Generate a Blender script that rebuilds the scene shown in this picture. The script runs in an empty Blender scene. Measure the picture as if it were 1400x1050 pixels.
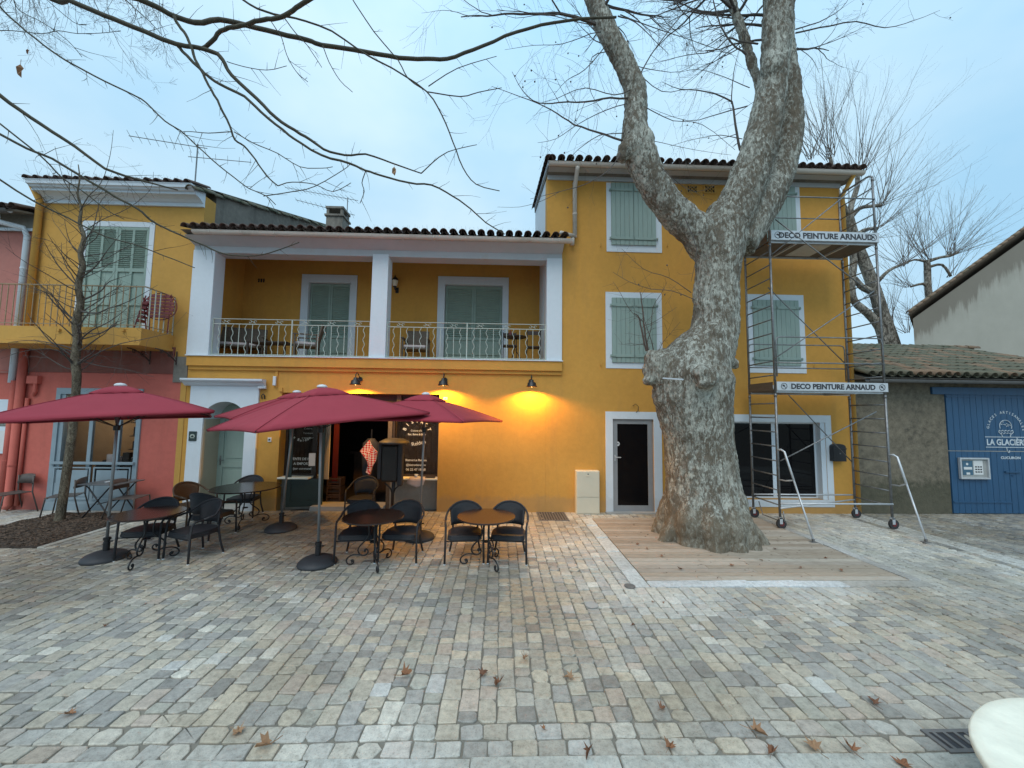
import bpy, math, random
from math import sin, cos, pi, radians, sqrt, atan, atan2
from mathutils import Vector, Matrix, noise
S = bpy.context.scene
COL = S.collection

# ------------------------------------------------------------------ camera
CAM_H = 2.35
FPX = 526.0
ROT = (Matrix.Rotation(-atan(15/526), 3, 'Z') @ Matrix.Rotation(pi/2+atan(39/526), 3, 'X') @ Matrix.Rotation(radians(.7), 3, 'Z'))
cd = bpy.data.cameras.new('camera'); cam = bpy.data.objects.new('camera', cd); COL.objects.link(cam)
cam.matrix_world = Matrix.Translation((0, 0, CAM_H)) @ ROT.to_4x4()
cd.sensor_width = 36; cd.lens = FPX/1400*36; cd.clip_start = .05; cd.clip_end = 900
S.camera = cam

# ------------------------------------------------------------------ world
W = bpy.data.worlds.new('World'); S.world = W; W.use_nodes = True
nt = W.node_tree; N = nt.nodes; L = nt.links; N.clear()
out = N.new('ShaderNodeOutputWorld'); bg = N.new('ShaderNodeBackground'); bg.inputs['Strength'].default_value = .1
sky = N.new('ShaderNodeTexSky'); sky.sky_type = 'NISHITA'; sky.sun_disc = False
sky.sun_elevation = radians(55); sky.sun_rotation = radians(200)
tc = N.new('ShaderNodeTexCoord'); mp = N.new('ShaderNodeMapping'); mp.inputs['Scale'].default_value = (1, 1, 1.9)
L.new(tc.outputs['Generated'], mp.inputs[0])
nz = N.new('ShaderNodeTexNoise'); nz.inputs['Scale'].default_value = 1.7; nz.inputs['Detail'].default_value = 5; nz.inputs['Roughness'].default_value = .5
L.new(mp.outputs[0], nz.inputs['Vector'])
rp = N.new('ShaderNodeValToRGB'); rp.color_ramp.elements[0].position = .36; rp.color_ramp.elements[1].position = .66
rp.color_ramp.elements[0].color = (4.0, 6.9, 9.2, 1); rp.color_ramp.elements[1].color = (6.3, 8.5, 9.9, 1)
L.new(nz.outputs[0], rp.inputs[0])
mx = N.new('ShaderNodeMix'); mx.data_type = 'RGBA'; mx.inputs[0].default_value = .88
L.new(sky.outputs[0], mx.inputs[6]); L.new(rp.outputs[0], mx.inputs[7])
# an overcast sky is brighter overhead than near the horizon
sx = N.new('ShaderNodeSeparateXYZ'); L.new(tc.outputs['Generated'], sx.inputs[0])
pw = N.new('ShaderNodeMath'); pw.operation = 'POWER'; pw.use_clamp = True; L.new(sx.outputs[2], pw.inputs[0]); pw.inputs[1].default_value = 3
zf = N.new('ShaderNodeMath'); zf.operation = 'MULTIPLY_ADD'; L.new(pw.outputs[0], zf.inputs[0]); zf.inputs[1].default_value = .6; zf.inputs[2].default_value = .98
vm = N.new('ShaderNodeVectorMath'); vm.operation = 'SCALE'; L.new(mx.outputs[2], vm.inputs[0]); L.new(zf.outputs[0], vm.inputs['Scale'])
L.new(vm.outputs[0], bg.inputs[0]); L.new(bg.outputs[0], out.inputs[0])

sl = bpy.data.lights.new('sun', 'SUN'); sl.energy = 1.5; sl.angle = radians(40); sl.color = (1, .95, .88)
so = bpy.data.objects.new('sun', sl); COL.objects.link(so)
_d = Vector((sin(radians(200))*cos(radians(55)), cos(radians(200))*cos(radians(55)), sin(radians(55))))
so.rotation_euler = _d.to_track_quat('Z', 'Y').to_euler(); so.location = (0, -5, 20)
S.view_settings.view_transform = 'Standard'; S.view_settings.look = 'None'
S.view_settings.exposure = .12; S.view_settings.gamma = 1; S.view_settings.use_curve_mapping = False
S.cycles.max_bounces = 6; S.cycles.use_denoising = True

# ------------------------------------------------------------------ survey helpers (photo sight lines onto real planes)
YF = 9.3
def ray(px, py): return ROT @ Vector((px-700, -(py-525), -FPX))
def at(px, py, Y=YF):
    d = ray(px, py); t = Y/d.y; return Vector((d.x*t, Y, CAM_H+d.z*t))
def gnd(px, py, z=0):
    d = ray(px, py); t = (z-CAM_H)/d.z; return Vector((d.x*t, d.y*t, z))
def R(xl, yt, xr, yb, Y=YF):
    ym, xm = (yt+yb)/2, (xl+xr)/2
    return at(xl, ym, Y).x, at(xm, yb, Y).z, at(xr, ym, Y).x, at(xm, yt, Y).z      # x0,z0,x1,z1

# ------------------------------------------------------------------ mesh builder
class MB:
    def __init__(s): s.v = []; s.f = []; s.c = None
    def add(s, vs, fs):
        n = len(s.v); s.v += [tuple(v) for v in vs]; s.f += [tuple(i+n for i in f) for f in fs]; return s
    def box(s, x0, y0, z0, x1, y1, z1):
        if x0 > x1: x0, x1 = x1, x0
        if y0 > y1: y0, y1 = y1, y0
        if z0 > z1: z0, z1 = z1, z0
        return s.add([(x0,y0,z0),(x1,y0,z0),(x1,y1,z0),(x0,y1,z0),(x0,y0,z1),(x1,y0,z1),(x1,y1,z1),(x0,y1,z1)],
                     [(0,3,2,1),(4,5,6,7),(0,1,5,4),(1,2,6,5),(2,3,7,6),(3,0,4,7)])
    def obox(s, c, sz, rz=0, rx=0, ry=0):
        m = Matrix.Rotation(rz,3,'Z')@Matrix.Rotation(ry,3,'Y')@Matrix.Rotation(rx,3,'X'); c = Vector(c); n = len(s.v)
        b = MB().box(-sz[0]/2,-sz[1]/2,-sz[2]/2,sz[0]/2,sz[1]/2,sz[2]/2)
        return s.add([c+m@Vector(v) for v in b.v], b.f)
    def tube(s, pts, rad, n=8, cap=True):
        pts = [Vector(p) for p in pts]; k = len(pts)
        if not hasattr(rad, '__len__'): rad = [rad]*k
        vs = []; up = None
        for i, p in enumerate(pts):
            t = (pts[min(i+1,k-1)]-pts[max(i-1,0)])
            t = t.normalized() if t.length > 1e-9 else Vector((0,0,1))
            if up is None:
                up = t.orthogonal().normalized()
            else:
                up = up - t*up.dot(t)
                up = up.normalized() if up.length > 1e-6 else t.orthogonal().normalized()
            b = t.cross(up)
            for j in range(n):
                a = 2*pi*j/n; vs.append(p+(up*cos(a)+b*sin(a))*rad[i])
        fs = [(i*n+j, i*n+(j+1)%n, (i+1)*n+(j+1)%n, (i+1)*n+j) for i in range(k-1) for j in range(n)]
        if cap and n > 3: fs += [tuple(reversed(range(n))), tuple(range((k-1)*n, k*n))]
        return s.add(vs, fs)
    def lathe(s, prof, n=24, c=(0,0,0), ph=0):
        c = Vector(c); k = len(prof)
        vs = [c+Vector((r*cos(2*pi*j/n+ph), r*sin(2*pi*j/n+ph), z)) for r, z in prof for j in range(n)]
        fs = [(i*n+j, i*n+(j+1)%n, (i+1)*n+(j+1)%n, (i+1)*n+j) for i in range(k-1) for j in range(n)]
        if prof[0][0] > 1e-4: fs.append(tuple(reversed(range(n))))
        if prof[-1][0] > 1e-4: fs.append(tuple(range((k-1)*n, k*n)))
        return s.add(vs, fs)
    def prismY(s, poly, y0, y1):           # poly = [(x,z)] ccw seen from -y
        n = len(poly)
        vs = [(x,y0,z) for x,z in poly]+[(x,y1,z) for x,z in poly]
        return s.add(vs, [tuple(range(n)), tuple(reversed(range(n,2*n)))]+[(i+n,(i+1)%n+n,(i+1)%n,i) for i in range(n)])
    def prismX(s, poly, x0, x1):           # poly = [(y,z)]
        n = len(poly)
        vs = [(x0,y,z) for y,z in poly]+[(x1,y,z) for y,z in poly]
        return s.add(vs, [tuple(reversed(range(n))), tuple(range(n,2*n))]+[(i,(i+1)%n,(i+1)%n+n,i+n) for i in range(n)])
    def prismZ(s, poly, z0, z1):
        n = len(poly)
        vs = [(x,y,z0) for x,y in poly]+[(x,y,z1) for x,y in poly]
        return s.add(vs, [tuple(reversed(range(n))), tuple(range(n,2*n))]+[(i,(i+1)%n,(i+1)%n+n,i+n) for i in range(n)])
    def wall(s, x0, x1, z0, z1, y0, y1, holes=()):
        xs = sorted({x0,x1,*[h[0] for h in holes],*[h[2] for h in holes]}); zs = sorted({z0,z1,*[h[1] for h in holes],*[h[3] for h in holes]})
        xs = [x for x in xs if x0 <= x <= x1]; zs = [z for z in zs if z0 <= z <= z1]
        def solid(i, j):
            if not (0 <= i < len(xs)-1 and 0 <= j < len(zs)-1): return False
            cx, cz = (xs[i]+xs[i+1])/2, (zs[j]+zs[j+1])/2
            return not any(h[0] < cx < h[2] and h[1] < cz < h[3] for h in holes)
        for i in range(len(xs)-1):
            for j in range(len(zs)-1):
                if not solid(i,j): continue
                a, b, c, d = xs[i], xs[i+1], zs[j], zs[j+1]
                s.add([(a,y0,c),(b,y0,c),(b,y0,d),(a,y0,d)], [(0,1,2,3)]); s.add([(a,y1,c),(b,y1,c),(b,y1,d),(a,y1,d)], [(3,2,1,0)])
                if not solid(i-1,j): s.add([(a,y0,c),(a,y0,d),(a,y1,d),(a,y1,c)], [(0,1,2,3)])
                if not solid(i+1,j): s.add([(b,y0,c),(b,y0,d),(b,y1,d),(b,y1,c)], [(3,2,1,0)])
                if not solid(i,j-1): s.add([(a,y0,c),(b,y0,c),(b,y1,c),(a,y1,c)], [(3,2,1,0)])
                if not solid(i,j+1): s.add([(a,y0,d),(b,y0,d),(b,y1,d),(a,y1,d)], [(0,1,2,3)])
        return s
    def frame(s, o, i, y0, y1):            # rectangular frame between outer o and inner i (x0,z0,x1,z1)
        return s.wall(o[0],o[2],o[1],o[3],y0,y1,[i])
OFF = {}
def obj(name, m, mat, parent=None, smooth=False, bevel=0, loc=None, kind=None):
    off = Vector(loc) if loc is not None else (OFF.get(parent.as_pointer(), Vector()) if parent else Vector())
    me = bpy.data.meshes.new(name)
    me.from_pydata([tuple(Vector(v)-off) for v in m.v] if off.length else m.v, [], m.f)
    if m.c:
        at_ = me.attributes.new('tint', 'FLOAT_COLOR', 'POINT')
        at_.data.foreach_set('color', [x for c in m.c for x in c])
    if mat: me.materials.append(mat)
    if smooth: me.polygons.foreach_set('use_smooth', [True]*len(me.polygons))
    o = bpy.data.objects.new(name, me); COL.objects.link(o)
    if parent: o.parent = parent
    elif loc is not None: o.location = off
    OFF[o.as_pointer()] = off
    if bevel:
        b = o.modifiers.new('bevel', 'BEVEL'); b.width = bevel; b.segments = 2; b.limit_method = 'ANGLE'
    if kind: o['kind'] = kind
    return o
def tag(o, label, cat, group=None):
    o['label'] = label; o['category'] = cat
    if group: o['group'] = group
    return o
def thing(name, label, cat, loc=(0,0,0), rz=0, group=None, local=False):
    o = bpy.data.objects.new(name, None); COL.objects.link(o); o.location = loc; o.rotation_euler = (0,0,rz); o.empty_display_size = .1
    OFF[o.as_pointer()] = Vector() if local else Vector(loc)
    return tag(o, label, cat, group)
def copy_tree(o, parent=None):
    c = o.copy(); COL.objects.link(c); c.parent = parent
    for ch in list(KIDS[o.name]) if o.name in KIDS else []:
        copy_tree(ch, c)
    return c
KIDS = {}
def index_kids(root):
    for o in COL.objects: KIDS.setdefault(o.name, [])
    for o in list(COL.objects):
        if o.parent: 
            if o not in KIDS[o.parent.name]: KIDS[o.parent.name].append(o)
def dup(proto, loc, rz, label):
    c = copy_tree(proto); c.location = loc; c.rotation_euler = (0,0,rz); c['label'] = label; return c
def text(m, s, size, x, z, y, align='CENTER', ang=0, sx=1, depth=.002, bold=0):
    cu = bpy.data.curves.new('t', 'FONT'); cu.body = s; cu.size = size; cu.align_x = align; cu.extrude = depth/2; cu.offset = bold
    cu.resolution_u = 3
    o = bpy.data.objects.new('t', cu); me = bpy.data.meshes.new_from_object(o)
    c, sn = cos(ang), sin(ang)
    m.add([(x+(v.co.x*sx)*c-v.co.y*sn, y-v.co.z, z+v.co.x*sx*sn+v.co.y*c) for v in me.vertices], [tuple(p.vertices) for p in me.polygons])
    bpy.data.objects.remove(o); bpy.data.meshes.remove(me); bpy.data.curves.remove(cu)
def arctext(m, s, size, cx, cz, r, a0, a1, y, inward=False):
    for i, ch in enumerate(s):
        a = a0+(a1-a0)*i/(len(s)-1)
        if ch != ' ': text(m, ch, size, cx+r*cos(a), cz+r*sin(a), y, ang=(a+pi/2 if inward else a-pi/2), bold=size*.015)

# ------------------------------------------------------------------ materials
def newmat(name):
    m = bpy.data.materials.new(name); m.use_nodes = True; n = m.node_tree.nodes; n.clear()
    o = n.new('ShaderNodeOutputMaterial'); b = n.new('ShaderNodeBsdfPrincipled'); m.node_tree.links.new(b.outputs[0], o.inputs[0])
    return m, n, m.node_tree.links, b
def nd(n, t, **k):
    x = n.new(t)
    for a, v in k.items():
        if a in x.inputs: x.inputs[a].default_value = v
        else: setattr(x, a, v)
    return x
def noise_n(n, l, vec, scale, detail=4, rough=.55, stretch=None):
    if stretch:
        q = n.new('ShaderNodeMapping'); q.inputs['Scale'].default_value = stretch; l.new(vec, q.inputs[0]); vec = q.outputs[0]
    x = n.new('ShaderNodeTexNoise'); x.inputs['Scale'].default_value = scale; x.inputs['Detail'].default_value = detail; x.inputs['Roughness'].default_value = rough
    l.new(vec, x.inputs['Vector']); return x.outputs['Fac']
def ramp(n, l, fac, stops):
    r = n.new('ShaderNodeValToRGB'); e = r.color_ramp.elements
    while len(e) < len(stops): e.new(.5)
    for i, (p, c) in enumerate(stops):
        e[i].position = p; e[i].color = (*c, 1) if len(c) == 3 else c
    l.new(fac, r.inputs[0]); return r.outputs[0]
def mixc(n, l, fac, a, b, mode='MIX'):
    x = n.new('ShaderNodeMix'); x.data_type = 'RGBA'; x.blend_type = mode
    for i, v in ((0, fac), (6, a), (7, b)):
        if isinstance(v, (int, float)): x.inputs[i].default_value = v
        elif isinstance(v, tuple): x.inputs[i].default_value = (*v, 1) if len(v) == 3 else v
        else: l.new(v, x.inputs[i])
    return x.outputs[2]
def bump(n, l, b, h, strength, dist):
    x = n.new('ShaderNodeBump'); x.inputs['Strength'].default_value = strength; x.inputs['Distance'].default_value = dist
    l.new(h, x.inputs['Height']); l.new(x.outputs[0], b.inputs['Normal']); return x
def sc(c, k): return tuple(min(1, x*k) for x in c)
def mat(name, col, rough=.6, var=.1, scale=5, bs=60, bd=.002, bst=.5, metal=0, spec=.5, stretch=None, grime=None, gpos=(.55,.75)):
    m, n, l, b = newmat(name); t = n.new('ShaderNodeTexCoord').outputs['Object']
    c = ramp(n, l, noise_n(n, l, t, scale, 5, .6, stretch), [(.3, sc(col, 1-var)), (.7, sc(col, 1+var))])
    if grime:
        g = ramp(n, l, noise_n(n, l, t, scale*.5, 8, .7, stretch), [(gpos[0], (0,0,0)), (gpos[1], (1,1,1))])
        c = mixc(n, l, g, c, grime)
    l.new(c, b.inputs['Base Color']); b.inputs['Roughness'].default_value = rough; b.inputs['Metallic'].default_value = metal
    b.inputs['Specular IOR Level'].default_value = spec
    if bd: bump(n, l, b, noise_n(n, l, t, bs, 3, .6, stretch), bst, bd)
    return m
def render_mat(name, col, streak=(.3,.25,.18), amount=.35, var=.07, streaky=True, bd=.006, splash=.16, moss=False):
    m, n, l, b = newmat(name); g = n.new('ShaderNodeNewGeometry').outputs['Position']
    c = ramp(n, l, noise_n(n, l, g, 1.1, 6, .62), [(.3, sc(col, 1-var)), (.7, sc(col, 1+var))])
    c = mixc(n, l, .35, c, ramp(n, l, noise_n(n, l, g, 9, 5, .6), [(.3, sc(col, 1-var*1.5)), (.7, sc(col, 1+var*1.5))]))
    st = ramp(n, l, noise_n(n, l, g, 1.6, 6, .65, (2.2, 2.2, .35) if streaky else None), [(.52, (0,0,0)), (.82, (amount,)*3)])
    c = mixc(n, l, st, c, streak)
    # splash dirt: a ragged band just above the ground
    sp = n.new('ShaderNodeSeparateXYZ'); l.new(g, sp.inputs[0])
    ma = nd(n, 'ShaderNodeMath', operation='MULTIPLY_ADD'); l.new(noise_n(n, l, g, 4, 6, .7), ma.inputs[0]); ma.inputs[1].default_value = -.55; l.new(sp.outputs[2], ma.inputs[2])
    ds = ramp(n, l, ma.outputs[0], [(0, (splash,)*3), (.12, (0,0,0))])
    c = mixc(n, l, ds, c, (.22,.19,.15))
    if moss:
        c = mixc(n, l, ramp(n, l, noise_n(n, l, g, 7, 7, .75), [(.38, (0,0,0)), (.62, (.8,.8,.8))]), c, (.24,.205,.15))
        mo = nd(n, 'ShaderNodeMath', operation='MULTIPLY_ADD'); l.new(noise_n(n, l, g, 2.2, 6, .75), mo.inputs[0]); mo.inputs[1].default_value = -1.35; l.new(sp.outputs[2], mo.inputs[2])
        c = mixc(n, l, ramp(n, l, mo.outputs[0], [(.0, (.6,.6,.6)), (.22, (0,0,0))]), c, (.045,.05,.03))
    l.new(c, b.inputs['Base Color']); b.inputs['Roughness'].default_value = .85; b.inputs['Specular IOR Level'].default_value = .25
    mm = nd(n, 'ShaderNodeMath', operation='ADD'); l.new(noise_n(n, l, g, 14, 4, .5), mm.inputs[0]); l.new(noise_n(n, l, g, 90, 3, .6), mm.inputs[1])
    bump(n, l, b, mm.outputs[0], .45, bd); return m
YEL = (.575,.295,.063); WHT = (.635,.69,.735); GRN = (.265,.345,.305)
M_yel = render_mat('ochre_render', YEL, (.36,.2,.07), .42, .085, splash=.28)
M_yel2 = render_mat('ochre_render_old', (.54,.30,.075), (.3,.2,.09), .4, .08)
M_red = render_mat('brick_red_render', (.52,.135,.105), (.25,.08,.06), .4, .1)
M_redband = render_mat('faded_red_render', (.20,.075,.06), (.2,.17,.15), .7, .18)
M_pink = render_mat('pink_render', (.44,.18,.15), (.3,.2,.17), .4, .1)
M_cement = render_mat('old_cement', (.19,.175,.15), (.07,.068,.06), .9, .28)
M_garage = render_mat('rough_cement', (.135,.118,.088), (.05,.048,.04), .85, .42, False, .05, .3, True)
M_beige = render_mat('beige_render', (.42,.37,.28), (.3,.26,.2), .35, .06)
M_knee = render_mat('grey_pebble_render', (.27,.255,.225), (.18,.17,.15), .4, .16, False, .012)
M_white = render_mat('white_render', WHT, (.5,.5,.48), .25, .03)
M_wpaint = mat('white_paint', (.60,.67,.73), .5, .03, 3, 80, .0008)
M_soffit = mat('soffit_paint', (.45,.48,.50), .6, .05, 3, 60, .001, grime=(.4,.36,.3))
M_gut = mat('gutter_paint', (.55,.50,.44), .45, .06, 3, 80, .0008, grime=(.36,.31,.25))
M_grn = mat('sage_paint', GRN, .55, .05, 6, 90, .001, grime=(.23,.32,.27), stretch=(3,3,.6))
M_grnl = mat('sage_louvre_paint', (.255,.34,.29), .55, .07, 6, 90, .001)
M_tile = mat('clay_tile', (.085,.055,.045), .85, .35, 9, 60, .004, grime=(.16,.14,.10))
M_tileg = mat('weathered_tile', (.125,.115,.08), .9, .32, 5, 50, .005, grime=(.045,.06,.035), gpos=(.46,.62))
M_tiler = mat('weathered_rusty_tile', (.19,.125,.08), .9, .3, 5, 50, .005, grime=(.06,.07,.04), gpos=(.5,.68))
M_blk = mat('black_metal', (.012,.012,.014), .42, .15, 20, 120, .0004, spec=.5)
M_rust = mat('rusted_bracket', (.05,.03,.025), .8, .3, 20, 90, .001)
M_steel = mat('galvanised_steel', (.20,.205,.21), .45, .25, 14, 120, .0006, metal=.6, grime=(.33,.32,.29))
M_alu = mat('aluminium_sheet', (.52,.54,.56), .4, .12, 8, 90, .0004, metal=.35)
M_rubber = mat('rubber', (.03,.03,.032), .8, .2, 10, 90, .001)
M_casterred = mat('red_hub', (.13,.018,.02), .6, .2, 10, 90, .0005)
M_rail = mat('cream_railing_paint', (.45,.50,.44), .5, .06, 20, 120, .0004)
M_oldrail = mat('worn_railing_paint', (.30,.22,.13), .7, .25, 20, 120, .0006)
M_grey = mat('grey_door_paint', (.27,.28,.29), .4, .05, 8, 90, .0006)
M_blue = mat('blue_grey_paint', (.235,.30,.34), .5, .07, 5, 80, .001)
M_navy = mat('blue_door_paint', (.018,.074,.155), .5, .12, 4, 60, .002, stretch=(6,6,.7), grime=(.016,.05,.11))
M_dgrn = mat('dark_green_paint', (.018,.034,.032), .35, .1, 6, 80, .0006)
M_wood = mat('brown_wood', (.09,.05,.03), .6, .25, 3, 50, .001, stretch=(8,1,8))
M_woodd = mat('dark_wood', (.035,.022,.016), .6, .25, 3, 50, .001, stretch=(8,1,8))
M_teak = mat('weathered_teak', (.12,.09,.065), .7, .25, 3, 50, .001, stretch=(8,1,8))
M_taupe = mat('taupe_metal', (.085,.072,.064), .5, .1, 12, 90, .0004)
M_redmetal = mat('dark_red_metal', (.14,.018,.02), .5, .15, 12, 90, .0004)
M_bord = mat('burgundy_canvas', (.30,.029,.047), .85, .05, 3, 380, .0012)
M_base = mat('cast_plastic_base', (.035,.037,.042), .6, .12, 12, 150, .001)
M_pole = mat('grey_pole', (.30,.31,.32), .4, .06, 12, 90, .0003, metal=.5)
M_knob = mat('white_plastic', (.62,.66,.68), .4, .02, 12, 90, 0)
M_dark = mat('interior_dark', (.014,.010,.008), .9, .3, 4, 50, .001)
M_intwood = mat('interior_wood', (.05,.026,.014), .6, .3, 3, 40, .001, stretch=(6,6,.8))
M_redcurt = mat('red_curtain', (.12,.008,.01), .9, .2, 8, 60, .003, stretch=(6,6,.4))
M_curt = mat('cream_curtain', (.45,.40,.33), .9, .08, 8, 60, .003, stretch=(6,6,.4))
M_cloth = mat('tea_towel', (.5,.43,.42), .9, .1, 9, 60, .002)
M_print = mat('white_print', (.66,.66,.62), .7, .03, 9, 60, 0)
M_ink = mat('black_print', (.03,.03,.035), .6, .03, 9, 60, 0)
M_paper = mat('paper', (.62,.63,.62), .8, .05, 5, 60, 0)
M_blueprint = mat('blue_print', (.05,.12,.18), .7, .3, 12, 60, 0)
M_cab = mat('cabinet_cream', (.60,.56,.44), .5, .04, 3, 90, .0006)
M_concrete = mat('concrete_slab', (.37,.355,.33), .75, .14, 2.5, 45, .002, grime=(.22,.21,.19), gpos=(.5,.8))
M_mortar = mat('sand_joint', (.185,.17,.14), .95, .25, 6, 60, .006, grime=(.11,.10,.085))
M_cream = mat('cream_stone', (.80,.78,.65), .6, .09, 7, 40, .004, grime=(.55,.51,.41), gpos=(.54,.80))
M_creamside = mat('cream_stone_edge', (.33,.27,.19), .8, .12, 5, 60, .003)
M_soil = mat('mulch_soil', (.05,.034,.024), .95, .35, 12, 40, .02, grime=(.10,.075,.055))
M_chip = mat('bark_chip', (.105,.07,.048), .9, .5, 14, 60, .003)
M_leafc, n, l, b = newmat('dead_plane_leaf'); oi = n.new('ShaderNodeObjectInfo')
lc = ramp(n, l, oi.outputs['Random'], [(0, (.20,.085,.045)), (.35, (.31,.12,.05)), (.7, (.40,.19,.085)), (1, (.46,.28,.15))])
c = mixc(n, l, noise_n(n, l, n.new('ShaderNodeNewGeometry').outputs['Position'], 45, 5, .7), sc((.13,.07,.04),1), lc); l.new(c, b.inputs['Base Color']); b.inputs['Roughness'].default_value = .8
M_twig = mat('twig_bark', (.078,.067,.06), .9, .25, 12, 60, .001)
M_twigf = mat('distant_twig_bark', (.13,.115,.10), .9, .2, 12, 60, .001)
M_twigr = mat('young_shoot_bark', (.085,.055,.042), .8, .2, 12, 60, .001)
M_olive = mat('olive_branch_bark', (.06,.055,.036), .85, .3, 12, 50, .002, grime=(.035,.028,.022))
M_iron = mat('cast_iron', (.14,.135,.13), .6, .2, 12, 60, .001)
M_bulb_m, n_, l_, b_ = newmat('warm_bulb'); b_.inputs['Emission Color'].default_value = (1,.62,.2,1); b_.inputs['Emission Strength'].default_value = 14; M_bulb = M_bulb_m
M_glow_m, n_, l_, b_ = newmat('lit_shop_lamp'); b_.inputs['Emission Color'].default_value = (1,.6,.22,1); b_.inputs['Emission Strength'].default_value = 1.2; b_.inputs['Base Color'].default_value = (.1,.06,.03,1); M_glow = M_glow_m
M_glass, n_, l_, b_ = newmat('dark_glass'); b_.inputs['Base Color'].default_value = (.006,.006,.007,1); b_.inputs['Roughness'].default_value = .04; b_.inputs['Specular IOR Level'].default_value = .22
M_clear, n_, l_, b_ = newmat('shop_glass'); b_.inputs['Roughness'].default_value = .02; b_.inputs['Transmission Weight'].default_value = 1; b_.inputs['IOR'].default_value = 1.08; b_.inputs['Base Color'].default_value = (.9,.93,.93,1)
# wicker
M_wick, n, l, b = newmat('black_wicker')
def wicker(name, col):
    m, n, l, b = newmat(name); t = n.new('ShaderNodeTexCoord').outputs['Object']
    w = nd(n, 'ShaderNodeTexWave', bands_direction='Z'); w.inputs['Scale'].default_value = 32; w.inputs['Distortion'].default_value = 1.5; l.new(t, w.inputs[0])
    c = ramp(n, l, w.outputs['Fac'], [(.1, sc(col, .5)), (.7, sc(col, 1.25))]); l.new(c, b.inputs['Base Color'])
    b.inputs['Roughness'].default_value = .5; bump(n, l, b, w.outputs['Fac'], .7, .004); return m
M_wick = wicker('black_wicker', (.022,.023,.028)); M_wickb = wicker('brown_wicker', (.13,.075,.04))
# table top enamel
M_top = mat('dark_enamel_top', (.030,.018,.015), .22, .15, 5, 90, .0003, spec=.55)
# checked cloth
M_check, n, l, b = newmat('red_check_cloth'); t = n.new('ShaderNodeTexCoord').outputs['Object']
mpn = n.new('ShaderNodeMapping'); mpn.inputs['Rotation'].default_value = (0, radians(45), 0); l.new(t, mpn.inputs[0])
ck = n.new('ShaderNodeTexChecker'); ck.inputs['Scale'].default_value = 24; ck.inputs['Color1'].default_value = (.5,.02,.03,1); ck.inputs['Color2'].default_value = (.6,.5,.48,1); l.new(mpn.outputs[0], ck.inputs[0])
l.new(ck.outputs[0], b.inputs['Base Color']); b.inputs['Roughness'].default_value = .9
# paving stone : per-stone colour from the attribute
M_stone, n, l, b = newmat('paving_stone'); a = nd(n, 'ShaderNodeAttribute', attribute_name='tint'); g = n.new('ShaderNodeNewGeometry').outputs['Position']
c = mixc(n, l, 1, a.outputs['Color'], ramp(n, l, noise_n(n, l, g, 16, 7, .72), [(.28, (.58,.57,.55)), (.5, (.97,.97,.97)), (.72, (1.25,1.24,1.21))]), 'MULTIPLY')
c = mixc(n, l, ramp(n, l, noise_n(n, l, g, 85, 4, .75), [(.55, (0,0,0)), (.68, (.6,.6,.6))]), c, (.12,.105,.085))
c = mixc(n, l, ramp(n, l, noise_n(n, l, g, .55, 5, .6), [(.45, (0,0,0)), (.75, (.30,.30,.30))]), c, (.22,.205,.17))
c = mixc(n, l, ramp(n, l, noise_n(n, l, g, .33, 4, .55), [(.44, (0,0,0)), (.58, (.75,.75,.75))]), c, mixc(n, l, 1, c, (.66,.62,.56), 'MULTIPLY'))
l.new(c, b.inputs['Base Color'])
r_ = n.new('ShaderNodeMapRange'); l.new(noise_n(n, l, g, .8, 5, .6), r_.inputs[0]); r_.inputs[1].default_value = .35; r_.inputs[2].default_value = .68; r_.inputs[3].default_value = .27; r_.inputs[4].default_value = .72
l.new(r_.outputs[0], b.inputs['Roughness']); b.inputs['Specular IOR Level'].default_value = .42
mm = nd(n, 'ShaderNodeMath', operation='ADD'); l.new(noise_n(n, l, g, 22, 4, .6), mm.inputs[0]); l.new(noise_n(n, l, g, 130, 3, .6), mm.inputs[1])
bump(n, l, b, mm.outputs[0], .6, .008)
# deck board
M_deck, n, l, b = newmat('pine_deck_board'); a = nd(n, 'ShaderNodeAttribute', attribute_name='tint'); g = n.new('ShaderNodeNewGeometry').outputs['Position']
c = mixc(n, l, 1, a.outputs['Color'], ramp(n, l, noise_n(n, l, g, 5, 6, .65, (1.2, 14, 1)), [(.3, (.72,.7,.66)), (.7, (1.15,1.15,1.15))]), 'MULTIPLY')
c = mixc(n, l, ramp(n, l, noise_n(n, l, g, 1.8, 6, .7), [(.5, (0,0,0)), (.75, (.5,.5,.5))]), c, (.22,.175,.13))
l.new(c, b.inputs['Base Color']); b.inputs['Roughness'].default_value = .7
w = nd(n, 'ShaderNodeTexWave', bands_direction='Y'); w.inputs['Scale'].default_value = 22; l.new(g, w.inputs[0]); bump(n, l, b, w.outputs['Fac'], .5, .004)
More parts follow.
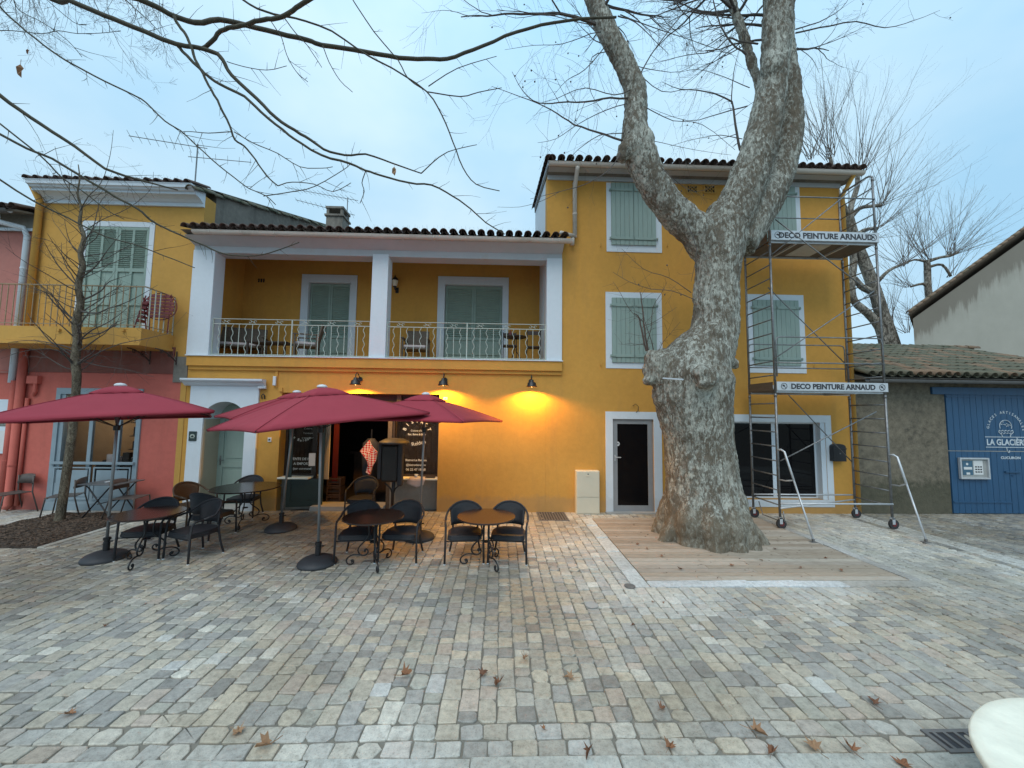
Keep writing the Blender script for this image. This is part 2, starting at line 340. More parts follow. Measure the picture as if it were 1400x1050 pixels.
# plane tree bark
def bark(name, cl, cm, cdk, s=1.0):
    m, n, l, b = newmat(name); t = n.new('ShaderNodeTexCoord').outputs['Object']
    mpn = n.new('ShaderNodeMapping'); mpn.inputs['Scale'].default_value = (1, 1, .42); l.new(t, mpn.inputs[0]); v = mpn.outputs[0]
    nv = n.new('ShaderNodeTexNoise'); nv.inputs['Scale'].default_value = 9*s; nv.inputs['Detail'].default_value = 5; nv.inputs['Roughness'].default_value = .7; l.new(v, nv.inputs['Vector'])
    vv = n.new('ShaderNodeVectorMath'); vv.operation = 'MULTIPLY_ADD'; l.new(nv.outputs['Color'], vv.inputs[0]); vv.inputs[1].default_value = (.15,.15,.15); l.new(v, vv.inputs[2])
    def cells(sc_):
        vo = n.new('ShaderNodeTexVoronoi'); vo.inputs['Scale'].default_value = sc_*s; l.new(vv.outputs[0], vo.inputs['Vector'])
        bw = n.new('ShaderNodeSeparateColor'); l.new(vo.outputs['Color'], bw.inputs[0]); return bw.outputs[0]
    def madd(a, k, c):
        x = nd(n, 'ShaderNodeMath', operation='MULTIPLY_ADD'); l.new(a, x.inputs[0]); x.inputs[1].default_value = k
        if isinstance(c, (int, float)): x.inputs[2].default_value = c
        else: l.new(c, x.inputs[2])
        return x.outputs[0]
    big = noise_n(n, l, v, 1.5*s, 4, .6); med = noise_n(n, l, v, 5*s, 7, .75)
    f = madd(cells(24), .26, madd(cells(55), .17, madd(med, .50, madd(big, .72, -.39))))
    c1 = ramp(n, l, f, [(.33, cdk), (.37, sc(cm, .66)), (.44, cm), (.465, sc(cl, .80)), (.53, cl), (.60, sc(cl, 1.35))])
    fine = noise_n(n, l, v, 40*s, 6, .75)
    c2 = mixc(n, l, 1, c1, ramp(n, l, fine, [(.3, (.62,.62,.62)), (.7, (1.3,1.28,1.24))]), 'MULTIPLY')
    c3 = mixc(n, l, ramp(n, l, noise_n(n, l, t, 1.9, 5, .65, (1,1,.35)), [(.52, (0,0,0)), (.70, (.6,.6,.6))]), c2, (.125,.095,.062))
    sp = n.new('ShaderNodeSeparateXYZ'); l.new(n.new('ShaderNodeNewGeometry').outputs['Position'], sp.inputs[0])
    low = ramp(n, l, madd(noise_n(n, l, t, 3, 6, .7), -1.0, sp.outputs[2]), [(0, (.55,.55,.55)), (.2, (0,0,0))]) if 1 <= s < 1.5 else None
    if low is not None: c3 = mixc(n, l, low, c3, mixc(n, l, fine, (.10,.078,.052), (.22,.185,.13)))
    l.new(c3, b.inputs['Base Color']); b.inputs['Roughness'].default_value = .88; b.inputs['Specular IOR Level'].default_value = .2
    bump(n, l, b, madd(f, -.9, fine), .8, .022); return m
M_bark = bark('plane_bark', (.35,.355,.315), (.235,.222,.188), (.14,.118,.09), 1.1)
M_bark2 = bark('young_bark', (.20,.175,.13), (.15,.125,.09), (.09,.07,.05), 2.2)
M_bark3 = bark('far_plane_bark', (.25,.23,.20), (.16,.145,.12), (.08,.07,.06), .8)

# ------------------------------------------------------------------ ground, kerb, paving
rng = random.Random(7)
KR0, KR1, KR2 = gnd(700,1035.5).y, gnd(700,1011).y, gnd(700,988).y
XL, XR, YP0, YP1 = -15.5, 17.0, KR2+.005, 9.33
g = MB().add([(-90,-90,-.014),(90,-90,-.014),(90,90,-.014),(-90,90,-.014)], [(0,1,2,3)])
ground = obj('ground', g, M_mortar, kind='structure')
p1 = gnd(882,795); p2 = gnd(1232,793); p3 = gnd(812,711); p4 = gnd(1043,709)
DX0, DX1, DY0, DY1 = (p1.x+p3.x)/2, (p2.x+p4.x)/2, (p1.y+p2.y)/2, (p3.y+p4.y)/2
q1 = gnd(60,749); q2 = gnd(215,698); q3 = gnd(72,703); q4 = gnd(0,720)
BX0, BX1, BY0, BY1 = (q3.x+q4.x)/2, (q1.x+q2.x)/2, q1.y, q3.y+.1
def hsh(x, y, k=0): return noise.noise(Vector((x*1.3+k*17.1, y*1.3-k*9.7, k*3.3)))
PAL = [((.50,.455,.37),26), ((.46,.44,.385),24), ((.395,.385,.355),22), ((.545,.49,.39),11), ((.315,.305,.28),11), ((.50,.43,.36),5), ((.43,.42,.36),10), ((.62,.59,.51),5)]
PW = [p for c_, p in PAL]
def stone_col(x, y):
    c = random_choice(PAL, PW)
    k = 1+rng.uniform(-.1,.1); c = tuple(v*k for v in c)
    w = 0
    if DX0-.6 < x < 9.2 and y > DY0-1.0 and not (DX0 < x < DX1 and y > DY0): w = max(0, .45+.7*hsh(x, y, 1))*.6
    if x > 8.2: c = tuple(v*.72 for v in c); w = max(0, hsh(x, y, 2))*.4
    if abs(x-8.45) < .22: w = .6
    if x > 1 and x < DX0 and y > 5.2: w = max(w, .32*rng.random())
    if y < KR2: w = max(w, .45*rng.random())
    if x < BX1+.25 and y > 5.5: w = max(w, .5*rng.random())
    if rng.random() < .03: w = max(w, .5)
    q = (.68,.69,.66)
    k2 = 1-.16*max(0, hsh(x*.35, y*.35, 5))*2
    return tuple((c[i]*(1-w)+q[i]*w)*k2 for i in range(3))
def random_choice(pal, ws):
    return rng.choices([p[0] for p in pal], ws)[0]
def stone(m, x0, y0, x1, y1, n8=True, z=0, j=.008, ch=.011, col=None):
    w, h = x1-x0, y1-y0
    if w < .03 or h < .03: return
    ch = min(ch*rng.uniform(.5, 1.3)*(2.2 if rng.random() < .18 else 1), w*.25, h*.25)
    pts = []
    for (cx, cy, ax, ay, bx, by) in ((x0,y0,0,1,1,0),(x1,y0,-1,0,0,1),(x1,y1,0,-1,-1,0),(x0,y1,1,0,0,-1)):
        c2 = ch*rng.uniform(.4,1.8)
        pts.append((cx+ax*c2+rng.uniform(-j,j), cy+ay*c2+rng.uniform(-j,j)))
        pts.append((cx+bx*c2+rng.uniform(-j,j), cy+by*c2+rng.uniform(-j,j)))
    # order ccw : corner pairs are (before, after)
    n = 8; zt = z+rng.uniform(-.003,.0035); tx, ty = rng.uniform(-.03,.03), rng.uniform(-.03,.03)
    cx, cy = (x0+x1)/2, (y0+y1)/2; ins = .007
    top = []
    for (px, py) in pts:
        dx, dy = px-cx, py-cy; d = sqrt(dx*dx+dy*dy); k = (d-ins)/d
        top.append((cx+dx*k, cy+dy*k, zt+dx*tx+dy*ty))
    vs = top+[(px, py, zt-.006) for px, py in pts]+[(px, py, zt-.035) for px, py in pts]
    fs = [tuple(range(n))]+[(i+n,(i+1)%n+n,(i+1)%n,i) for i in range(n)]+[(i+2*n,(i+1)%n+2*n,(i+1)%n+n,i+n) for i in range(n)]
    m.add(vs, fs); c = col or stone_col(cx, cy)
    m.c = (m.c or [])+[(*c, 1)]*len(vs)
cells = []
segs = [(XL, BX0-.14, .152), (BX0-.14, BX1+.14, .152), (BX1+.14, DX0-.25, .152), (DX0-.25, DX1+.2, .152), (DX1+.2, 8.3, .152), (8.3, XR, .14)]
for si, (a, b_x, wd) in enumerate(segs):
    k = round((b_x-a)/wd); wd = (b_x-a)/k
    for i in range(k):
        xa = a+i*wd; xb = xa+wd
        ivs = [(YP0, YP1)]
        if si == 1: ivs = [(YP0, BY0-.02), (BY1+.14, YP1)]
        if si == 3: ivs = [(YP0, DY0-.2), (DY1+.02, YP1)]
        for (ya, yb) in ivs:
            y = ya
            while y < yb-.02:
                ln = rng.choice([.10,.115,.125,.14,.16,.18]) if wd > .145 else rng.choice([.11,.13,.15])
                if y < KR2+.5: ln = rng.choice([.12,.16,.2,.24])
                if yb-y-ln < .08: ln = yb-y
                cells.append((xa+.0045, y+.0045, xb-.0045, min(y+ln, yb)-.0045)); y += ln
for r0, r1 in ((KR0+.006,KR1-.004),(KR1+.004,KR2-.004)):
    x = XL
    while x < XR:
        ln = rng.uniform(.165,.205); cells.append((x+.005, r0+.004, x+ln-.005, r1-.004)); x += ln
def vis(c):
    x, y = (c[0]+c[2])/2, (c[1]+c[3])/2
    if y < KR0-.03: return 9e9
    if abs(x)/y > 1.36: return 9e8+y
    return x*x+y*y
cells.sort(key=vis)
paving = MB()
for c in cells[300:]: stone(paving, *c)
pav = obj('paving', paving, M_stone, kind='structure')
pstuff = None
for c in cells[:300]:
    if 2.2 < (c[0]+c[2])/2 and (c[1]+c[3])/2 < 2.85 and False: continue
    m = MB(); stone(m, *c); cx, cy = (c[0]+c[2])/2, (c[1]+c[3])/2
    o = obj('paving_stone', m, M_stone, pav)
# kerb slabs at the near edge
def vt(c_, a_=.93, b_=1.07):
    k_ = rng.uniform(a_, b_); return tuple(v*k_ for v in c_)
kerb = None; x = XL
mk = MB().box(XL, 1.2, -.3, XR, KR0-.01, -.02); kerb = obj('kerb', mk, M_mortar, kind='structure')
while x < 13:
    ln = rng.uniform(.85,1.15)
    m = MB(); stone(m, x+.004, KR0-.31, x+ln-.004, KR0-.004, z=.004, j=.002, ch=.01, col=vt((.53,.54,.50))); obj('kerb_slab', m, M_stone, kerb); x += ln
x = XL
m = MB()
while x < 13:
    for yy in (KR0-1.40, KR0-.86): stone(m, x+.005, yy, x+.69, yy+.535, z=.002, j=.002, ch=.01, col=(.46,.46,.43))
    x += .7
ks = obj('kerb_paving_rows', m, M_stone, kerb, kind='stuff')
# deck border slabs
m0 = MB().box(DX0-.25, DY0-.2, -.03, DX0-.005, DY1, -.016); border = obj('border_strip', m0, M_mortar, kind='structure')
y = DY0-.2
while y < DY1-.05:
    ln = min(rng.uniform(.5,.8), DY1-y); m = MB(); stone(m, DX0-.245, y+.003, DX0-.012, y+ln-.003, z=.006, j=.002, ch=.008, col=vt((.58,.61,.60))); obj('border_slab', m, M_stone, border); y += ln
x = DX0
while x < DX1+.18:
    ln = min(rng.uniform(.6,.9), DX1+.19-x); m = MB(); stone(m, x+.003, DY0-.195, x+ln-.003, DY0-.012, z=.006, j=.002, ch=.008, col=vt(((.64,.67,.68) if x < 4.6 else (.44,.43,.40)))); obj('border_slab', m, M_stone, border); x += ln
y = DY0
while y < DY1-.05:
    ln = min(rng.uniform(.5,.8), DY1-y); m = MB(); stone(m, DX1+.012, y+.003, DX1+.19, y+ln-.003, z=.006, j=.002, ch=.008, col=vt((.50,.49,.47))); obj('border_slab', m, M_stone, border); y += ln
# deck
deck = MB().box(DX0, DY0, -.05, DX1, DY1, -.016); deck = obj('wooden_deck', deck, M_woodd, kind='structure')
y = DY0; bw = .14
while y < DY1-.05:
    cuts = [DX0+.004, DX0+rng.choice([1.1,1.9,2.6])+rng.uniform(-.1,.1), DX1-.004]
    for a, b_x in zip(cuts, cuts[1:]):
        k = rng.uniform(.85,1.12); base_c = rng.choice([(.40,.335,.265),(.42,.36,.30),(.36,.295,.23),(.43,.38,.32)])
        m = MB().box(a, y, -.016, b_x-.005, y+bw-.013, .010+rng.uniform(-.002,.002)); m.c = [(*[v*k for v in base_c],1)]*8
        obj('deck_board', m, M_deck, deck, bevel=.003)
    y += bw
# planting bed
bed = MB(); nx, ny = 26, 22; vs = []
for j in range(ny+1):
    for i in range(nx+1):
        u, v = i/nx, j/ny; e = min(u, 1-u, v, 1-v)
        vs.append((BX0+(BX1-BX0)*u, BY0+(BY1-BY0)*v, .0+.05*min(1, e*8)+.03*noise.noise(Vector((u*9,v*8,0)))))
bed.add(vs, [(j*(nx+1)+i, j*(nx+1)+i+1, (j+1)*(nx+1)+i+1, (j+1)*(nx+1)+i) for j in range(ny) for i in range(nx)])
bedo = obj('planting_bed', bed, M_soil, kind='structure', smooth=True)
ch = MB()
for _ in range(4200):
    x, y = rng.uniform(BX0+.02, BX1-.02), rng.uniform(BY0+.02, BY1-.02); a = rng.uniform(0, pi); s_ = rng.uniform(.012,.035)
    u, v = (x-BX0)/(BX1-BX0), (y-BY0)/(BY1-BY0); e = min(u,1-u,v,1-v); z = .05*min(1,e*8)+.03*noise.noise(Vector((u*9,v*8,0)))+.008
    t1, t2 = rng.uniform(-.012,.012), rng.uniform(-.012,.012)
    ch.add([(x+cos(a)*s_, y+sin(a)*s_, z+t1),(x-sin(a)*s_*.4, y+cos(a)*s_*.4, z+.01),(x-cos(a)*s_, y-sin(a)*s_, z-t1),(x+sin(a)*s_*.4, y-cos(a)*s_*.4, z+t2)], [(0,1,2,3)])
obj('mulch', ch, M_chip, kind='stuff')
mb_ = MB().box(BX0-.13, BY0-.02, -.03, BX0-.12, BY1, -.018); bb = obj('bed_edging', mb_, M_mortar, kind='structure')
for (xa, ya, xb, yb, vert) in ((BX0-.13, BY0, BX0-.005, BY1+.13, 1), (BX1+.005, BY0, BX1+.13, BY1+.13, 1), (BX0, BY1+.005, BX1, BY1+.13, 0)):
    t_ = ya if vert else xa
    while t_ < (yb if vert else xb)-.05:
        ln = min(rng.uniform(.5,.8), (yb if vert else xb)-t_); m = MB()
        if vert: stone(m, xa, t_+.003, xb, t_+ln-.003, z=.008, j=.002, ch=.008, col=(.54,.53,.49))
        else: stone(m, t_+.003, ya, t_+ln-.003, yb, z=.008, j=.002, ch=.008, col=(.56,.57,.55))
        obj('edging_slab', m, M_stone, bb); t_ += ln
#@@PART2
# ------------------------------------------------------------------ shared building pieces
def atX(px, py, X):
    d = ray(px, py); t = X/d.x; return Vector((X, d.y*t, CAM_H+d.z*t))
def half_tile(r, ln, th=.012, taper=.86, n=8, down=False):
    m = MB(); vs = []
    for yy, rr in ((0, r), (ln, r*taper)):
        for q in (rr, rr-th):
            for j in range(n+1):
                a = pi*j/n; vs.append((q*cos(a), yy, (-1 if down else 1)*q*sin(a)))
    k = n+1
    fs = []
    for j in range(n):
        fs += [(j,j+1,2*k+j+1,2*k+j), (k+j+1,k+j,3*k+j,3*k+j+1), (j+1,j,k+j,k+j+1), (2*k+j,2*k+j+1,3*k+j+1,3*k+j)]
    fs += [(0,2*k,3*k,k), (k-1,2*k-1,4*k-1,3*k-1)]
    return m.add(vs, fs)
def tile_roof(parent, x0, x1, y0, z0, slope, depth, mats, pitch=.21, ln=.33, r=.092, individual_rows=1, seed=1):
    rg = random.Random(seed); n = max(1, round((x1-x0)/pitch)); pitch = (x1-x0)/n; rows = int(depth/cos(slope)/ln)+1
    off = OFF[parent.as_pointer()]
    sh = [half_tile(r, ln*1.15), half_tile(r, ln*1.15, down=True)]
    me = []
    for q in range(len(mats)):
        e = bpy.data.meshes.new('roof_tile'); e.from_pydata(sh[0].v, [], sh[0].f); e.materials.append(mats[q]); e.polygons.foreach_set('use_smooth', [True]*len(e.polygons)); me.append(e)
    rest = MB(); Rm = Matrix.Rotation(slope, 3, 'X')
    for rr in range(rows):
        for i in range(n+1):
            x = x0+i*pitch; base = Vector((x, y0+rr*ln*cos(slope), z0+rr*ln*sin(slope)+.012*(rr % 2)*0))
            jz = rg.uniform(-.008,.008); jr = rg.uniform(-.05,.05)
            mt = Matrix.Rotation(jr*.6, 3, 'Z')@Rm
            if rr < individual_rows:
                o = bpy.data.objects.new('roof_tile', rg.choice(me)); COL.objects.link(o); o.parent = parent; o.location = base+Vector((0,rg.uniform(-.015,.01),jz+.02))-off
                o.rotation_euler = (slope+rg.uniform(-.02,.02), 0, jr); OFF[o.as_pointer()] = off
            else:
                rest.add([base+Vector((0,0,jz+.02))+mt@Vector(v) for v in sh[0].v], sh[0].f)
            if i < n:
                b2 = base+Vector((pitch/2, .03, .075)); rest.add([b2+Rm@Vector(v) for v in sh[1].v], sh[1].f)
    if rest.v: obj('roof_tiles', rest, mats[0], parent, smooth=True, kind='stuff')
def shutters(parent, r, Y, mat_=None, planks=5, solid=.03):
    x0, z0, x1, z1 = r; w = (x1-x0)/2; mat_ = mat_ or M_grn; rg = random.Random(int(x0*100)); off = OFF[parent.as_pointer()]
    for s in (0, 1):
        a = x0+s*w+.004; b = a+w-.008
        base = obj('shutter', MB().box(a, Y-.012, z0, b, Y-.002, z1), mat_, parent)
        pw = (b-a)/planks
        for i in range(planks):
            obj('plank', MB().box(a+i*pw+.0025, Y-.034+rg.uniform(-.002,.002), z0, a+(i+1)*pw-.0025, Y-.0125, z1), mat_, base, bevel=.003)
        h = z1-z0
        for zz in (z0+h*.10, z1-h*.12): obj('batten', MB().box(a+.015, Y-.058, zz-.035, b-.015, Y-.037, zz+.035), mat_, base, bevel=.004)
        hx = a-.03 if s == 0 else b+.03
        for zz in (z0+h*.10, z1-h*.12): obj('hinge', MB().box(min(hx, a+.08 if s == 0 else b-.08), Y-.066, zz-.012, max(hx, a+.08 if s == 0 else b-.08), Y-.0585, zz+.012).box(hx-.012, Y-.05, zz-.03, hx+.012, Y, zz+.03), mat_, base)
def louvre_pair(parent, r, Y, split=.42, mat_=None, cols=2, pitch=.045, name='shutter'):
    x0, z0, x1, z1 = r; w = (x1-x0)/2; mat_ = mat_ or M_grnl; st = .055; zs = z0+(z1-z0)*split
    for s in (0, 1):
        a = x0+s*w+.004; b = a+w-.008; cw = (b-a-st*(cols+1))/cols; holes = []
        for c_ in range(cols):
            cx0 = a+st+c_*(cw+st)
            holes += [(cx0, zs+.04, cx0+cw, z1-.07)]
            holes += [(cx0, z0+.12, cx0+cw, z0+(zs-z0)*.45), (cx0, z0+(zs-z0)*.45+.07, cx0+cw, zs-.05)] if split > .2 else []
        base = obj(name, MB().wall(a, b, z0, z1, Y-.05, Y-.008, holes), mat_, parent, bevel=.003)
        sl_ = MB()
        for c_ in range(cols):
            cx0 = a+st+c_*(cw+st); z = zs+.06
            while z < z1-.09:
                sl_.obox((cx0+cw/2, Y-.03, z), (cw, .045, .010), rx=radians(-42)); z += pitch
        obj('louvre_slats', sl_, mat_, base, kind='stuff')
        obj('panel', MB().box(a+.01, Y-.02, z0+.02, b-.01, Y-.012, z1-.03), mat_, base)

# ------------------------------------------------------------------ terrace house (middle)
XA = at(250,600).x; XB = at(748,280).x; HZ = 0
Zs1, Zs2, Zs0 = at(510,491).z, at(510,504).z, at(510,509).z
XU = at(280,285).x
mid = thing('house', 'long ochre yellow house with a white pillared upstairs loggia above the bistro', 'house', ((XA+XB)/2, YF, 0))
niche = R(276,549,334,690); bis = R(381,538,599,694); bis = (bis[0], -.02, bis[2], bis[3])
niche = (niche[0], -.02, niche[2], niche[3])
obj('wall', MB().wall(XA, XB, -.02, Zs0, YF, YF+.35, [niche, bis]), M_yel, mid)
# plinth of the loggia: floor slab and mouldings
RX = at(768,400).x
obj('floor_slab', MB().box(XA+.02, YF-.10, Zs2, RX, 11.3, Zs1), M_yel, mid, bevel=.008)
obj('moulding', MB().box(XA+.04, YF-.05, Zs0, RX, YF+.5, Zs2-.002), M_yel, mid, bevel=.006)
obj('slab_cap', MB().box(XA+.0, YF-.13, Zs1+.001, RX+.02, YF+.4, Zs1+.025), M_white, mid, bevel=.004)
YB = 11.1; ZB = at(510,351).z; ZG = at(510,327,8.9).z; ZC = ZB+.75
Zf = Zs1+.026
d1 = R(411,376,487,480,YB); d2 = R(598,379,695,480,YB); d1i = R(420,386,478,480,YB); d2i = R(607,389,687,480,YB)
d1 = (d1[0], Zf, d1[2], d1[3]); d2 = (d2[0], Zf, d2[2], d2[3]); d1i = (d1i[0], Zf, d1i[2], d1i[3]); d2i = (d2i[0], Zf, d2i[2], d2i[3])
xlw = at(333,400,YB).x; xrw = at(743,400,YB).x
obj('loggia_back_wall', MB().wall(xlw, xrw, Zf, ZG+.085+(YB-8.84)*math.tan(radians(16))-.06, YB, YB+.3, [d1i, d2i]), M_yel, mid)
CL = lambda y: ZG+.085+(y-8.84)*math.tan(radians(16))
for a, b_ in ((xlw-.25, xlw), (xrw, xrw+.2)): obj('loggia_side_wall', MB().prismX([(YF+.36, Zf),(YB+.3, Zf),(YB+.3, CL(YB+.3)-.05),(YF+.36, CL(YF+.36)-.05)], a, b_), M_yel, mid)
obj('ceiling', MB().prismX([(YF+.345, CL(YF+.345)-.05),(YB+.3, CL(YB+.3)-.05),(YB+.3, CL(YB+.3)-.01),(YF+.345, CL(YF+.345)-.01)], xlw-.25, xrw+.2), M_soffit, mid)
for o_, i_ in ((d1, d1i), (d2, d2i)):
    fr = obj('door_surround', MB().wall(o_[0], o_[2], o_[1], o_[3], YB-.03, YB-.001, [i_]), M_white, mid)
    obj('door_backing', MB().box(i_[0]-.05, YB+.20, i_[1]-.02, i_[2]+.05, YB+.24, i_[3]+.05), M_grnl, mid)
    obj('reveal_lining', MB().box(i_[0]+.0005, YB-.028, i_[1], i_[0]+.012, YB+.2, i_[3]).box(i_[2]-.012, YB-.028, i_[1], i_[2]-.0005, YB+.2, i_[3]).box(i_[0]+.0005, YB-.028, i_[3]-.012, i_[2]-.0005, YB+.2, i_[3]-.0005), M_white, mid)
    louvre_pair(mid, (i_[0]+.02, i_[1], i_[2]-.02, i_[3]-.03), YB+.13, split=.36, cols=1, pitch=.055, name='louvred_door')
pl = R(262,340,292,488); pm = R(508,344,530,491); pr = R(747,347,768,497)
for (x0, z0, x1, z1), dp in ((pl,.36),(pm,.34),(pr,.34)):
    obj('pillar', MB().box(x0, YF-.06, Zf, x1, YF-.06+dp, at((262+508)/2,345).z+.06 if False else ZB+.05), M_white, mid, bevel=.01)
0 and obj('pier_below_eave', MB().box(XA+.0, YF-.02, Zf, pl[0]-.002, YF+.3, ZB+.3), M_yel, mid)
# beam + cove + gutter
gx0, gx1 = at(266,324,8.9).x, at(775,324,8.9).x
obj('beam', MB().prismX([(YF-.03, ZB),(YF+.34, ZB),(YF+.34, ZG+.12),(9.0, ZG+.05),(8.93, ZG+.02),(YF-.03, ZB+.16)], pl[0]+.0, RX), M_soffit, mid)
gu = MB()
def gutter(m, x0, x1, y, z, r=.075):
    vs = []; n = 8
    for x in (x0, x1):
        for q in (r, r-.008):
            for j in range(n+1):
                a = pi+pi*j/n; vs.append((x, y+q*cos(a), z+q*sin(a)))
    k = n+1; fs = []
    for j in range(n): fs += [(j,j+1,2*k+j+1,2*k+j),(k+j+1,k+j,3*k+j,3*k+j+1),(j+1,j,k+j,k+j+1),(2*k+j,2*k+j+1,3*k+j+1,3*k+j)]
    fs += [(0,2*k,3*k,k),(k-1,2*k-1,4*k-1,3*k-1)]
    m.add(vs, fs); m.tube([(x0,y-r,z),(x1,y-r,z)], .008, 6)
    return m
gut = obj('gutter', gutter(gu, gx0, gx1+.12, 8.86, ZG+.075), M_gut, mid)
for i in range(12):
    sp_ = MB()
    x = gx0+.4+i*(gx1-gx0-.6)/11; sp_.tube([(x,8.775,ZG+.08),(x,8.78,ZG+.02),(x,8.86,ZG-.012),(x,8.95,ZG+.03)], .008, 5)
    obj('gutter_bracket', sp_, M_gut, mid)
slope = radians(16)
rf = obj('roof', MB().prismX([(8.84, ZG+.10),(14.8, ZG+.10+5.96*math.tan(slope)),(14.8, ZG+5.96*math.tan(slope)-.1),(9.4, ZG+.02)], XA-.05, XB-.02), M_cement, mid)
tile_roof(rf, XA-.02+.1, gx1-.06, 8.78, ZG+.13, slope, 6, [M_tile], pitch=.222, seed=3)
def spikes(parent, x0, x1, y, z, n, seed=1, h=.13):
    rg = random.Random(seed); m = MB()
    for i in range(n):
        x = x0+(x1-x0)*(i+rg.random())/n; a = rg.uniform(-.06,.06)
        m.tube([(x,y,z),(x+a,y+rg.uniform(-.05,.03),z+h*rg.uniform(.7,1.1))], .0014, 3, cap=False)
    return obj('bird_spikes', m, M_steel, parent, kind='stuff')
spikes(rf, XA+.2, XB-.1, 8.95, ZG+.26, 130, 2)
# chimney on the ridge
cx = (at(450,300,14.2).x+at(474,300,14.2).x)/2; cz1 = at(462,288,14.2).z; cw = .3
chm = MB().box(cx-cw, 13.9, cz1-1.5, cx+cw, 14.5, cz1-.36).box(cx-cw-.05, 13.85, cz1-.37, cx+cw+.05, 14.55, cz1-.30)
for a in (-1,1):
    for b_ in (-1,1): chm.box(cx+a*cw-.09*(a>0), 14.2+b_*.3-.1*(b_>0), cz1-.30, cx+a*cw+.09*(a<0), 14.2+b_*.3+.1*(b_<0), cz1-.07)
chm.box(cx-cw-.03, 13.87, cz1-.08, cx+cw+.03, 14.53, cz1)
obj('chimney', chm, M_cement, rf)
# railing
def railing(parent, x0, x1, y, z0, z1, mid_post=True):
    rl = obj('railing', MB().box(x0, y-.018, z1-.012, x1, y+.018, z1).box(x0, y-.012, z1-.135, x1, y+.012, z1-.12).box(x0, y-.012, z0+.03, x1, y+.012, z0+.045), M_rail, parent)
    n = 26; 
    for px in (x0+.012, (x0+x1)/2, x1-.012): obj('post', MB().box(px-.012, y-.014, z0-.02, px+.012, y+.014, z1-.001), M_rail, rl)
    n = 24
    for i in range(1, n):
        x = x0+(x1-x0)*i/n
        if i == n//2: continue
        if i % 2: 
            pts = [(x+.022*sin(2*pi*k/16*3.2), y, z0+.04+(z1-.13-z0-.04)*k/16) for k in range(17)]
            obj('wavy_bar', MB().tube(pts, .0075, 5), M_rail, rl)
        else: obj('bar', MB().box(x-.006, y-.006, z0+.04, x+.006, y+.006, z1-.125), M_rail, rl)
    for i in range(6):
        cx_ = x0+(x1-x0)*(i+.5)/6; pts = []
        for s_ in (-1, 1):
            pp = []
            for k in range(14):
                a = k/13*1.6*pi; r_ = .040*(1-k/13*.55)
                pp.append((cx_+s_*(.065+(-r_*sin(a) if True else 0)), y, z1-.066+s_*(-r_*cos(a)+.004)))
            pts.append(pp)
        m = MB().tube(pts[0], .006, 5).tube(pts[1], .006, 5).tube([pts[0][0], (cx_, y, z1-.066), pts[1][0]], .006, 5)
        obj('scroll', m, M_rail, rl)
    return rl
zr = at(400,437).z
railing(mid, pl[2]+.005, pm[0]-.005, YF+.02, Zf, zr); railing(mid, pm[2]+.005, pr[0]-.005, YF+.02, Zf, zr)
# wall vents, downpipe stub
vn = MB()
for i in range(3): vn.box(at(353+i*3.4,384,YB).x, YB-.008, at(355,386,YB).z, at(355+i*3.4,384,YB).x, YB+.01, at(355,381,YB).z)
obj('vent', vn, M_dark, mid)
obj('moulding_strip', MB().box(at(378,525).x-.03, YF-.025, at(378,530).z, at(378,525).x+.03, YF-.001, Zs0), M_yel, mid)
obj('moulding_strip', MB().box(bis[0]-.06, YF-.03, bis[3]+.02, bis[0]+.02, YF-.001, at(378,530).z), M_yel, mid)
# portal
po = R(257,527,351,692); px0, px1, pz1 = po[0], po[2], po[3]
nx0, nx1, nz1 = niche[0], niche[2], niche[3]; zs_ = nz1-.42
pm_ = MB().box(px0, YF-.045, 0, nx0, YF-.001, pz1).box(nx1, YF-.045, 0, px1, YF-.001, pz1)
arc = [((nx0+nx1)/2+(nx1-nx0)/2*cos(a), zs_+.42*sin(a)) for a in [pi*k/16 for k in range(17)]]
for (xa, za), (xb, zb) in zip(arc, arc[1:]): pm_.prismY([(xb, zb),(xa, za),(xa, pz1),(xb, pz1)], YF-.045, YF-.001)
obj('door_surround', pm_, M_white, mid)
inn = MB()
for (xa, za), (xb, zb) in zip(arc, arc[1:]): inn.prismY([(xb, zb),(xa, za),(xa, nz1+.02),(xb, nz1+.02)], YF+.001, YF+.52)
obj('arch_reveal', inn, M_white, mid)
obj('niche_wall', MB().box(nx0-.05, YF+.36, 0, nx0, YF+.6, nz1+.1).box(nx1, YF+.36, 0, nx1+.05, YF+.6, nz1+.1).box(nx0-.05, YF+.36, nz1+.02, nx1+.05, YF+.6, nz1+.1), M_beige, mid)
obj('reveal_lining', MB().box(nx0+.001, YF+.002, 0, nx0+.012, YF+.5, zs_).box(nx1-.012, YF+.002, 0, nx1-.001, YF+.5, zs_), M_beige, mid)
co = R(248,516,363,527,9.1)
cor = [(YF-.05,0),(YF-.10,.03),(YF-.13,.07),(YF-.19,.10),(YF-.22,.13),(YF-.22,.17),(YF-.05,.17)]
obj('cornice', MB().prismX([(y, pz1-.02+z) for y, z in reversed(cor)], px0-.13, px1+.16), M_white, mid)
dY = YF+.5
dleaf = obj('door', MB().wall(nx0+.01, nx1-.01, .04, nz1-.005, dY, dY+.045, [(nx0+.14,.22,nx1-.14,.92),(nx0+.14,1.06,nx1-.14,nz1-.42)]), M_grn, mid, bevel=.004)
obj('panel', MB().box(nx0+.13,dY+.02,.2,nx1-.13,dY+.035,.95).box(nx0+.2,dY+.005,.3,nx1-.2,dY+.0195,.84), M_grn, dleaf, bevel=.003)
obj('panel', MB().box(nx0+.13,dY+.02,1.04,nx1-.13,dY+.035,nz1-.4).box(nx0+.2,dY+.005,1.14,nx1-.2,dY+.0195,nz1-.5), M_grn, dleaf, bevel=.003)
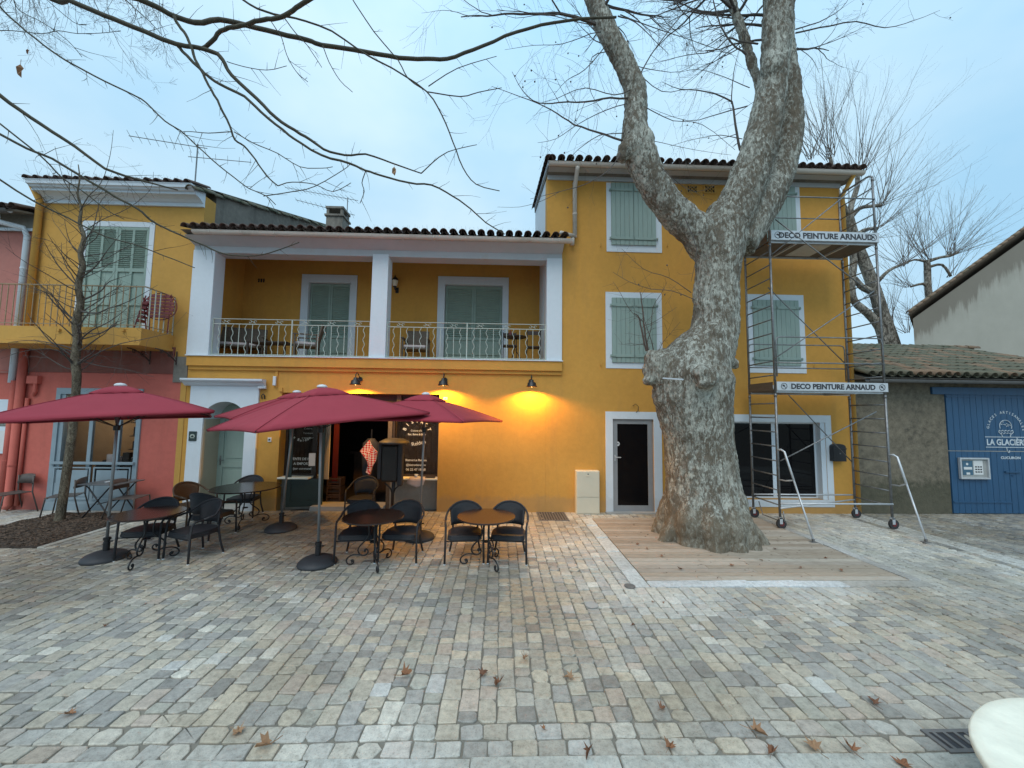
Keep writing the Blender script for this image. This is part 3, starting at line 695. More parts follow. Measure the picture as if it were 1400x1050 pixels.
obj('handle', MB().box(nx0+.07,dY-.012,.98,nx0+.10,dY-.001,1.2).tube([(nx0+.085,dY-.01,1.1),(nx0+.085,dY-.05,1.1),(nx0+.20,dY-.05,1.1)], .009, 6), M_steel, dleaf)
obj('doorstep', MB().box(nx0,YF-.1,0,nx1,dY+.1,.04), M_concrete, mid, bevel=.006)
# bistro front
bx0, bx1, bz1 = bis[0], bis[2], bis[3]; bY = YF+.22
xd0, xd1 = at(428,640,bY).x, at(534,640,bY).x; sz = at(575,652,bY).z
ftr = at(500,556,bY).z
obj('knee_wall', MB().box(bx0, bY-.02, 0, xd0, bY+.3, sz-.04), M_knee, mid); obj('knee_wall', MB().box(xd1, bY-.02, 0, bx1, bY+.3, sz-.04), M_knee, mid)
obj('sill', MB().box(bx0, YF-.01, sz-.039, xd0, bY+.3, sz), M_cream, mid, bevel=.005); obj('sill', MB().box(xd1, YF-.01, sz-.039, bx1, bY+.3, sz), M_cream, mid, bevel=.005)
xs_ = [bx0+.03, xd0, xd1, bx1-.03]
sf = obj('shopfront_frame', MB().wall(bx0+.002, bx1-.002, sz+.001, bz1-.002, bY+.04, bY+.10, [(bx0+.06, sz+.05, xd0-.06, ftr-.04),(xd0, sz+.001, xd1, ftr-.04),(xd1+.06, sz+.05, bx1-.06, ftr-.04),
    (bx0+.06, ftr+.05, at(425,545,bY).x, bz1-.05),(at(430,545,bY).x, ftr+.05, at(542,545,bY).x, bz1-.05),(at(549,545,bY).x, ftr+.05, bx1-.06, bz1-.05)]), M_woodd, mid, bevel=.004)
obj('transom_board', MB().box(bx0+.02, bY+.105, ftr, bx1-.02, bY+.13, bz1-.01), M_woodd, sf)
obj('post', MB().box(at(542.5,545,bY).x, bY-.0, ftr-.35, at(548.5,545,bY).x, bY+.039, bz1-.003), M_teak, sf)
obj('post', MB().box(xd1-.10, bY+.02, 0, xd1-.003, bY+.11, ftr-.041), M_teak, sf); obj('post', MB().box(xd0-.05+.053, bY+.02, 0, xd0+.06, bY+.11, ftr-.041), M_woodd, sf)
gl = obj('window', MB().box(xd1+.05, bY+.065, sz+.04, bx1-.05, bY+.071, ftr-.03), M_clear, mid)
gl2 = obj('window', MB().box(bx0+.05, bY+.065, sz+.04, xd0-.05, bY+.071, ftr-.03), M_clear, mid)
for (a, b_) in ((bx0+.02, xd0-.02), (xd1+.02, bx1-.02)):
    k = max(3, round((b_-a)/.11)); w_ = (b_-a)/k
    bk = obj('display_back', MB().box(a, bY+.28, sz, b_, bY+.3, ftr+.1), M_intwood, mid)
    for i in range(k): obj('board', MB().box(a+i*w_+.003, bY+.262, sz+.002, a+(i+1)*w_-.003, bY+.279, ftr+.1), M_intwood, bk)
tx = MB(); X = lambda p: at(p,600,bY+.05).x; Z = lambda q: at(570,q,bY+.05).z; ty = bY+.06
lcx, lcz = (X(543)+X(596))/2, Z(592)
arctext(tx, 'BISTROT', .115, lcx, lcz-.03, .285, radians(158), radians(22), ty)
text(tx, "Cuisine d'ici", .062, lcx, Z(590), ty); text(tx, 'Bar, Boire & Bien', .062, lcx, Z(595), ty, bold=.001)
text(tx, 'Reldon', .125, lcx+.06, Z(608), ty, ang=radians(12)); text(tx, 'Le', .09, lcx-.26, Z(606), ty, ang=radians(-60))
text(tx, 'Bistrot Le Reldon', .072, lcx, Z(630.5), ty, bold=.0015); text(tx, '@bistrotlereldon', .068, lcx, Z(637), ty, bold=.001); text(tx, '06 22 47 18 68', .078, lcx, Z(643.5), ty, bold=.0015)
obj('lettering', tx, M_print, gl)
tx = MB(); Z = lambda q: at(405,q,bY+.05).z; lcx = at(415,630,bY+.05).x
arctext(tx, 'Le Reldon', .085, lcx-.06, Z(598)+.2, .30, radians(215), radians(310), ty, True)
text(tx, 'VENTE DE PLATS', .082, lcx, Z(629), ty, bold=.002); text(tx, 'A EMPORTER', .082, lcx, Z(635.5), ty, bold=.002); text(tx, '(sur commande)', .075, lcx, Z(642), ty, bold=.001)
obj('lettering', tx, M_print, gl2)
# interior
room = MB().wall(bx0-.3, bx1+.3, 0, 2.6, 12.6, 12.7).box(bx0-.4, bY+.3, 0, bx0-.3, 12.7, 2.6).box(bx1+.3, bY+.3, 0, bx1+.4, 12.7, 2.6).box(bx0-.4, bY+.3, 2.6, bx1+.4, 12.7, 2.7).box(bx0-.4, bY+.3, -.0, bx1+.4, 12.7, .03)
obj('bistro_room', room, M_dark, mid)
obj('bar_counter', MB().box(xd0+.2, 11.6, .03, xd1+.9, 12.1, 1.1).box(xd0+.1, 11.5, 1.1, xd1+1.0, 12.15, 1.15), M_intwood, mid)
obj('doorstep', MB().box(xd0+.06, YF+.02, 0, xd1-.1, bY+.3, .10).box(xd0+.06, YF-.0, 0, xd1-.1, YF+.018, .05), M_concrete, mid, bevel=.006)
# open door leaf, swung outwards
hx, hy = at(443,640,bY).x, bY; ex = gnd(415,697); 
ang = atan2(ex.y-hy, ex.x-hx); lw = .78
leaf = MB(); Zt = ftr-.06
for (u0,z0_,u1,z1_) in ((0,.08,.09,Zt),(lw-.09,.08,lw,Zt),(.09,.08,lw-.09,.2),(.09,.62,lw-.09,.72),(.09,Zt-.09,lw-.09,Zt)):
    cxx = (u0+u1)/2; leaf.obox((hx+cos(ang)*cxx, hy+sin(ang)*cxx, (z0_+z1_)/2), (u1-u0,.045,z1_-z0_), rz=ang)
leaf.obox((hx+cos(ang)*lw/2, hy+sin(ang)*lw/2, .41), (lw-.18,.02,.42), rz=ang)
lf = obj('open_door', leaf, M_dgrn, mid, bevel=.003)
obj('pane', MB().obox((hx+cos(ang)*lw/2, hy+sin(ang)*lw/2, (.72+Zt-.09)/2), (lw-.181,.006,Zt-.09-.722), rz=ang), M_clear, lf)
pp = MB(); c_, s_ = cos(ang), sin(ang)
def onleaf(m, u0, z0_, u1, z1_, d=.006): m.obox((hx+c_*(u0+u1)/2+s_*d*-1, hy+s_*(u0+u1)/2+c_*d, (z0_+z1_)/2), (u1-u0,.002,z1_-z0_), rz=ang)
onleaf(pp, .20, 1.02, .34, 1.32, -.008); onleaf(pp, .2, 1.02, .34, 1.32, .008); obj('notice', pp, M_paper, lf)
lt = MB(); t2 = MB()
for i, (s__, q_) in enumerate((('Le Reldon',.11),('Bar',.06),('Cuisine',.06),('Terrasse',.06),('a emporter',.055))): text(t2, s__, q_, 0, Zt-.28-i*.11, 0)
lt.add([(hx+c_*(lw/2-v[0])+s_*(.010), hy+s_*(lw/2-v[0])-c_*(.010), v[2]) for v in t2.v], t2.f); obj('lettering', lt, M_print, lf)
cu_ = MB(); n = 28
cx0, cx1 = at(441,620,bY+.15).x, at(450,620,bY+.15).x
vs = []
for zz in (sz-.1, ftr-.1):
    for i in range(n+1): vs.append((cx0+(cx1-cx0)*i/n, bY+.17+.018*sin(i*1.6), zz))
cu_.add(vs, [(i,i+1,n+2+i,n+1+i) for i in range(n)]); obj('curtain', cu_, M_curt, mid, smooth=True)
cu_ = MB(); cx0, cx1 = at(455,620,bY+.5).x, at(463,620,bY+.5).x; vs = []
for zz in (.5, ftr):
    for i in range(n+1): vs.append((cx0+(cx1-cx0)*i/n, bY+.5+.03*sin(i*1.3), zz))
cu_.add(vs, [(i,i+1,n+2+i,n+1+i) for i in range(n)]); obj('curtain', cu_, M_redcurt, mid, smooth=True)

# ------------------------------------------------------------------ right house
RXr = (at(1147,260).x+at(1165,600).x)/2
rh = thing('house', 'tall ochre yellow three-storey house with sage green board shutters behind the plane tree', 'house', ((XB+RXr)/2, YF, 0))
GZ = at(950,236,8.95).z; WZ = at(950,252).z; 
rdoor = R(838,573,894,693); rdo = R(828,563,905,698)
shopo = R(982,567,1138,693); shopi = R(992,577,1130,683)
shopo = (shopo[0], at(1080,693).z, shopo[2], shopo[3])
rh_w = obj('wall', MB().wall(XB+.002, RXr, -.02, WZ+.15, YF, YF+.4, [(rdoor[0],-.02,rdoor[2],rdoor[3]), shopi]), M_yel, rh)
side = MB().prismX([(YF+.4,0),(12.75,0),(12.75, atX(732,284,XB).z),(YF+.4, GZ+.18)], XB+.003, XB+.3); obj('side_wall', side, M_white, rh)
side = MB().prismX([(YF+.4,0),(12.75,0),(12.75, atX(732,284,XB).z),(YF+.4, GZ+.18)], RXr-.3, RXr-.003); obj('side_wall', side, M_yel, rh)
obj('back_wall', MB().box(XB+.3, 12.4, 0, RXr-.3, 12.74, atX(732,284,XB).z-.1), M_yel, rh)
ex0, ex1 = at(750,229,8.9).x, at(1178,232,8.9).x
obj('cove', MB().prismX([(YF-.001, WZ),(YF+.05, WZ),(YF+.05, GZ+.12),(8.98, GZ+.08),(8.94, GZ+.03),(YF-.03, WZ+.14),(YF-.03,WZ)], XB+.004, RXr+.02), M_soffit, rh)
obj('verge_board', MB().prismX([(8.9, GZ+.06),(12.75, atX(732,284,XB).z-.05),(12.75, atX(732,284,XB).z+.06),(8.9, GZ+.17)], XB-.03, XB), M_wpaint, rh)
obj('gutter', gutter(MB(), ex0, ex1, 8.86, GZ+.075), M_gut, rh)
slope2 = atan2(atX(732,284,XB).z-GZ-.15, 12.75-8.9)
rr_ = obj('roof', MB().prismX([(8.84,GZ+.10),(12.8, GZ+.1+3.96*math.tan(slope2)),(12.8, GZ-.02+3.96*math.tan(slope2)),(9.3,GZ+.03)], XB-.02, ex1-.05), M_cement, rh)
tile_roof(rr_, XB+.06, ex1-.06, 8.78, GZ+.13, slope2, 4.0, [M_tile], pitch=.222, seed=5)
vt = MB(); Rm = Matrix.Rotation(slope2, 3, 'X'); ht = half_tile(.10, .40)
for i in range(13):
    b_ = Vector((XB-.02, 8.8+i*.33*cos(slope2), GZ+.15+i*.33*sin(slope2))); vt.add([b_+Rm@Vector(v) for v in ht.v], ht.f)
obj('verge_tiles', vt, M_tile, rr_, smooth=True)
spikes(rr_, XB+.2, ex1-.2, 8.95, GZ+.25, 120, 4)
# downpipe of the right roof onto the lower gutter
dx = at(785,290).x
dpz0, dpz1 = at(785,333).z, GZ+.05
obj('downpipe', MB().tube([(dx+.0,8.86,GZ+.02),(dx,8.9,GZ-.05),(dx,YF-.09,GZ-.28),(dx,YF-.09,dpz0+.12)], .055, 10).tube([(dx,YF-.09,dpz0+.15),(at(766,325,9.0).x,9.0,dpz0+.13)], .045, 8).tube([(dx-.06,YF-.09,dpz0+.12),(dx-.06,YF-.09,dpz0-.08)], .05, 10), M_gut, rh, smooth=True)
for z in (dpz0+.7, dpz0+1.5): obj('pipe_clip', MB().lathe([(.062,z),(.062,z+.03)], 10, (dx,YF-.09,0)).box(dx-.01,YF-.08,z,dx+.01,YF,z+.02), M_gut, rh)
for o_, i_ in (((829,251,904,345),(835,250,896,336)), ((828,400,905,504),(836,408,897,496)), ((1018,252,1094,346),(1024,256,1087,337)), ((1022,403,1100,510),(1029,411,1092,500))):
    o2, i2 = R(*o_), R(*i_)
    top = min(o2[3], WZ-.002); o2 = (o2[0],o2[1],o2[2],top)
    i3 = (i2[0],i2[1],i2[2],min(i2[3], top-.01))
    obj('window_surround', MB().wall(o2[0],o2[2],o2[1],o2[3],YF-.014,YF-.001), M_white, rh)
    shutters(rh, i3, YF-.015)
for px_, py_ in ((821,337),(912,337),(821,500),(1112,502),(1112,340)):
    p = at(px_,py_); obj('shutter_hook', MB().tube([(p.x,YF,p.z),(p.x,YF-.05,p.z),(p.x,YF-.05,p.z+.05)], .008, 5).box(p.x-.015,YF-.06,p.z+.04,p.x+.015,YF-.045,p.z+.07), M_yel2, rh)
for px_ in (946,970):
    p = at(px_,259); vv = MB().box(p.x-.13,YF-.012,p.z-.10,p.x+.13,YF-.004,p.z+.10)
    vo = obj('vent_grille', vv, M_dark, rh); lt = MB()
    for k in (-1,1):
        for q in (-.09,0,.09): lt.obox((p.x+q,YF-.016,p.z),(.02,.008,.24),ry=k*radians(45))
    lt.frame((p.x-.15,p.z-.12,p.x+.15,p.z+.12),(p.x-.12,p.z-.09,p.x+.12,p.z+.09),YF-.022,YF-.001); obj('lattice', lt, M_yel2, vo)
# door
obj('door_surround', MB().wall(rdo[0],rdo[2],0,rdo[3],YF-.014,YF-.001,[(rdoor[0],0,rdoor[2],rdoor[3])]), M_white, rh)
dl = obj('door', MB().wall(rdoor[0],rdoor[2],.03,rdoor[3],YF+.03,YF+.08,[(rdoor[0]+.12,.16,rdoor[2]-.13,rdoor[3]-.12)]).box(rdoor[0],YF+.02,0,rdoor[2],YF+.1,.029), M_grey, rh, bevel=.004)
obj('pane', MB().box(rdoor[0]+.11,YF+.05,.15,rdoor[2]-.12,YF+.058,rdoor[3]-.11), M_glass, dl)
hp = at(843,625); obj('handle', MB().tube([(rdoor[0]+.06,YF+.03,hp.z),(rdoor[0]+.06,YF-.02,hp.z),(rdoor[0]+.19,YF-.02,hp.z-.005)], .011, 6).box(rdoor[0]+.045,YF+.02,hp.z-.09,rdoor[0]+.075,YF+.029,hp.z+.05), M_alu, dl)
hp = at(845,607); obj('sticker', MB().prismY([(hp.x+.055*cos(a),hp.z+.055*sin(a)) for a in [2*pi*k/20 for k in range(20)]],YF+.046,YF+.0495), M_paper, dl)
obj('sticker_print', MB().box(hp.x-.03,YF+.0445,hp.z-.012,hp.x+.03,YF+.0455,hp.z+.012), M_ink, dl)
obj('doorstep', MB().box(rdo[0]-.02,YF-.14,0,rdo[2]+.02,YF+.02,.025), M_concrete, rh)
# shop window
obj('window_surround', MB().wall(shopo[0],shopo[2],shopo[1],shopo[3],YF-.014,YF-.001,[shopi]), M_white, rh)
wn = obj('window', MB().wall(shopi[0]+.002,shopi[2]-.12,shopi[1]+.002,shopi[3]-.002,YF+.16,YF+.2,[(shopi[0]+.04,shopi[1]+.04,at(1056,630,YF+.16).x,shopi[3]-.04),(at(1061,630,YF+.16).x,shopi[1]+.04,shopi[2]-.16,shopi[3]-.04)]).box(shopi[2]-.119,YF+.005,shopi[1]+.002,shopi[2]-.002,YF+.25,shopi[3]-.002), M_wpaint, rh)
obj('pane', MB().box(shopi[0]+.03,YF+.17,shopi[1]+.03,shopi[2]-.15,YF+.178,shopi[3]-.03), M_glass, wn)
# corner downpipe in yellow
cpx = RXr+.03
obj('corner_downpipe', MB().tube([(cpx-.02,8.88,GZ+.03),(cpx,YF-.05,GZ-.3),(cpx,YF-.05,.05)], .05, 10), M_yel2, rh, smooth=True)
wz = at(865,555); obj('cable', MB().tube([(wz.x,YF-.01,wz.z),(wz.x+.05,YF-.06,wz.z+.05),(wz.x+.13,YF-.05,wz.z-.02),(wz.x+.12,YF-.03,wz.z-.12),(wz.x+.07,YF-.02,wz.z-.16)], .007, 5), M_blk, rh)

# ------------------------------------------------------------------ left house
LX0 = at(40,440).x
lh = thing('house', 'yellow-topped house with brick red ground floor, small balcony and wide white cornice', 'house', ((LX0+XA)/2, YF, 0))
Yb = 8.45; bt = at(120,447,Yb).z; bb_ = at(120,471,Yb).z
CZ0 = at(160,281).z; CZ1 = at(160,247,8.85).z
wr = R(107,303,207,450); wi = R(114,310,200,450); wr = (wr[0],bt-.02,wr[2],wr[3]); wi = (wi[0],bt,wi[2],wi[3])
shp = R(72,531,191,683); shi = (shp[0]+.10, .0, shp[2]-.10, shp[3]-.14)
obj('upper_wall', MB().wall(LX0, XU-.002, bb_-.4, CZ0+.3, YF, YF+.35, [wi]), M_yel2, lh)
rb = at(150,510).z
obj('shop_fascia', MB().box(LX0, YF-.03, rb, XA-.32, YF-.001, bb_+.1), M_redband, lh)
obj('shop_fascia_end', MB().box(XA-.319, YF-.024, rb-.2, XA-.002, YF-.001, bb_-.12), M_cement, lh)
obj('lower_wall', MB().wall(LX0, XA-.002, -.02, bb_-.401, YF+.001, YF+.35, [(shi[0],.0-.02,shi[2],shi[3])]), M_red, lh)
obj('corner_strip', MB().box(XA-.13, YF-.012, 0, XA-.003, YF-.001, rb-.2), M_yel2, lh)
wl = obj('window_surround', MB().wall(wr[0],wr[2],wr[1],wr[3],YF-.016,YF-.001,[wi]), M_white, lh)
louvre_pair(lh, (wi[0]+.005,wi[1],wi[2]-.005,wi[3]-.005), YF+.04, split=.60, cols=2, pitch=.05)
# cornice
ch_ = CZ1-CZ0; cp = [(YF-.001,CZ0),(YF-.05,CZ0),(YF-.05,CZ0+.22*ch_),(YF-.09,CZ0+.26*ch_),(YF-.14,CZ0+.36*ch_),(YF-.22,CZ0+.44*ch_),(YF-.30,CZ0+.47*ch_),(YF-.30,CZ0+.60*ch_),(YF-.36,CZ0+.63*ch_),(YF-.38,CZ0+.72*ch_),(YF-.42,CZ0+.75*ch_),(YF-.43,CZ0+.90*ch_),(YF-.45,CZ1),(YF-.001,CZ1)]
cxl, cxr = at(42,265,9.0).x, XU
obj('cornice', MB().prismX([(y,z) for y,z in reversed(cp)], cxl, cxr), M_wpaint, lh)
# gable wall above the loggia roof
zt0 = atX(270,249,XU).z; pb = atX(452,309,XU)
obj('gable_wall', MB().prismX([(YF+.351,ZC+.12),(pb.y+1.0,ZC+.12),(pb.y+1.0,pb.z-.05+(pb.z-zt0)/(pb.y-YF)*1.0),(YF+.351,zt0-.1+.35*(pb.z-zt0)/(pb.y-YF))], XU-.34, XU-.001), M_cement, lh)
sl3 = atan2(pb.z-zt0, pb.y-YF)
rl_ = obj('roof', MB().prismX([(YF-.42,CZ1+.01),(pb.y+1.3,CZ1+.01+(pb.y+1.72-YF)*math.tan(sl3)),(pb.y+1.3,CZ1-.08+(pb.y+1.72-YF)*math.tan(sl3)),(YF-.42,CZ1+.003)], LX0, XU-.05), M_cement, lh)
tile_roof(rl_, LX0+.1, XU-.12, 8.86, CZ1+.0, sl3, .6, [M_tile], pitch=.23, seed=8, r=.075)
vt = MB(); Rm = Matrix.Rotation(sl3, 3, 'X'); ht = half_tile(.11, .42)
for i in range(int((pb.y+1.3-8.86)/.34/cos(sl3))+1):
    b_ = Vector((XU-.03+.02*sin(i*3.1), 8.86+i*.34*cos(sl3), zt0-.12-.44*math.tan(sl3)*0+(i*.34*cos(sl3)-.44)*math.tan(sl3)+.02*sin(i*2.3))); vt.add([b_+Rm@Vector(v) for v in ht.v], ht.f)
obj('verge_tiles', vt, M_tileg, rl_, smooth=True)
spikes(rl_, LX0+.2, XU-.2, 8.95, CZ1+.08, 90, 6)
# balcony
bx_r1, bx_r2 = at(193,455,Yb).x, at(238,460).x; bxl = at(0,455,Yb).x-1.2
bal = obj('balcony', MB().prismZ([(bxl,Yb),(bx_r1,Yb),(bx_r2,YF-.0),(bxl,YF-.0)], bb_, bt), M_yel2, lh)
obj('fascia_lip', MB().prismZ([(bxl,Yb-.03),(bx_r1+.01,Yb-.03),(bx_r2+.03,YF),(bxl,YF)], bb_+.001, bb_+.05), M_yel2, bal)
zr2 = at(120,389,Yb).z
rl = obj('balcony_railing', MB().box(bxl,Yb+.03,zr2-.02,bx_r1-.02,Yb+.06,zr2).box(bxl,Yb+.035,bt+.06,bx_r1-.02,Yb+.055,bt+.075).tube([(bx_r1-.02,Yb+.045,zr2-.01),(bx_r2-.03,YF-.02,zr2-.01)],.014,5).tube([(bx_r1-.02,Yb+.045,bt+.07),(bx_r2-.03,YF-.02,bt+.07)],.01,5), M_oldrail, lh)
x = bxl
while x < bx_r1-.02: obj('bar', MB().box(x-.006,Yb+.04,bt,x+.006,Yb+.052,zr2-.02), M_oldrail, rl); x += .135
for k in range(1,7):
    f_ = k/6; p = Vector((bx_r1-.02+(bx_r2-bx_r1-.01)*f_, Yb+.045+(YF-Yb-.065)*f_, 0)); obj('bar', MB().box(p.x-.008,p.y-.008,bt,p.x+.008,p.y+.008,zr2-.02), M_rail, rl)
for px_ in (195,232):   # scroll brackets
    xx = at(px_,480,9.0).x-.06; pts = [(xx, 9.25-.55*k/14*1.0, bb_-.02-.22*(1-k/14)**2) for k in range(15)]
    m = MB().tube(pts, .014, 6).tube([(xx,9.27,bb_-.32),(xx,9.27,bb_)], .014, 6)
    for (cy_, cz_, r0) in ((9.08,bb_-.11,.08),(8.86,bb_-.07,.055)): m.tube([(xx, cy_+r0*(1-k/22)*cos(k*.5), cz_+r0*(1-k/22)*sin(k*.5)) for k in range(20)], .009, 5)
    obj('scroll_bracket', m, M_rust, bal)
for px_ in (82,170): 
    p = at(px_,450,Yb); obj('bolt', MB().lathe([(.03,0),(.03,.03)],8,(p.x,0,0)).v and MB().box(p.x-.03,Yb-.045,p.z-.05,p.x+.03,Yb-.001,p.z+.0), M_yel2, bal)
# shop window of the left house
sY = YF-.03
obj('shopfront_frame', MB().wall(shp[0],shp[2],0,shp[3],sY,YF+.12,[(shi[0],.62,shi[2],shi[3])]), M_blue, lh, bevel=.006)
sx = [at(p_,600).x for p_ in (82,119,124,157,162,190)]
wz0, wz1 = at(130,631).z, shi[3]-.04
mu = MB().box(sx[1],YF+.02,.62,sx[2],YF+.08,shi[3]-.002).box(sx[3],YF+.021,.62,sx[4],YF+.081,shi[3]-.002).box(shi[0]+.002,YF+.0,.622,sx[0]+.04,YF+.1,shi[3]-.003).box(sx[5]-.02,YF+.0,.622,shi[2]-.002,YF+.1,shi[3]-.003)
mm_ = obj('mullion', mu, M_blue, lh)
obj('window_sill', MB().box(shp[0]+.05,sY-.05,wz0-.06,shp[2]-.05,sY-.001,wz0), M_blue, lh, bevel=.004)
for (a, b_) in ((sx[0],sx[1]),(sx[2],sx[3]),(sx[4],sx[5])):
    obj('pane', MB().box(a,YF+.04,.63,b_,YF+.046,shi[3]-.01), M_clear, mm_)
pz = wz0-.12
for (a, b_) in ((shp[0]+.12,shp[0]+.12+(shp[2]-shp[0]-.3)*.5),(shp[0]+.18+(shp[2]-shp[0]-.3)*.5,shp[2]-.12)):
    obj('panel', MB().frame((a,.24,b_,pz),(a+.03,.27,b_-.03,pz-.03),sY-.018,sY-.001).box(a+.07,sY-.012,.31,b_-.07,sY-.001,pz-.07), M_blue, lh, bevel=.003)
obj('plinth_board', MB().box(shp[0]-.01,sY-.03,0,shp[2]+.01,sY-.001,.17), M_blue, lh, bevel=.004)
inter = MB().box(shi[0]-.3,12,.3,shi[2]+.3,12.1,2.6).box(shi[0]-.4,YF+.36,.3,shi[0]-.3,12.1,2.6).box(shi[2]+.3,YF+.36,.3,shi[2]+.4,12.1,2.6).box(shi[0]-.4,YF+.36,2.6,shi[2]+.4,12.1,2.7).box(shi[0]-.4,YF+.13,.2,shi[2]+.4,12.1,.4)
obj('shop_room', inter, mat('shop_plaster', (.20,.165,.125), .8, .1, 4, 50, 0), lh)
shv = MB(); gd = MB(); gd2 = MB(); rg = random.Random(3)
for z in (.9,1.25,1.6,1.95):
    shv.box(shi[0]+.5,10.5,z,shi[2],10.8,z+.02); x = shi[0]+.55
    while x < shi[2]-.1:
        w_ = rg.uniform(.05,.12); (gd if rg.random()<.5 else gd2).box(x,10.55,z+.021,x+w_,10.7,z+.02+rg.uniform(.1,.24)); x += w_+rg.uniform(.02,.12)
obj('shelf', shv, M_woodd, lh); obj('shop_goods', gd, M_print, lh, kind='stuff'); obj('shop_goods', gd2, M_ink, lh, kind='stuff')
ig = MB(); ig2 = MB()
for k in range(16):
    x = shi[0]+.35+rg.random()*(shi[2]-shi[0]-.6); y = 9.95+rg.random()*.25; w_ = rg.uniform(.03,.09); (ig if k % 2 else ig2).box(x-w_,y-.05,.96,x+w_,y+.05,.96+rg.uniform(.06,.32))
obj('shop_goods', ig, M_cloth, lh, kind='stuff'); obj('shop_goods', ig2, M_woodd, lh, kind='stuff')
obj('display_counter', MB().box(shi[0]+.3,9.9,.4,shi[0]+1.3,10.3,.95).box(shi[0]+1.5,9.8,.4,shi[2]-.1,10.1,1.0), M_dark, lh)
lp = at(149,572,9.9); lamp = obj('shop_lamp', MB().lathe([(.02,.05),(.045,.01),(.05,0)],16,(lp.x,lp.y,lp.z)), M_glow, lh)
pt = bpy.data.lights.new('shop_light', 'POINT'); pt.energy = 45; pt.color = (1,.70,.42); pt.shadow_soft_size = .3; po_ = bpy.data.objects.new('shop_light', pt); COL.objects.link(po_); po_.parent = lamp; po_.location = Vector((lp.x+.4,11.2,lp.z+.25))-OFF[lamp.as_pointer()]
# pipes down the left corner
def pipe(parent, pts, r, m_, name='downpipe', clips=()):
    o = obj(name, MB().tube(pts, r, 10), m_, parent, smooth=True)
    for (x, y, z) in clips: obj('pipe_clip', MB().lathe([(r+.008,z),(r+.008,z+.03)], 10, (x,y,0)), m_, o)
a = at(60,300); pipe(lh, [(LX0+.06,YF-.30,CZ0+.35),(LX0+.06,YF-.09,CZ0),(LX0+.06,YF-.09,bt)], .065, M_yel2)
a0, a1 = at(37,500), at(20,680); xx = (a0.x+a1.x)/2
pipe(lh, [(xx,YF-.09,bb_),(xx,YF-.09,.12),(xx-.03,YF-.14,.05)], .075, M_red, clips=[(xx,YF-.09,1.0),(xx,YF-.09,2.2)])
a0 = at(34,560); pipe(lh, [(a0.x+.09,YF-.05,2.55),(a0.x+.09,YF-.05,.1)], .035, M_red)
mb2 = at(50,523); obj('pipe_boss', MB().box(mb2.x-.12,YF-.10,mb2.z-.03,mb2.x+.12,YF-.002,mb2.z+.15).tube([(mb2.x+.05,YF-.06,mb2.z-.02),(mb2.x+.05,YF-.06,mb2.z-.22),(mb2.x-.02,YF-.02,mb2.z-.3)],.035,8), M_red, lh)

# ------------------------------------------------------------------ pink house
ph = thing('house', 'faded pink house cut by the left edge of the photo, with a white downpipe', 'house', (LX0-2.2, YF, 0))
PZ = at(20,316).z; PE = at(20,289,8.9).z
obj('wall', MB().wall(LX0-5, LX0-.002, bb_-.5, PZ, YF+.02, YF+.35), M_pink, ph)
obj('lower_wall', MB().wall(LX0-5, LX0-.002, -.02, bb_-.501, YF+.021, YF+.35), M_red, ph)
obj('lower_moulding', MB().box(LX0-5, YF-.01, at(10,510).z, LX0-.35, YF+.019, at(10,510).z+.05), M_pink, ph)
obj('eaves_wall', MB().wall(LX0-5, LX0-.002, PZ+.001, PE+.1, YF-.05, YF+.35), M_cement, ph)
obj('string_course', MB().box(LX0-5,YF-.07,PZ-.02,LX0-.002,YF-.051,PZ+.05), M_wpaint, ph)
pf = obj('roof', MB().prismX([(8.86,PE+.03),(13,PE+1.2),(13,PE+1.1),(8.9,PE)], LX0-5, LX0-.02), M_cement, ph)
tile_roof(pf, LX0-4.9, LX0-.08, 8.82, PE+.06, radians(16), .8, [M_tile], seed=9)
obj('gutter', gutter(MB(), LX0-5, LX0-.1, 8.8, PE-.02, .07), mat('dark_zinc', (.10,.095,.09), .6, .2), ph)
wx = at(37,390).x
pipe(ph, [(wx-.3,8.85,PE-.1),(wx-.3,8.9,PE-.25),(wx-.05,9.15,PZ+.02),(wx-.03,YF-.07,PZ-.15),(wx-.03,YF-.07,2.9)], .06, M_wpaint, clips=[(wx-.03,YF-.07,4.2),(wx-.03,YF-.07,5.6)])
a0 = (at(22,520).x+at(10,680).x)/2; pipe(ph, [(a0,YF-.06,2.95),(a0,YF-.06,.1)], .06, M_red, clips=[(a0,YF-.06,1.1)])
obj('balcony_rail_left', MB().box(LX0-3,Yb+.03,zr2-.5,LX0-2.9,Yb+.06,zr2-.4), M_oldrail, ph) if False else None

# ------------------------------------------------------------------ garage with the blue doors
gx_a = RXr+.06; EZ = at(1290,524).z; gdl = (at(1297,600).x+at(1303,690).x)/2; GR = 17.0
gr_ = thing('garage', 'low grey cement garage with blue board doors and a mossy tiled roof', 'garage', (12.5, YF, 0))
dz1 = at(1345,541).z
obj('wall', MB().wall(gx_a, GR, -.02, EZ+.1, YF+.03, YF+.4, [(gdl,-.02,GR-1.2,dz1+.12)]), M_garage, gr_)
obj('lintel', MB().box(gdl-.35, YF-.02, dz1+.02, GR, YF+.029, dz1+.20), M_navy, gr_)
obj('soffit_board', MB().box(gx_a, YF-.30, EZ+.03, GR, YF+.02, EZ+.06), M_woodd, gr_)
obj('gutter', gutter(MB(), gx_a+.05, GR, 8.93, EZ+.03, .065), mat('zinc_gutter', (.17,.165,.16), .5, .15, metal=.4), gr_)
gz_ = at(1290,478,13.0).z; sl4 = atan2(gz_-EZ-.1, 13.0-8.95)
rfg = obj('roof', MB().prismX([(8.93,EZ+.07),(13.0,gz_),(13.0,gz_-.15),(9.2,EZ+.05)], gx_a, GR), M_cement, gr_)
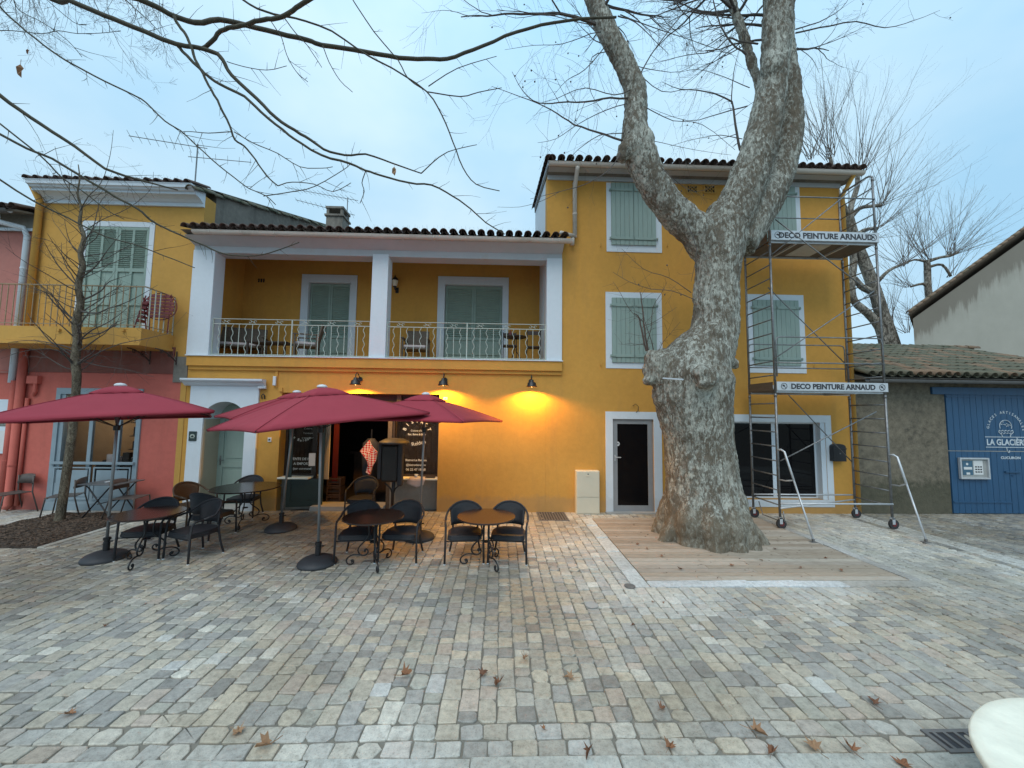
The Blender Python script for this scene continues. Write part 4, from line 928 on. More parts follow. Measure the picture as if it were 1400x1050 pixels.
tile_roof(rfg, gx_a+.1, 15.6, 8.87, EZ+.13, sl4, 4.0, [M_tileg, M_tileg, M_tiler], pitch=.235, ln=.40, r=.10, individual_rows=9, seed=11)
rdg = MB()
for i in range(20): ht = half_tile(.12,.44); rdg.add([(gx_a+.1+i*.4+v[1], 13.02+v[0], gz_+.05+v[2]) for v in ht.v], ht.f)
obj('ridge_tiles', rdg, M_tiler, rfg, smooth=True)
seam = at(1350,617).z; xseam = at(1382,660).x
def board_door(x0,x1,z0,z1,name='board_door'):
    b_ = obj(name, MB().box(x0,YF+.035,z0,x1,YF+.05,z1), M_navy, gr_); n_ = round((x1-x0)/.155); w_ = (x1-x0)/n_
    for i in range(n_): obj('plank', MB().box(x0+i*w_+.0035,YF+.006+rng.uniform(-.002,.002),z0+.002,x0+(i+1)*w_-.0035,YF+.0345,z1-.002), M_navy, b_, bevel=.003)
    return b_
bd1 = board_door(gdl+.01, xseam-.005, .02, seam-.008); bd2 = board_door(xseam+.005, GR-1.22, .02, seam-.008); bd3 = board_door(gdl+.01, GR-1.22, seam+.008, dz1+.1)
obj('rail', MB().box(gdl+.02,YF-.012,.28,xseam-.02,YF+.0035,.31), M_navy, bd1); obj('rail', MB().box(gdl+.02,YF-.012,dz1-.05,GR-1.3,YF+.0035,dz1-.02), M_navy, bd3)
kp = at(1379,651); obj('latch', MB().box(kp.x-.1,YF-.03,kp.z+.09,kp.x+.3,YF+.0,kp.z+.12).lathe([(.02,0),(.02,.02)],8,(kp.x+.1,YF-.01,kp.z)), M_navy, bd2)
# painted sign
tx = MB(); sx_ = at(1376,600).x; zz = lambda q: at(1376,q).z; ty = YF-.0
arctext(tx, 'GLACES ARTISANALES', .092, sx_, zz(589), .43, radians(170), radians(4), ty)
text(tx, 'LA GLACIÈRE', .205, sx_, zz(608.5), ty, sx=.86, bold=.006); text(tx, 'CUCURON', .085, sx_+.07, zz(627.5), ty, sx=1.2, bold=.003)
tx.box(sx_-.55,ty-.002,zz(598),sx_+.55,ty,zz(598)+.016).box(sx_-.55,ty-.002,zz(612),sx_+.55,ty,zz(612)+.016)
ic = [(sx_+.155*cos(a)*1, zz(583)+.155*sin(a)) for a in [radians(-20)+radians(220)*k/20 for k in range(21)]]
tx.tube([(p_[0],ty-.002,p_[1]) for p_ in ic], .008, 4)
sc_ = [(sx_-.17+.34*k/16, ty-.002, zz(588)+.0-(.03*abs(sin(k*.8)))) for k in range(17)]; tx.tube(sc_, .008, 4); tx.tube([(p_[0],p_[1],p_[2]-.06-.02*sin(i*1.7)) for i, p_ in enumerate(sc_)], .007, 4)
tx.tube([(sx_-.17,ty-.002,zz(588)),(sx_-.19,ty-.002,zz(591)),(sx_-.12,ty-.002,zz(594)),(sx_-.10,ty-.002,zz(597.5))],.008,4); tx.tube([(sx_+.17,ty-.002,zz(588)),(sx_+.19,ty-.002,zz(591)),(sx_+.12,ty-.002,zz(594)),(sx_+.10,ty-.002,zz(597.5))],.008,4)
for k in range(14):
    a, r_ = rng.uniform(0, pi), rng.uniform(.02,.125); q_ = rng.uniform(0,pi); cx_, cz_ = sx_+r_*cos(a), zz(583)+r_*sin(a); tx.tube([(cx_-.015*cos(q_),ty-.002,cz_-.015*sin(q_)),(cx_+.015*cos(q_),ty-.002,cz_+.015*sin(q_))],.006,4)
tx.tube([(sx_-.02,ty-.002,zz(612)),(sx_-.01,ty-.002,zz(616)),(sx_+.02,ty-.002,zz(619)),(sx_+.055,ty-.002,zz(618)),(sx_+.055,ty-.002,zz(615.5))],.009,4)
obj('painted_sign', tx, mat('white_sign_paint', (.50,.56,.60), .7, .1), bd3)
# ------------------------------------------------------------------ beige gable house behind
GY = 15.0
A_, B_ = at(1240,428,GY), at(1400,312,GY); sl_g = (B_.z-A_.z)/(B_.x-A_.x); gxl = at(1249,450,GY).x; apx = 26.0
bhm, n, l, b = newmat('streaked_beige_render'); g = n.new('ShaderNodeNewGeometry').outputs['Position']
c = ramp(n, l, noise_n(n, l, g, .8, 6, .62), [(.3, (.34,.325,.275)), (.7, (.40,.38,.325))])
sp = n.new('ShaderNodeSeparateXYZ'); l.new(g, sp.inputs[0])
m1 = nd(n, 'ShaderNodeMath', operation='MULTIPLY_ADD'); l.new(sp.outputs[0], m1.inputs[0]); m1.inputs[1].default_value = sl_g; m1.inputs[2].default_value = A_.z-sl_g*A_.x
m2 = nd(n, 'ShaderNodeMath', operation='SUBTRACT'); l.new(m1.outputs[0], m2.inputs[0]); l.new(sp.outputs[2], m2.inputs[1])
m3 = nd(n, 'ShaderNodeMath', operation='MULTIPLY_ADD'); l.new(noise_n(n, l, g, 1.5, 5, .7, (1.8,1.8,.22)), m3.inputs[0]); m3.inputs[1].default_value = -4.2; l.new(m2.outputs[0], m3.inputs[2])
c = mixc(n, l, ramp(n, l, m3.outputs[0], [(0, (.62,.62,.62)), (.30, (.12,.12,.12)), (.7, (0,0,0))]), c, (.10,.075,.05))
ad_ = m3; ad_.inputs[1].default_value = -2.2
l.new(c, b.inputs['Base Color']); b.inputs['Roughness'].default_value = .9; bump(n, l, b, noise_n(n, l, g, 18, 4, .6), .4, .01)
bh = thing('house', 'beige rendered gable end rising behind the garage with dark rain streaks', 'house', (18, GY, 0))
zl = A_.z-.35; SH = Vector((9.5,8,0))
def shear_prism(poly, y0):
    n_ = len(poly); return MB().add([(x,y0,z) for x,z in poly]+[(x+SH.x,y0+SH.y,z) for x,z in poly], [tuple(range(n_)),tuple(reversed(range(n_,2*n_)))]+[(i+n_,(i+1)%n_+n_,(i+1)%n_,i) for i in range(n_)])
obj('wall', shear_prism([(gxl,0),(apx,0),(apx,zl+sl_g*(apx-gxl)),(gxl,zl+.12)], GY), bhm, bh)
obj('roof', shear_prism([(A_.x-.05,A_.z-.08),(apx,A_.z-.08+sl_g*(apx-A_.x+.05)),(apx,A_.z+.03+sl_g*(apx-A_.x+.05)),(A_.x-.05,A_.z+.02)], GY-.10), M_tiler, bh)
vt = MB(); ht = half_tile(.085,.40); a = atan(sl_g); Ry = Matrix.Rotation(-a,3,'Y')@Matrix.Rotation(-pi/2,3,'Z')
for i in range(42):
    b_ = Vector((A_.x+.0+i*.36*cos(a), GY-.05, A_.z+.0+i*.36*sin(a))); vt.add([b_+Ry@Vector(v) for v in ht.v], ht.f)
obj('verge_tiles', vt, M_tiler, bh, smooth=True)
# ------------------------------------------------------------------ wall lamps over the bistro
LAMPT = [('black gooseneck wall lamp above the left part of the bistro doorway', 486, 524), ('black wall lamp above the right end of the bistro shopfront', 606, 525), ('rightmost black wall lamp, over the bare stretch of yellow wall', 727, 527)]
for lab, px_, py_ in LAMPT:
    p = at(px_, py_, YF-.30); x, y, z = p.x, p.y, p.z
    t = thing('wall_lamp', lab, 'lamp', (x, YF, z), group='wall lamps lighting the bistro front')
    obj('shade', MB().lathe([(.125,-.035),(.128,-.02),(.105,.0),(.098,.06),(.05,.085),(.042,.13),(.036,.135),(.034,.128),(.045,.08),(.092,.052),(.098,.0),(.119,-.02)], 24, (x,y,z)), M_blk, t, smooth=True)
    obj('arm', MB().tube([(x,y,z+.13),(x,y,z+.19),(x,y+.03,z+.235),(x,y+.08,z+.25),(x,y+.14,z+.235),(x,YF-.06,z+.17),(x,YF-.02,z+.12)], .011, 8), M_blk, t, smooth=True)
    obj('wall_plate', MB().tube([(x,YF-.03,z+.12),(x,YF-.001,z+.12)], .055, 16), M_blk, t)
    bl = obj('bulb', MB().lathe([(.001,-.045),(.022,-.035),(.03,-.015),(.022,.01),(.012,.03)], 12, (x,y,z+.005)), M_bulb, t, smooth=True)
    li = bpy.data.lights.new('lamp_light', 'SPOT'); li.energy = 150; li.color = (1,.46,.045); li.shadow_soft_size = .03; li.spot_size = radians(160); li.spot_blend = .35
    lo = bpy.data.objects.new('lamp_light', li); COL.objects.link(lo); lo.parent = t; lo.location = (0, y-YF, -.055); lo.rotation_euler = (0,0,0)
# lantern in the loggia
p = at(540, 386, YB-.12)
t = thing('wall_lantern', 'small black carriage lantern on the loggia back wall beside the middle pillar', 'lantern', (p.x, YB, p.z))
obj('lantern_body', MB().lathe([(.03,-.15),(.055,-.12),(.085,.06),(.10,.07),(.085,.10),(.03,.16),(.012,.18),(.005,.22)], 6, (p.x,p.y,p.z)), M_blk, t)
obj('bracket', MB().tube([(p.x,p.y,p.z-.14),(p.x,p.y+.02,p.z-.20),(p.x+.04,YB-.03,p.z-.22),(p.x+.04,YB-.001,p.z-.18)], .018, 6).obox((p.x+.04,YB-.012,p.z-.2),(.09,.02,.16)), M_blk, t)
obj('glass', MB().lathe([(.057,-.115),(.088,.055)], 6, (p.x,p.y,p.z), .01), M_cream, t)
# camera, white box, doorbell, plaque, lintel hook
p = at(361,530); t = thing('security_camera', 'small white cylindrical security camera right of the white door cornice', 'camera', (p.x,YF,p.z))
obj('camera_body', MB().tube([(p.x-.08,YF-.10,p.z-.01),(p.x+.08,YF-.06,p.z)], .035, 12), M_knob, t); obj('bracket', MB().box(p.x+.02,YF-.09,p.z-.03,p.x+.06,YF,p.z+.05), M_knob, t)
p = at(377,521); tag(obj('alarm_box', MB().box(p.x-.035,YF-.07,p.z-.11,p.x+.035,YF-.026,p.z+.11), M_knob, bevel=.01, loc=(p.x,YF,p.z)), 'narrow white box on the yellow strip above the burgundy parasols', 'box')
p = at(369,601); t = thing('doorbell', 'small square doorbell on the yellow wall right of the arched door', 'doorbell', (p.x,YF,p.z))
obj('plate', MB().box(p.x-.04,YF-.02,p.z-.05,p.x+.04,YF-.001,p.z+.05), M_knob, t, bevel=.003); obj('button', MB().box(p.x-.02,YF-.026,p.z-.02,p.x+.02,YF-.0205,p.z+.02), M_ink, t)
p = at(266,596); t = thing('plaque', 'small dark green plaque on the white surround left of the arched door', 'plaque', (p.x,YF,p.z))
obj('plate', MB().box(p.x-.085,YF-.065,p.z-.11,p.x+.085,YF-.046,p.z+.11), M_dgrn, t, bevel=.003)
em = MB()
for k in range(9): a = pi*k/8; em.obox((p.x+.045*cos(a),YF-.067,p.z-.01+.045*sin(a)),(.014,.003,.03),ry=-a+pi/2)
em.box(p.x-.045,YF-.068,p.z-.045,p.x+.045,YF-.066,p.z-.03); obj('emblem', em, M_rail, t)
p = at(609,545); tag(obj('number_plate', MB().box(p.x-.05,YF-.012,p.z-.03,p.x+.05,YF-.002,p.z+.035), M_print, loc=(p.x,YF,p.z), bevel=.002), 'small white house number plate at the top right corner of the bistro front', 'number plate')
tx = MB(); text(tx, '68', .045, p.x, p.z-.013, YF-.014); o = obj('number', tx, M_ink, None, loc=(p.x,YF,p.z)); o.parent = bpy.data.objects['number_plate']; o.location = (0,0,0)
p = at(361,542); tag(obj('wall_hook', MB().tube([(p.x-.03,YF-.02,p.z-.06),(p.x-.035,YF-.04,p.z+.02),(p.x,YF-.045,p.z+.06),(p.x+.035,YF-.04,p.z+.02),(p.x+.03,YF-.02,p.z-.06)], .012, 6), M_blk, loc=(p.x,YF,p.z)), 'small black iron hook on the wall above the back parasol', 'hook')
# meter cabinet
a = R(788,644,820,698, YF-.2); t = thing('meter_cabinet', 'cream plastic meter cabinet standing against the yellow wall left of the glass door', 'cabinet', ((a[0]+a[2])/2,YF,0))
zc = at(804,680,YF-.2).z
obj('body', MB().box(a[0],YF-.19,0,a[2],YF-.001,a[3]), M_cab, t, bevel=.008)
obj('lid', MB().box(a[0]+.012,YF-.205,zc+.008,a[2]-.012,YF-.191,a[3]-.015), M_cab, t, bevel=.004); obj('skirt', MB().box(a[0]+.012,YF-.202,.03,a[2]-.012,YF-.191,zc-.004), M_cab, t, bevel=.004)
obj('lock', MB().tube([((a[0]+a[2])/2,YF-.212,a[3]-.07),((a[0]+a[2])/2,YF-.2,a[3]-.07)], .014, 12), M_ink, t)
obj('handle', MB().box((a[0]+a[2])/2-.05,YF-.212,a[3]-.13,(a[0]+a[2])/2+.05,YF-.2055,a[3]-.10), M_cab, t, bevel=.004)
# mailbox
a = R(1140,607,1157,631,YF-.14); mx_ = (a[0]+a[2])/2
t = thing('mailbox', 'black wall mailbox with an arched lid at the corner of the tall yellow house', 'mailbox', (mx_,YF,a[1]))
pr_ = [(a[0],a[1]),(a[2],a[1]),(a[2],a[3]-.07)]+[(mx_+(a[2]-mx_)*cos(k), a[3]-.07+.07*sin(k)) for k in [pi*q/8 for q in range(1,8)]]+[(a[0],a[3]-.07)]
obj('body', MB().prismY(pr_, YF-.14, YF-.001), M_blk, t, bevel=.004)
obj('flap', MB().box(a[0]-.008,YF-.155,a[3]-.13,a[2]+.008,YF-.141,a[3]-.10), M_blk, t, bevel=.002)
obj('lock', MB().tube([(mx_,YF-.148,(a[1]+a[3])/2-.02),(mx_,YF-.14,(a[1]+a[3])/2-.02)], .016, 10), M_steel, t)
# notice board on the blue doors
a = R(1313,626,1353,655,YF-.05)
t = thing('notice_board', 'grey framed glass notice board with two posters on the blue garage door', 'notice board', ((a[0]+a[2])/2,YF,(a[1]+a[3])/2))
obj('frame', MB().frame(a,(a[0]+.035,a[1]+.035,a[2]-.035,a[3]-.035),YF-.06,YF-.006), M_alu, t, bevel=.003)
obj('back_panel', MB().box(a[0]+.03,YF-.02,a[1]+.03,a[2]-.03,YF-.008,a[3]-.03), mat('board_felt',(.30,.31,.30),.9), t)
w_ = a[2]-a[0]; h_ = a[3]-a[1]
obj('poster', MB().box(a[0]+w_*.12,YF-.025,a[1]+h_*.18,a[0]+w_*.47,YF-.0205,a[3]-h_*.15), M_blueprint, t); obj('poster', MB().box(a[0]+w_*.5,YF-.025,a[1]+h_*.2,a[0]+w_*.82,YF-.0205,a[3]-h_*.13), M_paper, t)
pr2 = MB()
for r_ in range(3):
    for c_ in range(3): pr2.box(a[0]+w_*(.55+.085*c_),YF-.028,a[1]+h_*(.3+.12*r_),a[0]+w_*(.61+.085*c_),YF-.0255,a[1]+h_*(.36+.12*r_))
obj('print', pr2, M_ink, t)
pr3 = MB().prismY([(a[0]+w_*.28+.03*cos(k),a[3]-h_*.3+.03*sin(k)) for k in [2*pi*q/14 for q in range(14)]],YF-.028,YF-.0255).box(a[0]+w_*.16,YF-.028,a[1]+h_*.44,a[0]+w_*.44,YF-.0255,a[1]+h_*.56).box(a[0]+w_*.24,YF-.028,a[1]+h_*.2,a[0]+w_*.36,YF-.0255,a[1]+h_*.3)
obj('print', pr3, M_paper, t)
# posters at the left edge
a = R(-14,546,17,620,YF); t = thing('poster_frame', 'white framed posters on the red wall at the left edge of the photo', 'poster', ((a[0]+a[2])/2,YF,a[1]))
obj('frame', MB().box(a[0],YF-.02,a[1],a[2],YF+.019,a[3]), M_wpaint, t, bevel=.003)
obj('poster', MB().box(a[0]+.05,YF-.024,a[1]+.05,a[2]-.05,YF-.0205,a[1]+(a[3]-a[1])*.42), M_paper, t); obj('poster', MB().box(a[0]+.05,YF-.024,a[1]+(a[3]-a[1])*.5,a[2]-.04,YF-.0205,a[3]-(a[3]-a[1])*.3), mat('photo_print',(.16,.17,.15),.6,.6,30), t)
# grates and covers
def grate(px0,py0,px1,py1,lab,n=9):
    p0 = gnd(px0,py0); p1 = gnd(px1,py1); x0,x1 = min(p0.x,p1.x),max(p0.x,p1.x); y0,y1 = min(p0.y,p1.y),max(p0.y,p1.y)
    t = thing('drain_grate', lab, 'drain grate', ((x0+x1)/2,(y0+y1)/2,0))
    obj('frame', MB().box(x0,y0,-.01,x1,y0+.03,.012).box(x0,y1-.03,-.01,x1,y1,.012).box(x0,y0+.03,-.01,x0+.03,y1-.03,.012).box(x1-.03,y0+.03,-.01,x1,y1-.03,.012), M_iron, t)
    obj('pit', MB().box(x0+.01,y0+.01,-.012,x1-.01,y1-.01,.0045), M_ink, t)
    for i in range(n):
        x = x0+.03+(x1-x0-.06)*(i+.5)/n; obj('grate_bar', MB().box(x-.012,y0+.03,.0046,x+.012,y1-.03,.012), M_iron, t)
grate(737,712,771,700,'dark square drain grate in the paving in front of the yellow wall',10)
grate(1258,999,1372,1030,'slotted drain grate by the kerb beside the round cream stone top',4)
def cover(px_,py_,r_,lab):
    p = gnd(px_,py_); t = thing('drain_cover', lab, 'drain cover', (p.x,p.y,0))
    obj('rim', MB().lathe([(r_,.004),(r_,.012),(r_*.85,.012),(r_*.82,.008)],24,(p.x,p.y,0)), M_iron, t); obj('lid', MB().lathe([(r_*.8,.004),(r_*.8,.010),(.001,.011)],24,(p.x,p.y,0)), M_iron, t)
cover(861,802,.075,'small round iron drain cover by the corner of the wooden deck')
cover(809,828,.08,'small round cement-coloured cap set in the paving left of the deck')
for c_ in [o for o in COL.objects if o.parent and o.parent.get('label','').startswith('small round cement')]: c_.data.materials[0] = M_concrete

# ------------------------------------------------------------------ parasols
def parasol(x, y, rot, lab, tipz, apex=(0,0,2.66), r=1.7):
    t = thing('parasol', lab, 'parasol', (x,y,0), local=True, group='burgundy parasols on the bistro terrace')
    obj('base', MB().lathe([(.28,0),(.285,.02),(.275,.045),(.235,.08),(.17,.108),(.10,.125),(.07,.128),(.05,.13)], 36), M_base, t, smooth=True)
    obj('sleeve', MB().lathe([(.042,.12),(.042,.26),(.036,.265),(.036,.285),(.048,.29),(.048,.325),(.03,.33)], 16).tube([(.04,0,.27),(.085,0,.27)], .012, 6), M_blk, t, smooth=False)
    ax, ay, az = apex
    obj('pole', MB().tube([(0,0,.30),(ax,ay,az-.05)], .0195, 12), M_pole, t, smooth=True)
    A = Vector(apex); C = [Vector((r*cos(rot+k*pi/2), r*sin(rot+k*pi/2), z)) + Vector((ax,ay,0)) for k, z in enumerate(tipz)]
    m = MB(); nu, nv = 14, 10
    for k in range(4):
        a, b_ = C[k], C[(k+1)%4]; base = len(m.v); vs = []
        for i in range(nv+1):
            v = i/nv
            for j in range(nu+1):
                u = j/nu; e = a.lerp(b_, u); e = e.lerp(A, .03*sin(pi*u))
                p = A.lerp(e, v); p.z += .025*sin(pi*v) - .022*sin(pi*u)*v*(1.2-v) + .006*sin(u*23+v*9+k*2)*v*sin(pi*u) + .006*sin(u*31+k)*v*(1-v)*2
                vs.append(p)
        m.add(vs, [(i*(nu+1)+j, (i+1)*(nu+1)+j, (i+1)*(nu+1)+j+1, i*(nu+1)+j+1) for i in range(nv) for j in range(nu)])
        hem = MB(); 
        vs = []
        for j in range(nu+1):
            u = j/nu; e = a.lerp(b_, u); e = e.lerp(A, .03*sin(pi*u)); vs += [e, e+Vector((0,0,-.035))+(A-e).normalized()*.01]
        m.add(vs, [(2*j,2*j+1,2*j+3,2*j+2) for j in range(nu)])
    for k in range(4):
        sp0 = [A.lerp(C[k], v/8)+Vector((0,0,.025*sin(pi*v/8)+.003)) for v in range(2, 9)]
        obj('seam', MB().tube(sp0, .0055, 5), M_bord, t, smooth=True)
    cn = obj('canopy', m, M_bord, t, smooth=True); so_ = cn.modifiers.new('thickness','SOLIDIFY'); so_.thickness = .003
    m = MB()
    for k in range(4):
        vs = []; B = [A.lerp(C[k], .25)+Vector((0,0,.055)), A.lerp(C[(k+1)%4], .25)+Vector((0,0,.055))]; At = A+Vector((0,0,.045))
        for i in range(5):
            for j in range(9):
                u = j/8; e = B[0].lerp(B[1], u).lerp(At, .05*sin(pi*u)); p = At.lerp(e, i/4); p.z += (.02*sin(pi*i/4) - (.018*abs(sin(pi*u*3)) if i == 4 else 0)-.02*(i/4)**2); vs.append(p)
        m.add(vs, [(i*9+j,(i+1)*9+j,(i+1)*9+j+1,i*9+j+1) for i in range(4) for j in range(8)])
    vc = obj('vent_cap', m, M_bord, t, smooth=True); so_ = vc.modifiers.new('thickness','SOLIDIFY'); so_.thickness = .003
    obj('finial', MB().lathe([(.075,.035),(.078,.06),(.05,.08),(.001,.09)], 20, A), M_knob, t, smooth=True)
    hub = A+Vector((0,0,-.04)); run = A+Vector((-ax*.25,-ay*.25,-.62))
    obj('hub', MB().lathe([(.05,-.05),(.05,.03)], 12, hub).lathe([(.045,-.05),(.045,.03)], 12, run), M_blk, t)
    for k in range(8):
        e = C[k//2] if k % 2 == 0 else C[k//2].lerp(C[(k//2+1)%4], .5).lerp(A,.045)
        e = e+Vector((0,0,-.012)); mid_ = hub.lerp(e, .5)+Vector((0,0,.0)); q = hub.lerp(e,.25)+Vector((0,0,.0)); q3 = hub.lerp(e,.75)
        rb_ = obj('rib', MB().tube([hub,q,mid_,q3,e], .008, 5), M_blk, t); obj('strut', MB().tube([run, mid_+Vector((0,0,-.01))], .007, 5), M_blk, rb_)
    return t
def gp(px_,py_): p = gnd(px_,py_); return p.x, p.y
x, y = gp(144,764); parasol(x, y, radians(-8), 'leftmost burgundy parasol, standing beside the planting bed', [2.32,2.2,2.10,2.14])
x, y = gp(434,771); parasol(x, y, radians(2), 'front centre burgundy parasol, nearest of the four, canopy tilted down to the left', [2.335,2.28,2.03,2.11], apex=(-.06,0,2.67))
x, y = gp(384,724); parasol(x, y, radians(-4), 'burgundy parasol half hidden behind the front centre one, with a leaning pole', [2.25,2.2,2.2,2.2], apex=(.16,.02,2.66))
x, y = gp(573,736); parasol(x, y, radians(30), 'burgundy parasol behind the chairs, farthest right, at the edge of the shopfront', [2.17,2.2,2.2,2.21], apex=(.05,0,2.63))

# ------------------------------------------------------------------ bistro tables and wicker chairs
def table(x, y, rot, lab, r=.455, h=.735, k=1.0):
    t = thing('bistro_table', lab, 'table', (x,y,0), rot, local=True, group='round bistro tables with scrolled iron feet')
    obj('tabletop', MB().lathe([(.001,h-.026),(r-.01,h-.026),(r,h-.018),(r,h-.004),(r-.006,h),(.001,h+.001)], 48), M_top, t)
    obj('ring', MB().lathe([(r*.55,h-.05),(r*.55,h-.027),(r*.5,h-.027),(r*.5,h-.05)], 24).lathe([(.05,.335),(.05,.35),(.04,.35),(.04,.335)], 14), M_blk, t)
    prof = [(.20,h-.03),(.13,h-.06),(.075,h-.16),(.065,h-.27),(.085,.40),(.15,.33),(.205,.27),(.225,.215),(.20,.165),(.15,.14),(.095,.155),(.07,.195),(.085,.23),(.115,.235),(.125,.21),(.108,.195)]
    foot = [(.15,.14),(.22,.155),(.30,.15),(.365,.115),(.395,.065),(.375,.022),(.33,.008),(.29,.025),(.285,.058),(.305,.075),(.325,.062)]
    for q in range(3):
        a = rot*0+q*2*pi/3+pi/6+pi; c_, s_ = cos(a), sin(a)
        def rr(pp):
            sm = []
            for i in range(len(pp)-1):
                p0, p1, p2, p3 = pp[max(i-1,0)], pp[i], pp[i+1], pp[min(i+2,len(pp)-1)]
                for s2 in (0,.5):
                    f = lambda a0,a1,a2,a3: .5*((2*a1)+(-a0+a2)*s2+(2*a0-5*a1+4*a2-a3)*s2*s2+(-a0+3*a1-3*a2+a3)*s2**3)
                    sm.append((f(p0[0],p1[0],p2[0],p3[0]), f(p0[1],p1[1],p2[1],p3[1])))
            sm.append(pp[-1]); return [(u*c_*k, u*s_*k, max(z,.009)) for u, z in sm]
        m = MB().tube(rr(prof), .0115, 6).tube(rr(foot), .0115, 6)
        for (u, z) in ((.115,.215),(.31,.05)):
            m.lathe([(.001,-.016),(.012,-.011),(.016,0),(.012,.011),(.001,.016)], 8, (u*c_*k,u*s_*k,z))
        obj('leg', m, M_blk, t, smooth=True)
    return t
def wicker_chair(mw):
    t = thing('wicker_chair', 'x', 'chair', (0,0,0), local=True, group='wicker armchairs on the bistro terrace')
    # seat : front at -y
    pts = [(-.26,-.24),(-.20,-.275),(.20,-.275),(.26,-.24),(.27,.02),(.22,.18),(.10,.25),(-.10,.25),(-.22,.18),(-.27,.02)]
    obj('seat', MB().prismZ(pts, .395, .435), mw, t, bevel=.008)
    ap = MB().prismZ([(x*1.02,y*1.02) for x,y in pts], .36, .40); obj('apron', ap, mw, t, bevel=.006)
    n = 18; vs = []; top = []
    for i in range(n+1):
        th = radians(-80+160*i/n); w_ = cos(th); 
        for d in (0, .02):
            rx, ry = .275+d, .235+d
            for kk in range(5):
                z = .475+(.60+.24*max(0,w_)**.9-.475-.015)*kk/4 if abs(th) < radians(75) else .475+(.60-.475)*kk/4*1
                fl = 1+.10*kk/4
                vs.append((rx*fl*sin(th), .0+ry*fl*cos(th)+.02, z))
        top.append((.285*1.1*sin(th), .245*1.1*cos(th)+.02, .605+.235*max(0,w_)**.9))
    k = 10; lo = 3; hi = n-3; fs = []
    for i in range(lo, hi):
        for q in range(4):
            a = i*k+q; fs.append((a, a+1, a+k+1, a+k)); a = i*k+5+q; fs.append((a+1, a, a+k, a+k+1))
        fs += [(i*k,i*k+k,i*k+k+5,i*k+5),(i*k+4,i*k+9,i*k+k+9,i*k+k+4)]
    for i in (lo, hi):
        for q in range(4): fs.append((i*k+q, i*k+q+1, i*k+q+6, i*k+q+5) if i == hi else (i*k+q+1, i*k+q, i*k+q+5, i*k+q+6))
    obj('backrest', MB().add(vs, fs), mw, t, smooth=True)
    fr = [(-.30,-.27,.0),(-.292,-.262,.40),(-.295,-.25,.56),(-.305,-.20,.615),(-.31,-.10,.625)]+top+[(.31,-.10,.625),(.305,-.20,.615),(.295,-.25,.56),(.292,-.262,.40),(.30,-.27,.0)]
    obj('arm_frame', MB().tube(fr[4:-4], .017, 8), mw, t, smooth=True)
    for s_ in (-1,1):
        obj('leg', MB().tube([(s_*.30,-.27,.012),(s_*.293,-.262,.40),(s_*.295,-.25,.56),(s_*.303,-.21,.612),(s_*.312,-.10,.622)], .0165, 8), mw, t, smooth=True)
        obj('leg', MB().tube([(s_*.255,.27,.012),(s_*.22,.23,.20),(s_*.205,.20,.42),(s_*.205,.235,.56)], .0165, 8), mw, t, smooth=True)
        obj('foot_cap', MB().lathe([(.018,0),(.018,.014)], 8, (s_*.30,-.27,0)), M_knob, t); obj('foot_cap', MB().lathe([(.018,0),(.018,.014)], 8, (s_*.255,.27,0)), M_knob, t)
    obj('stretcher', MB().tube([(-.285,-.25,.345),(.285,-.25,.345)], .011, 6).tube([(-.21,.205,.345),(.21,.205,.345)], .011, 6), mw, t, smooth=True)
    return t
T1 = (-.20, 6.17); T2 = (-1.93, 6.13); T3 = (-5.42, 6.25); T4 = (-5.2, 8.2)
table(*T1, radians(90), 'round bistro table set between the two chairs farthest right')
table(*T2, radians(90), 'round bistro table right of the front centre parasol base')
table(*T3, radians(75), 'round bistro table right of the leftmost parasol base')
table(*T4, radians(80), 'largest round bistro table, near the arched white door', r=.62, h=.76, k=1.15)
wc = wicker_chair(M_wick); KIDS.clear(); index_kids(wc)
CH = [(-.55,6.42,4,'left chair of the rightmost terrace table'), (.16,6.42,-6,'rightmost wicker chair of the terrace'),
      (-2.24,6.42,6,'black wicker chair left of the table near the shopfront sill'), (-1.55,6.45,-4,'black wicker chair in front of the back parasol base'),
      (-3.05,8.85,3,'dark wicker chair alone in front of the bistro doorway'),
      (-5.62,6.55,8,'black wicker chair behind the left table, next to the leftmost parasol'), (-4.85,6.48,-22,'black wicker chair right of the left table, back turned slightly aside'),
      (-5.62,8.85,6,'black wicker chair against the wall behind the largest table'), (-5.35,7.45,172,'black wicker chair seen from behind, facing the largest table')]
for i, (x, y, a, lab) in enumerate(CH):
    if i == 0: c = wc; c.location = (x,y,0); c.rotation_euler = (0,0,radians(a)); c['label'] = lab
    else: c = dup(wc, (x,y,0), radians(a), lab)
wb = wicker_chair(M_wickb); wb.location = (-6.22,8.15,0); wb.rotation_euler = (0,0,radians(75)); wb['label'] = 'brown wicker armchair with its back to the red house, left of the largest table'

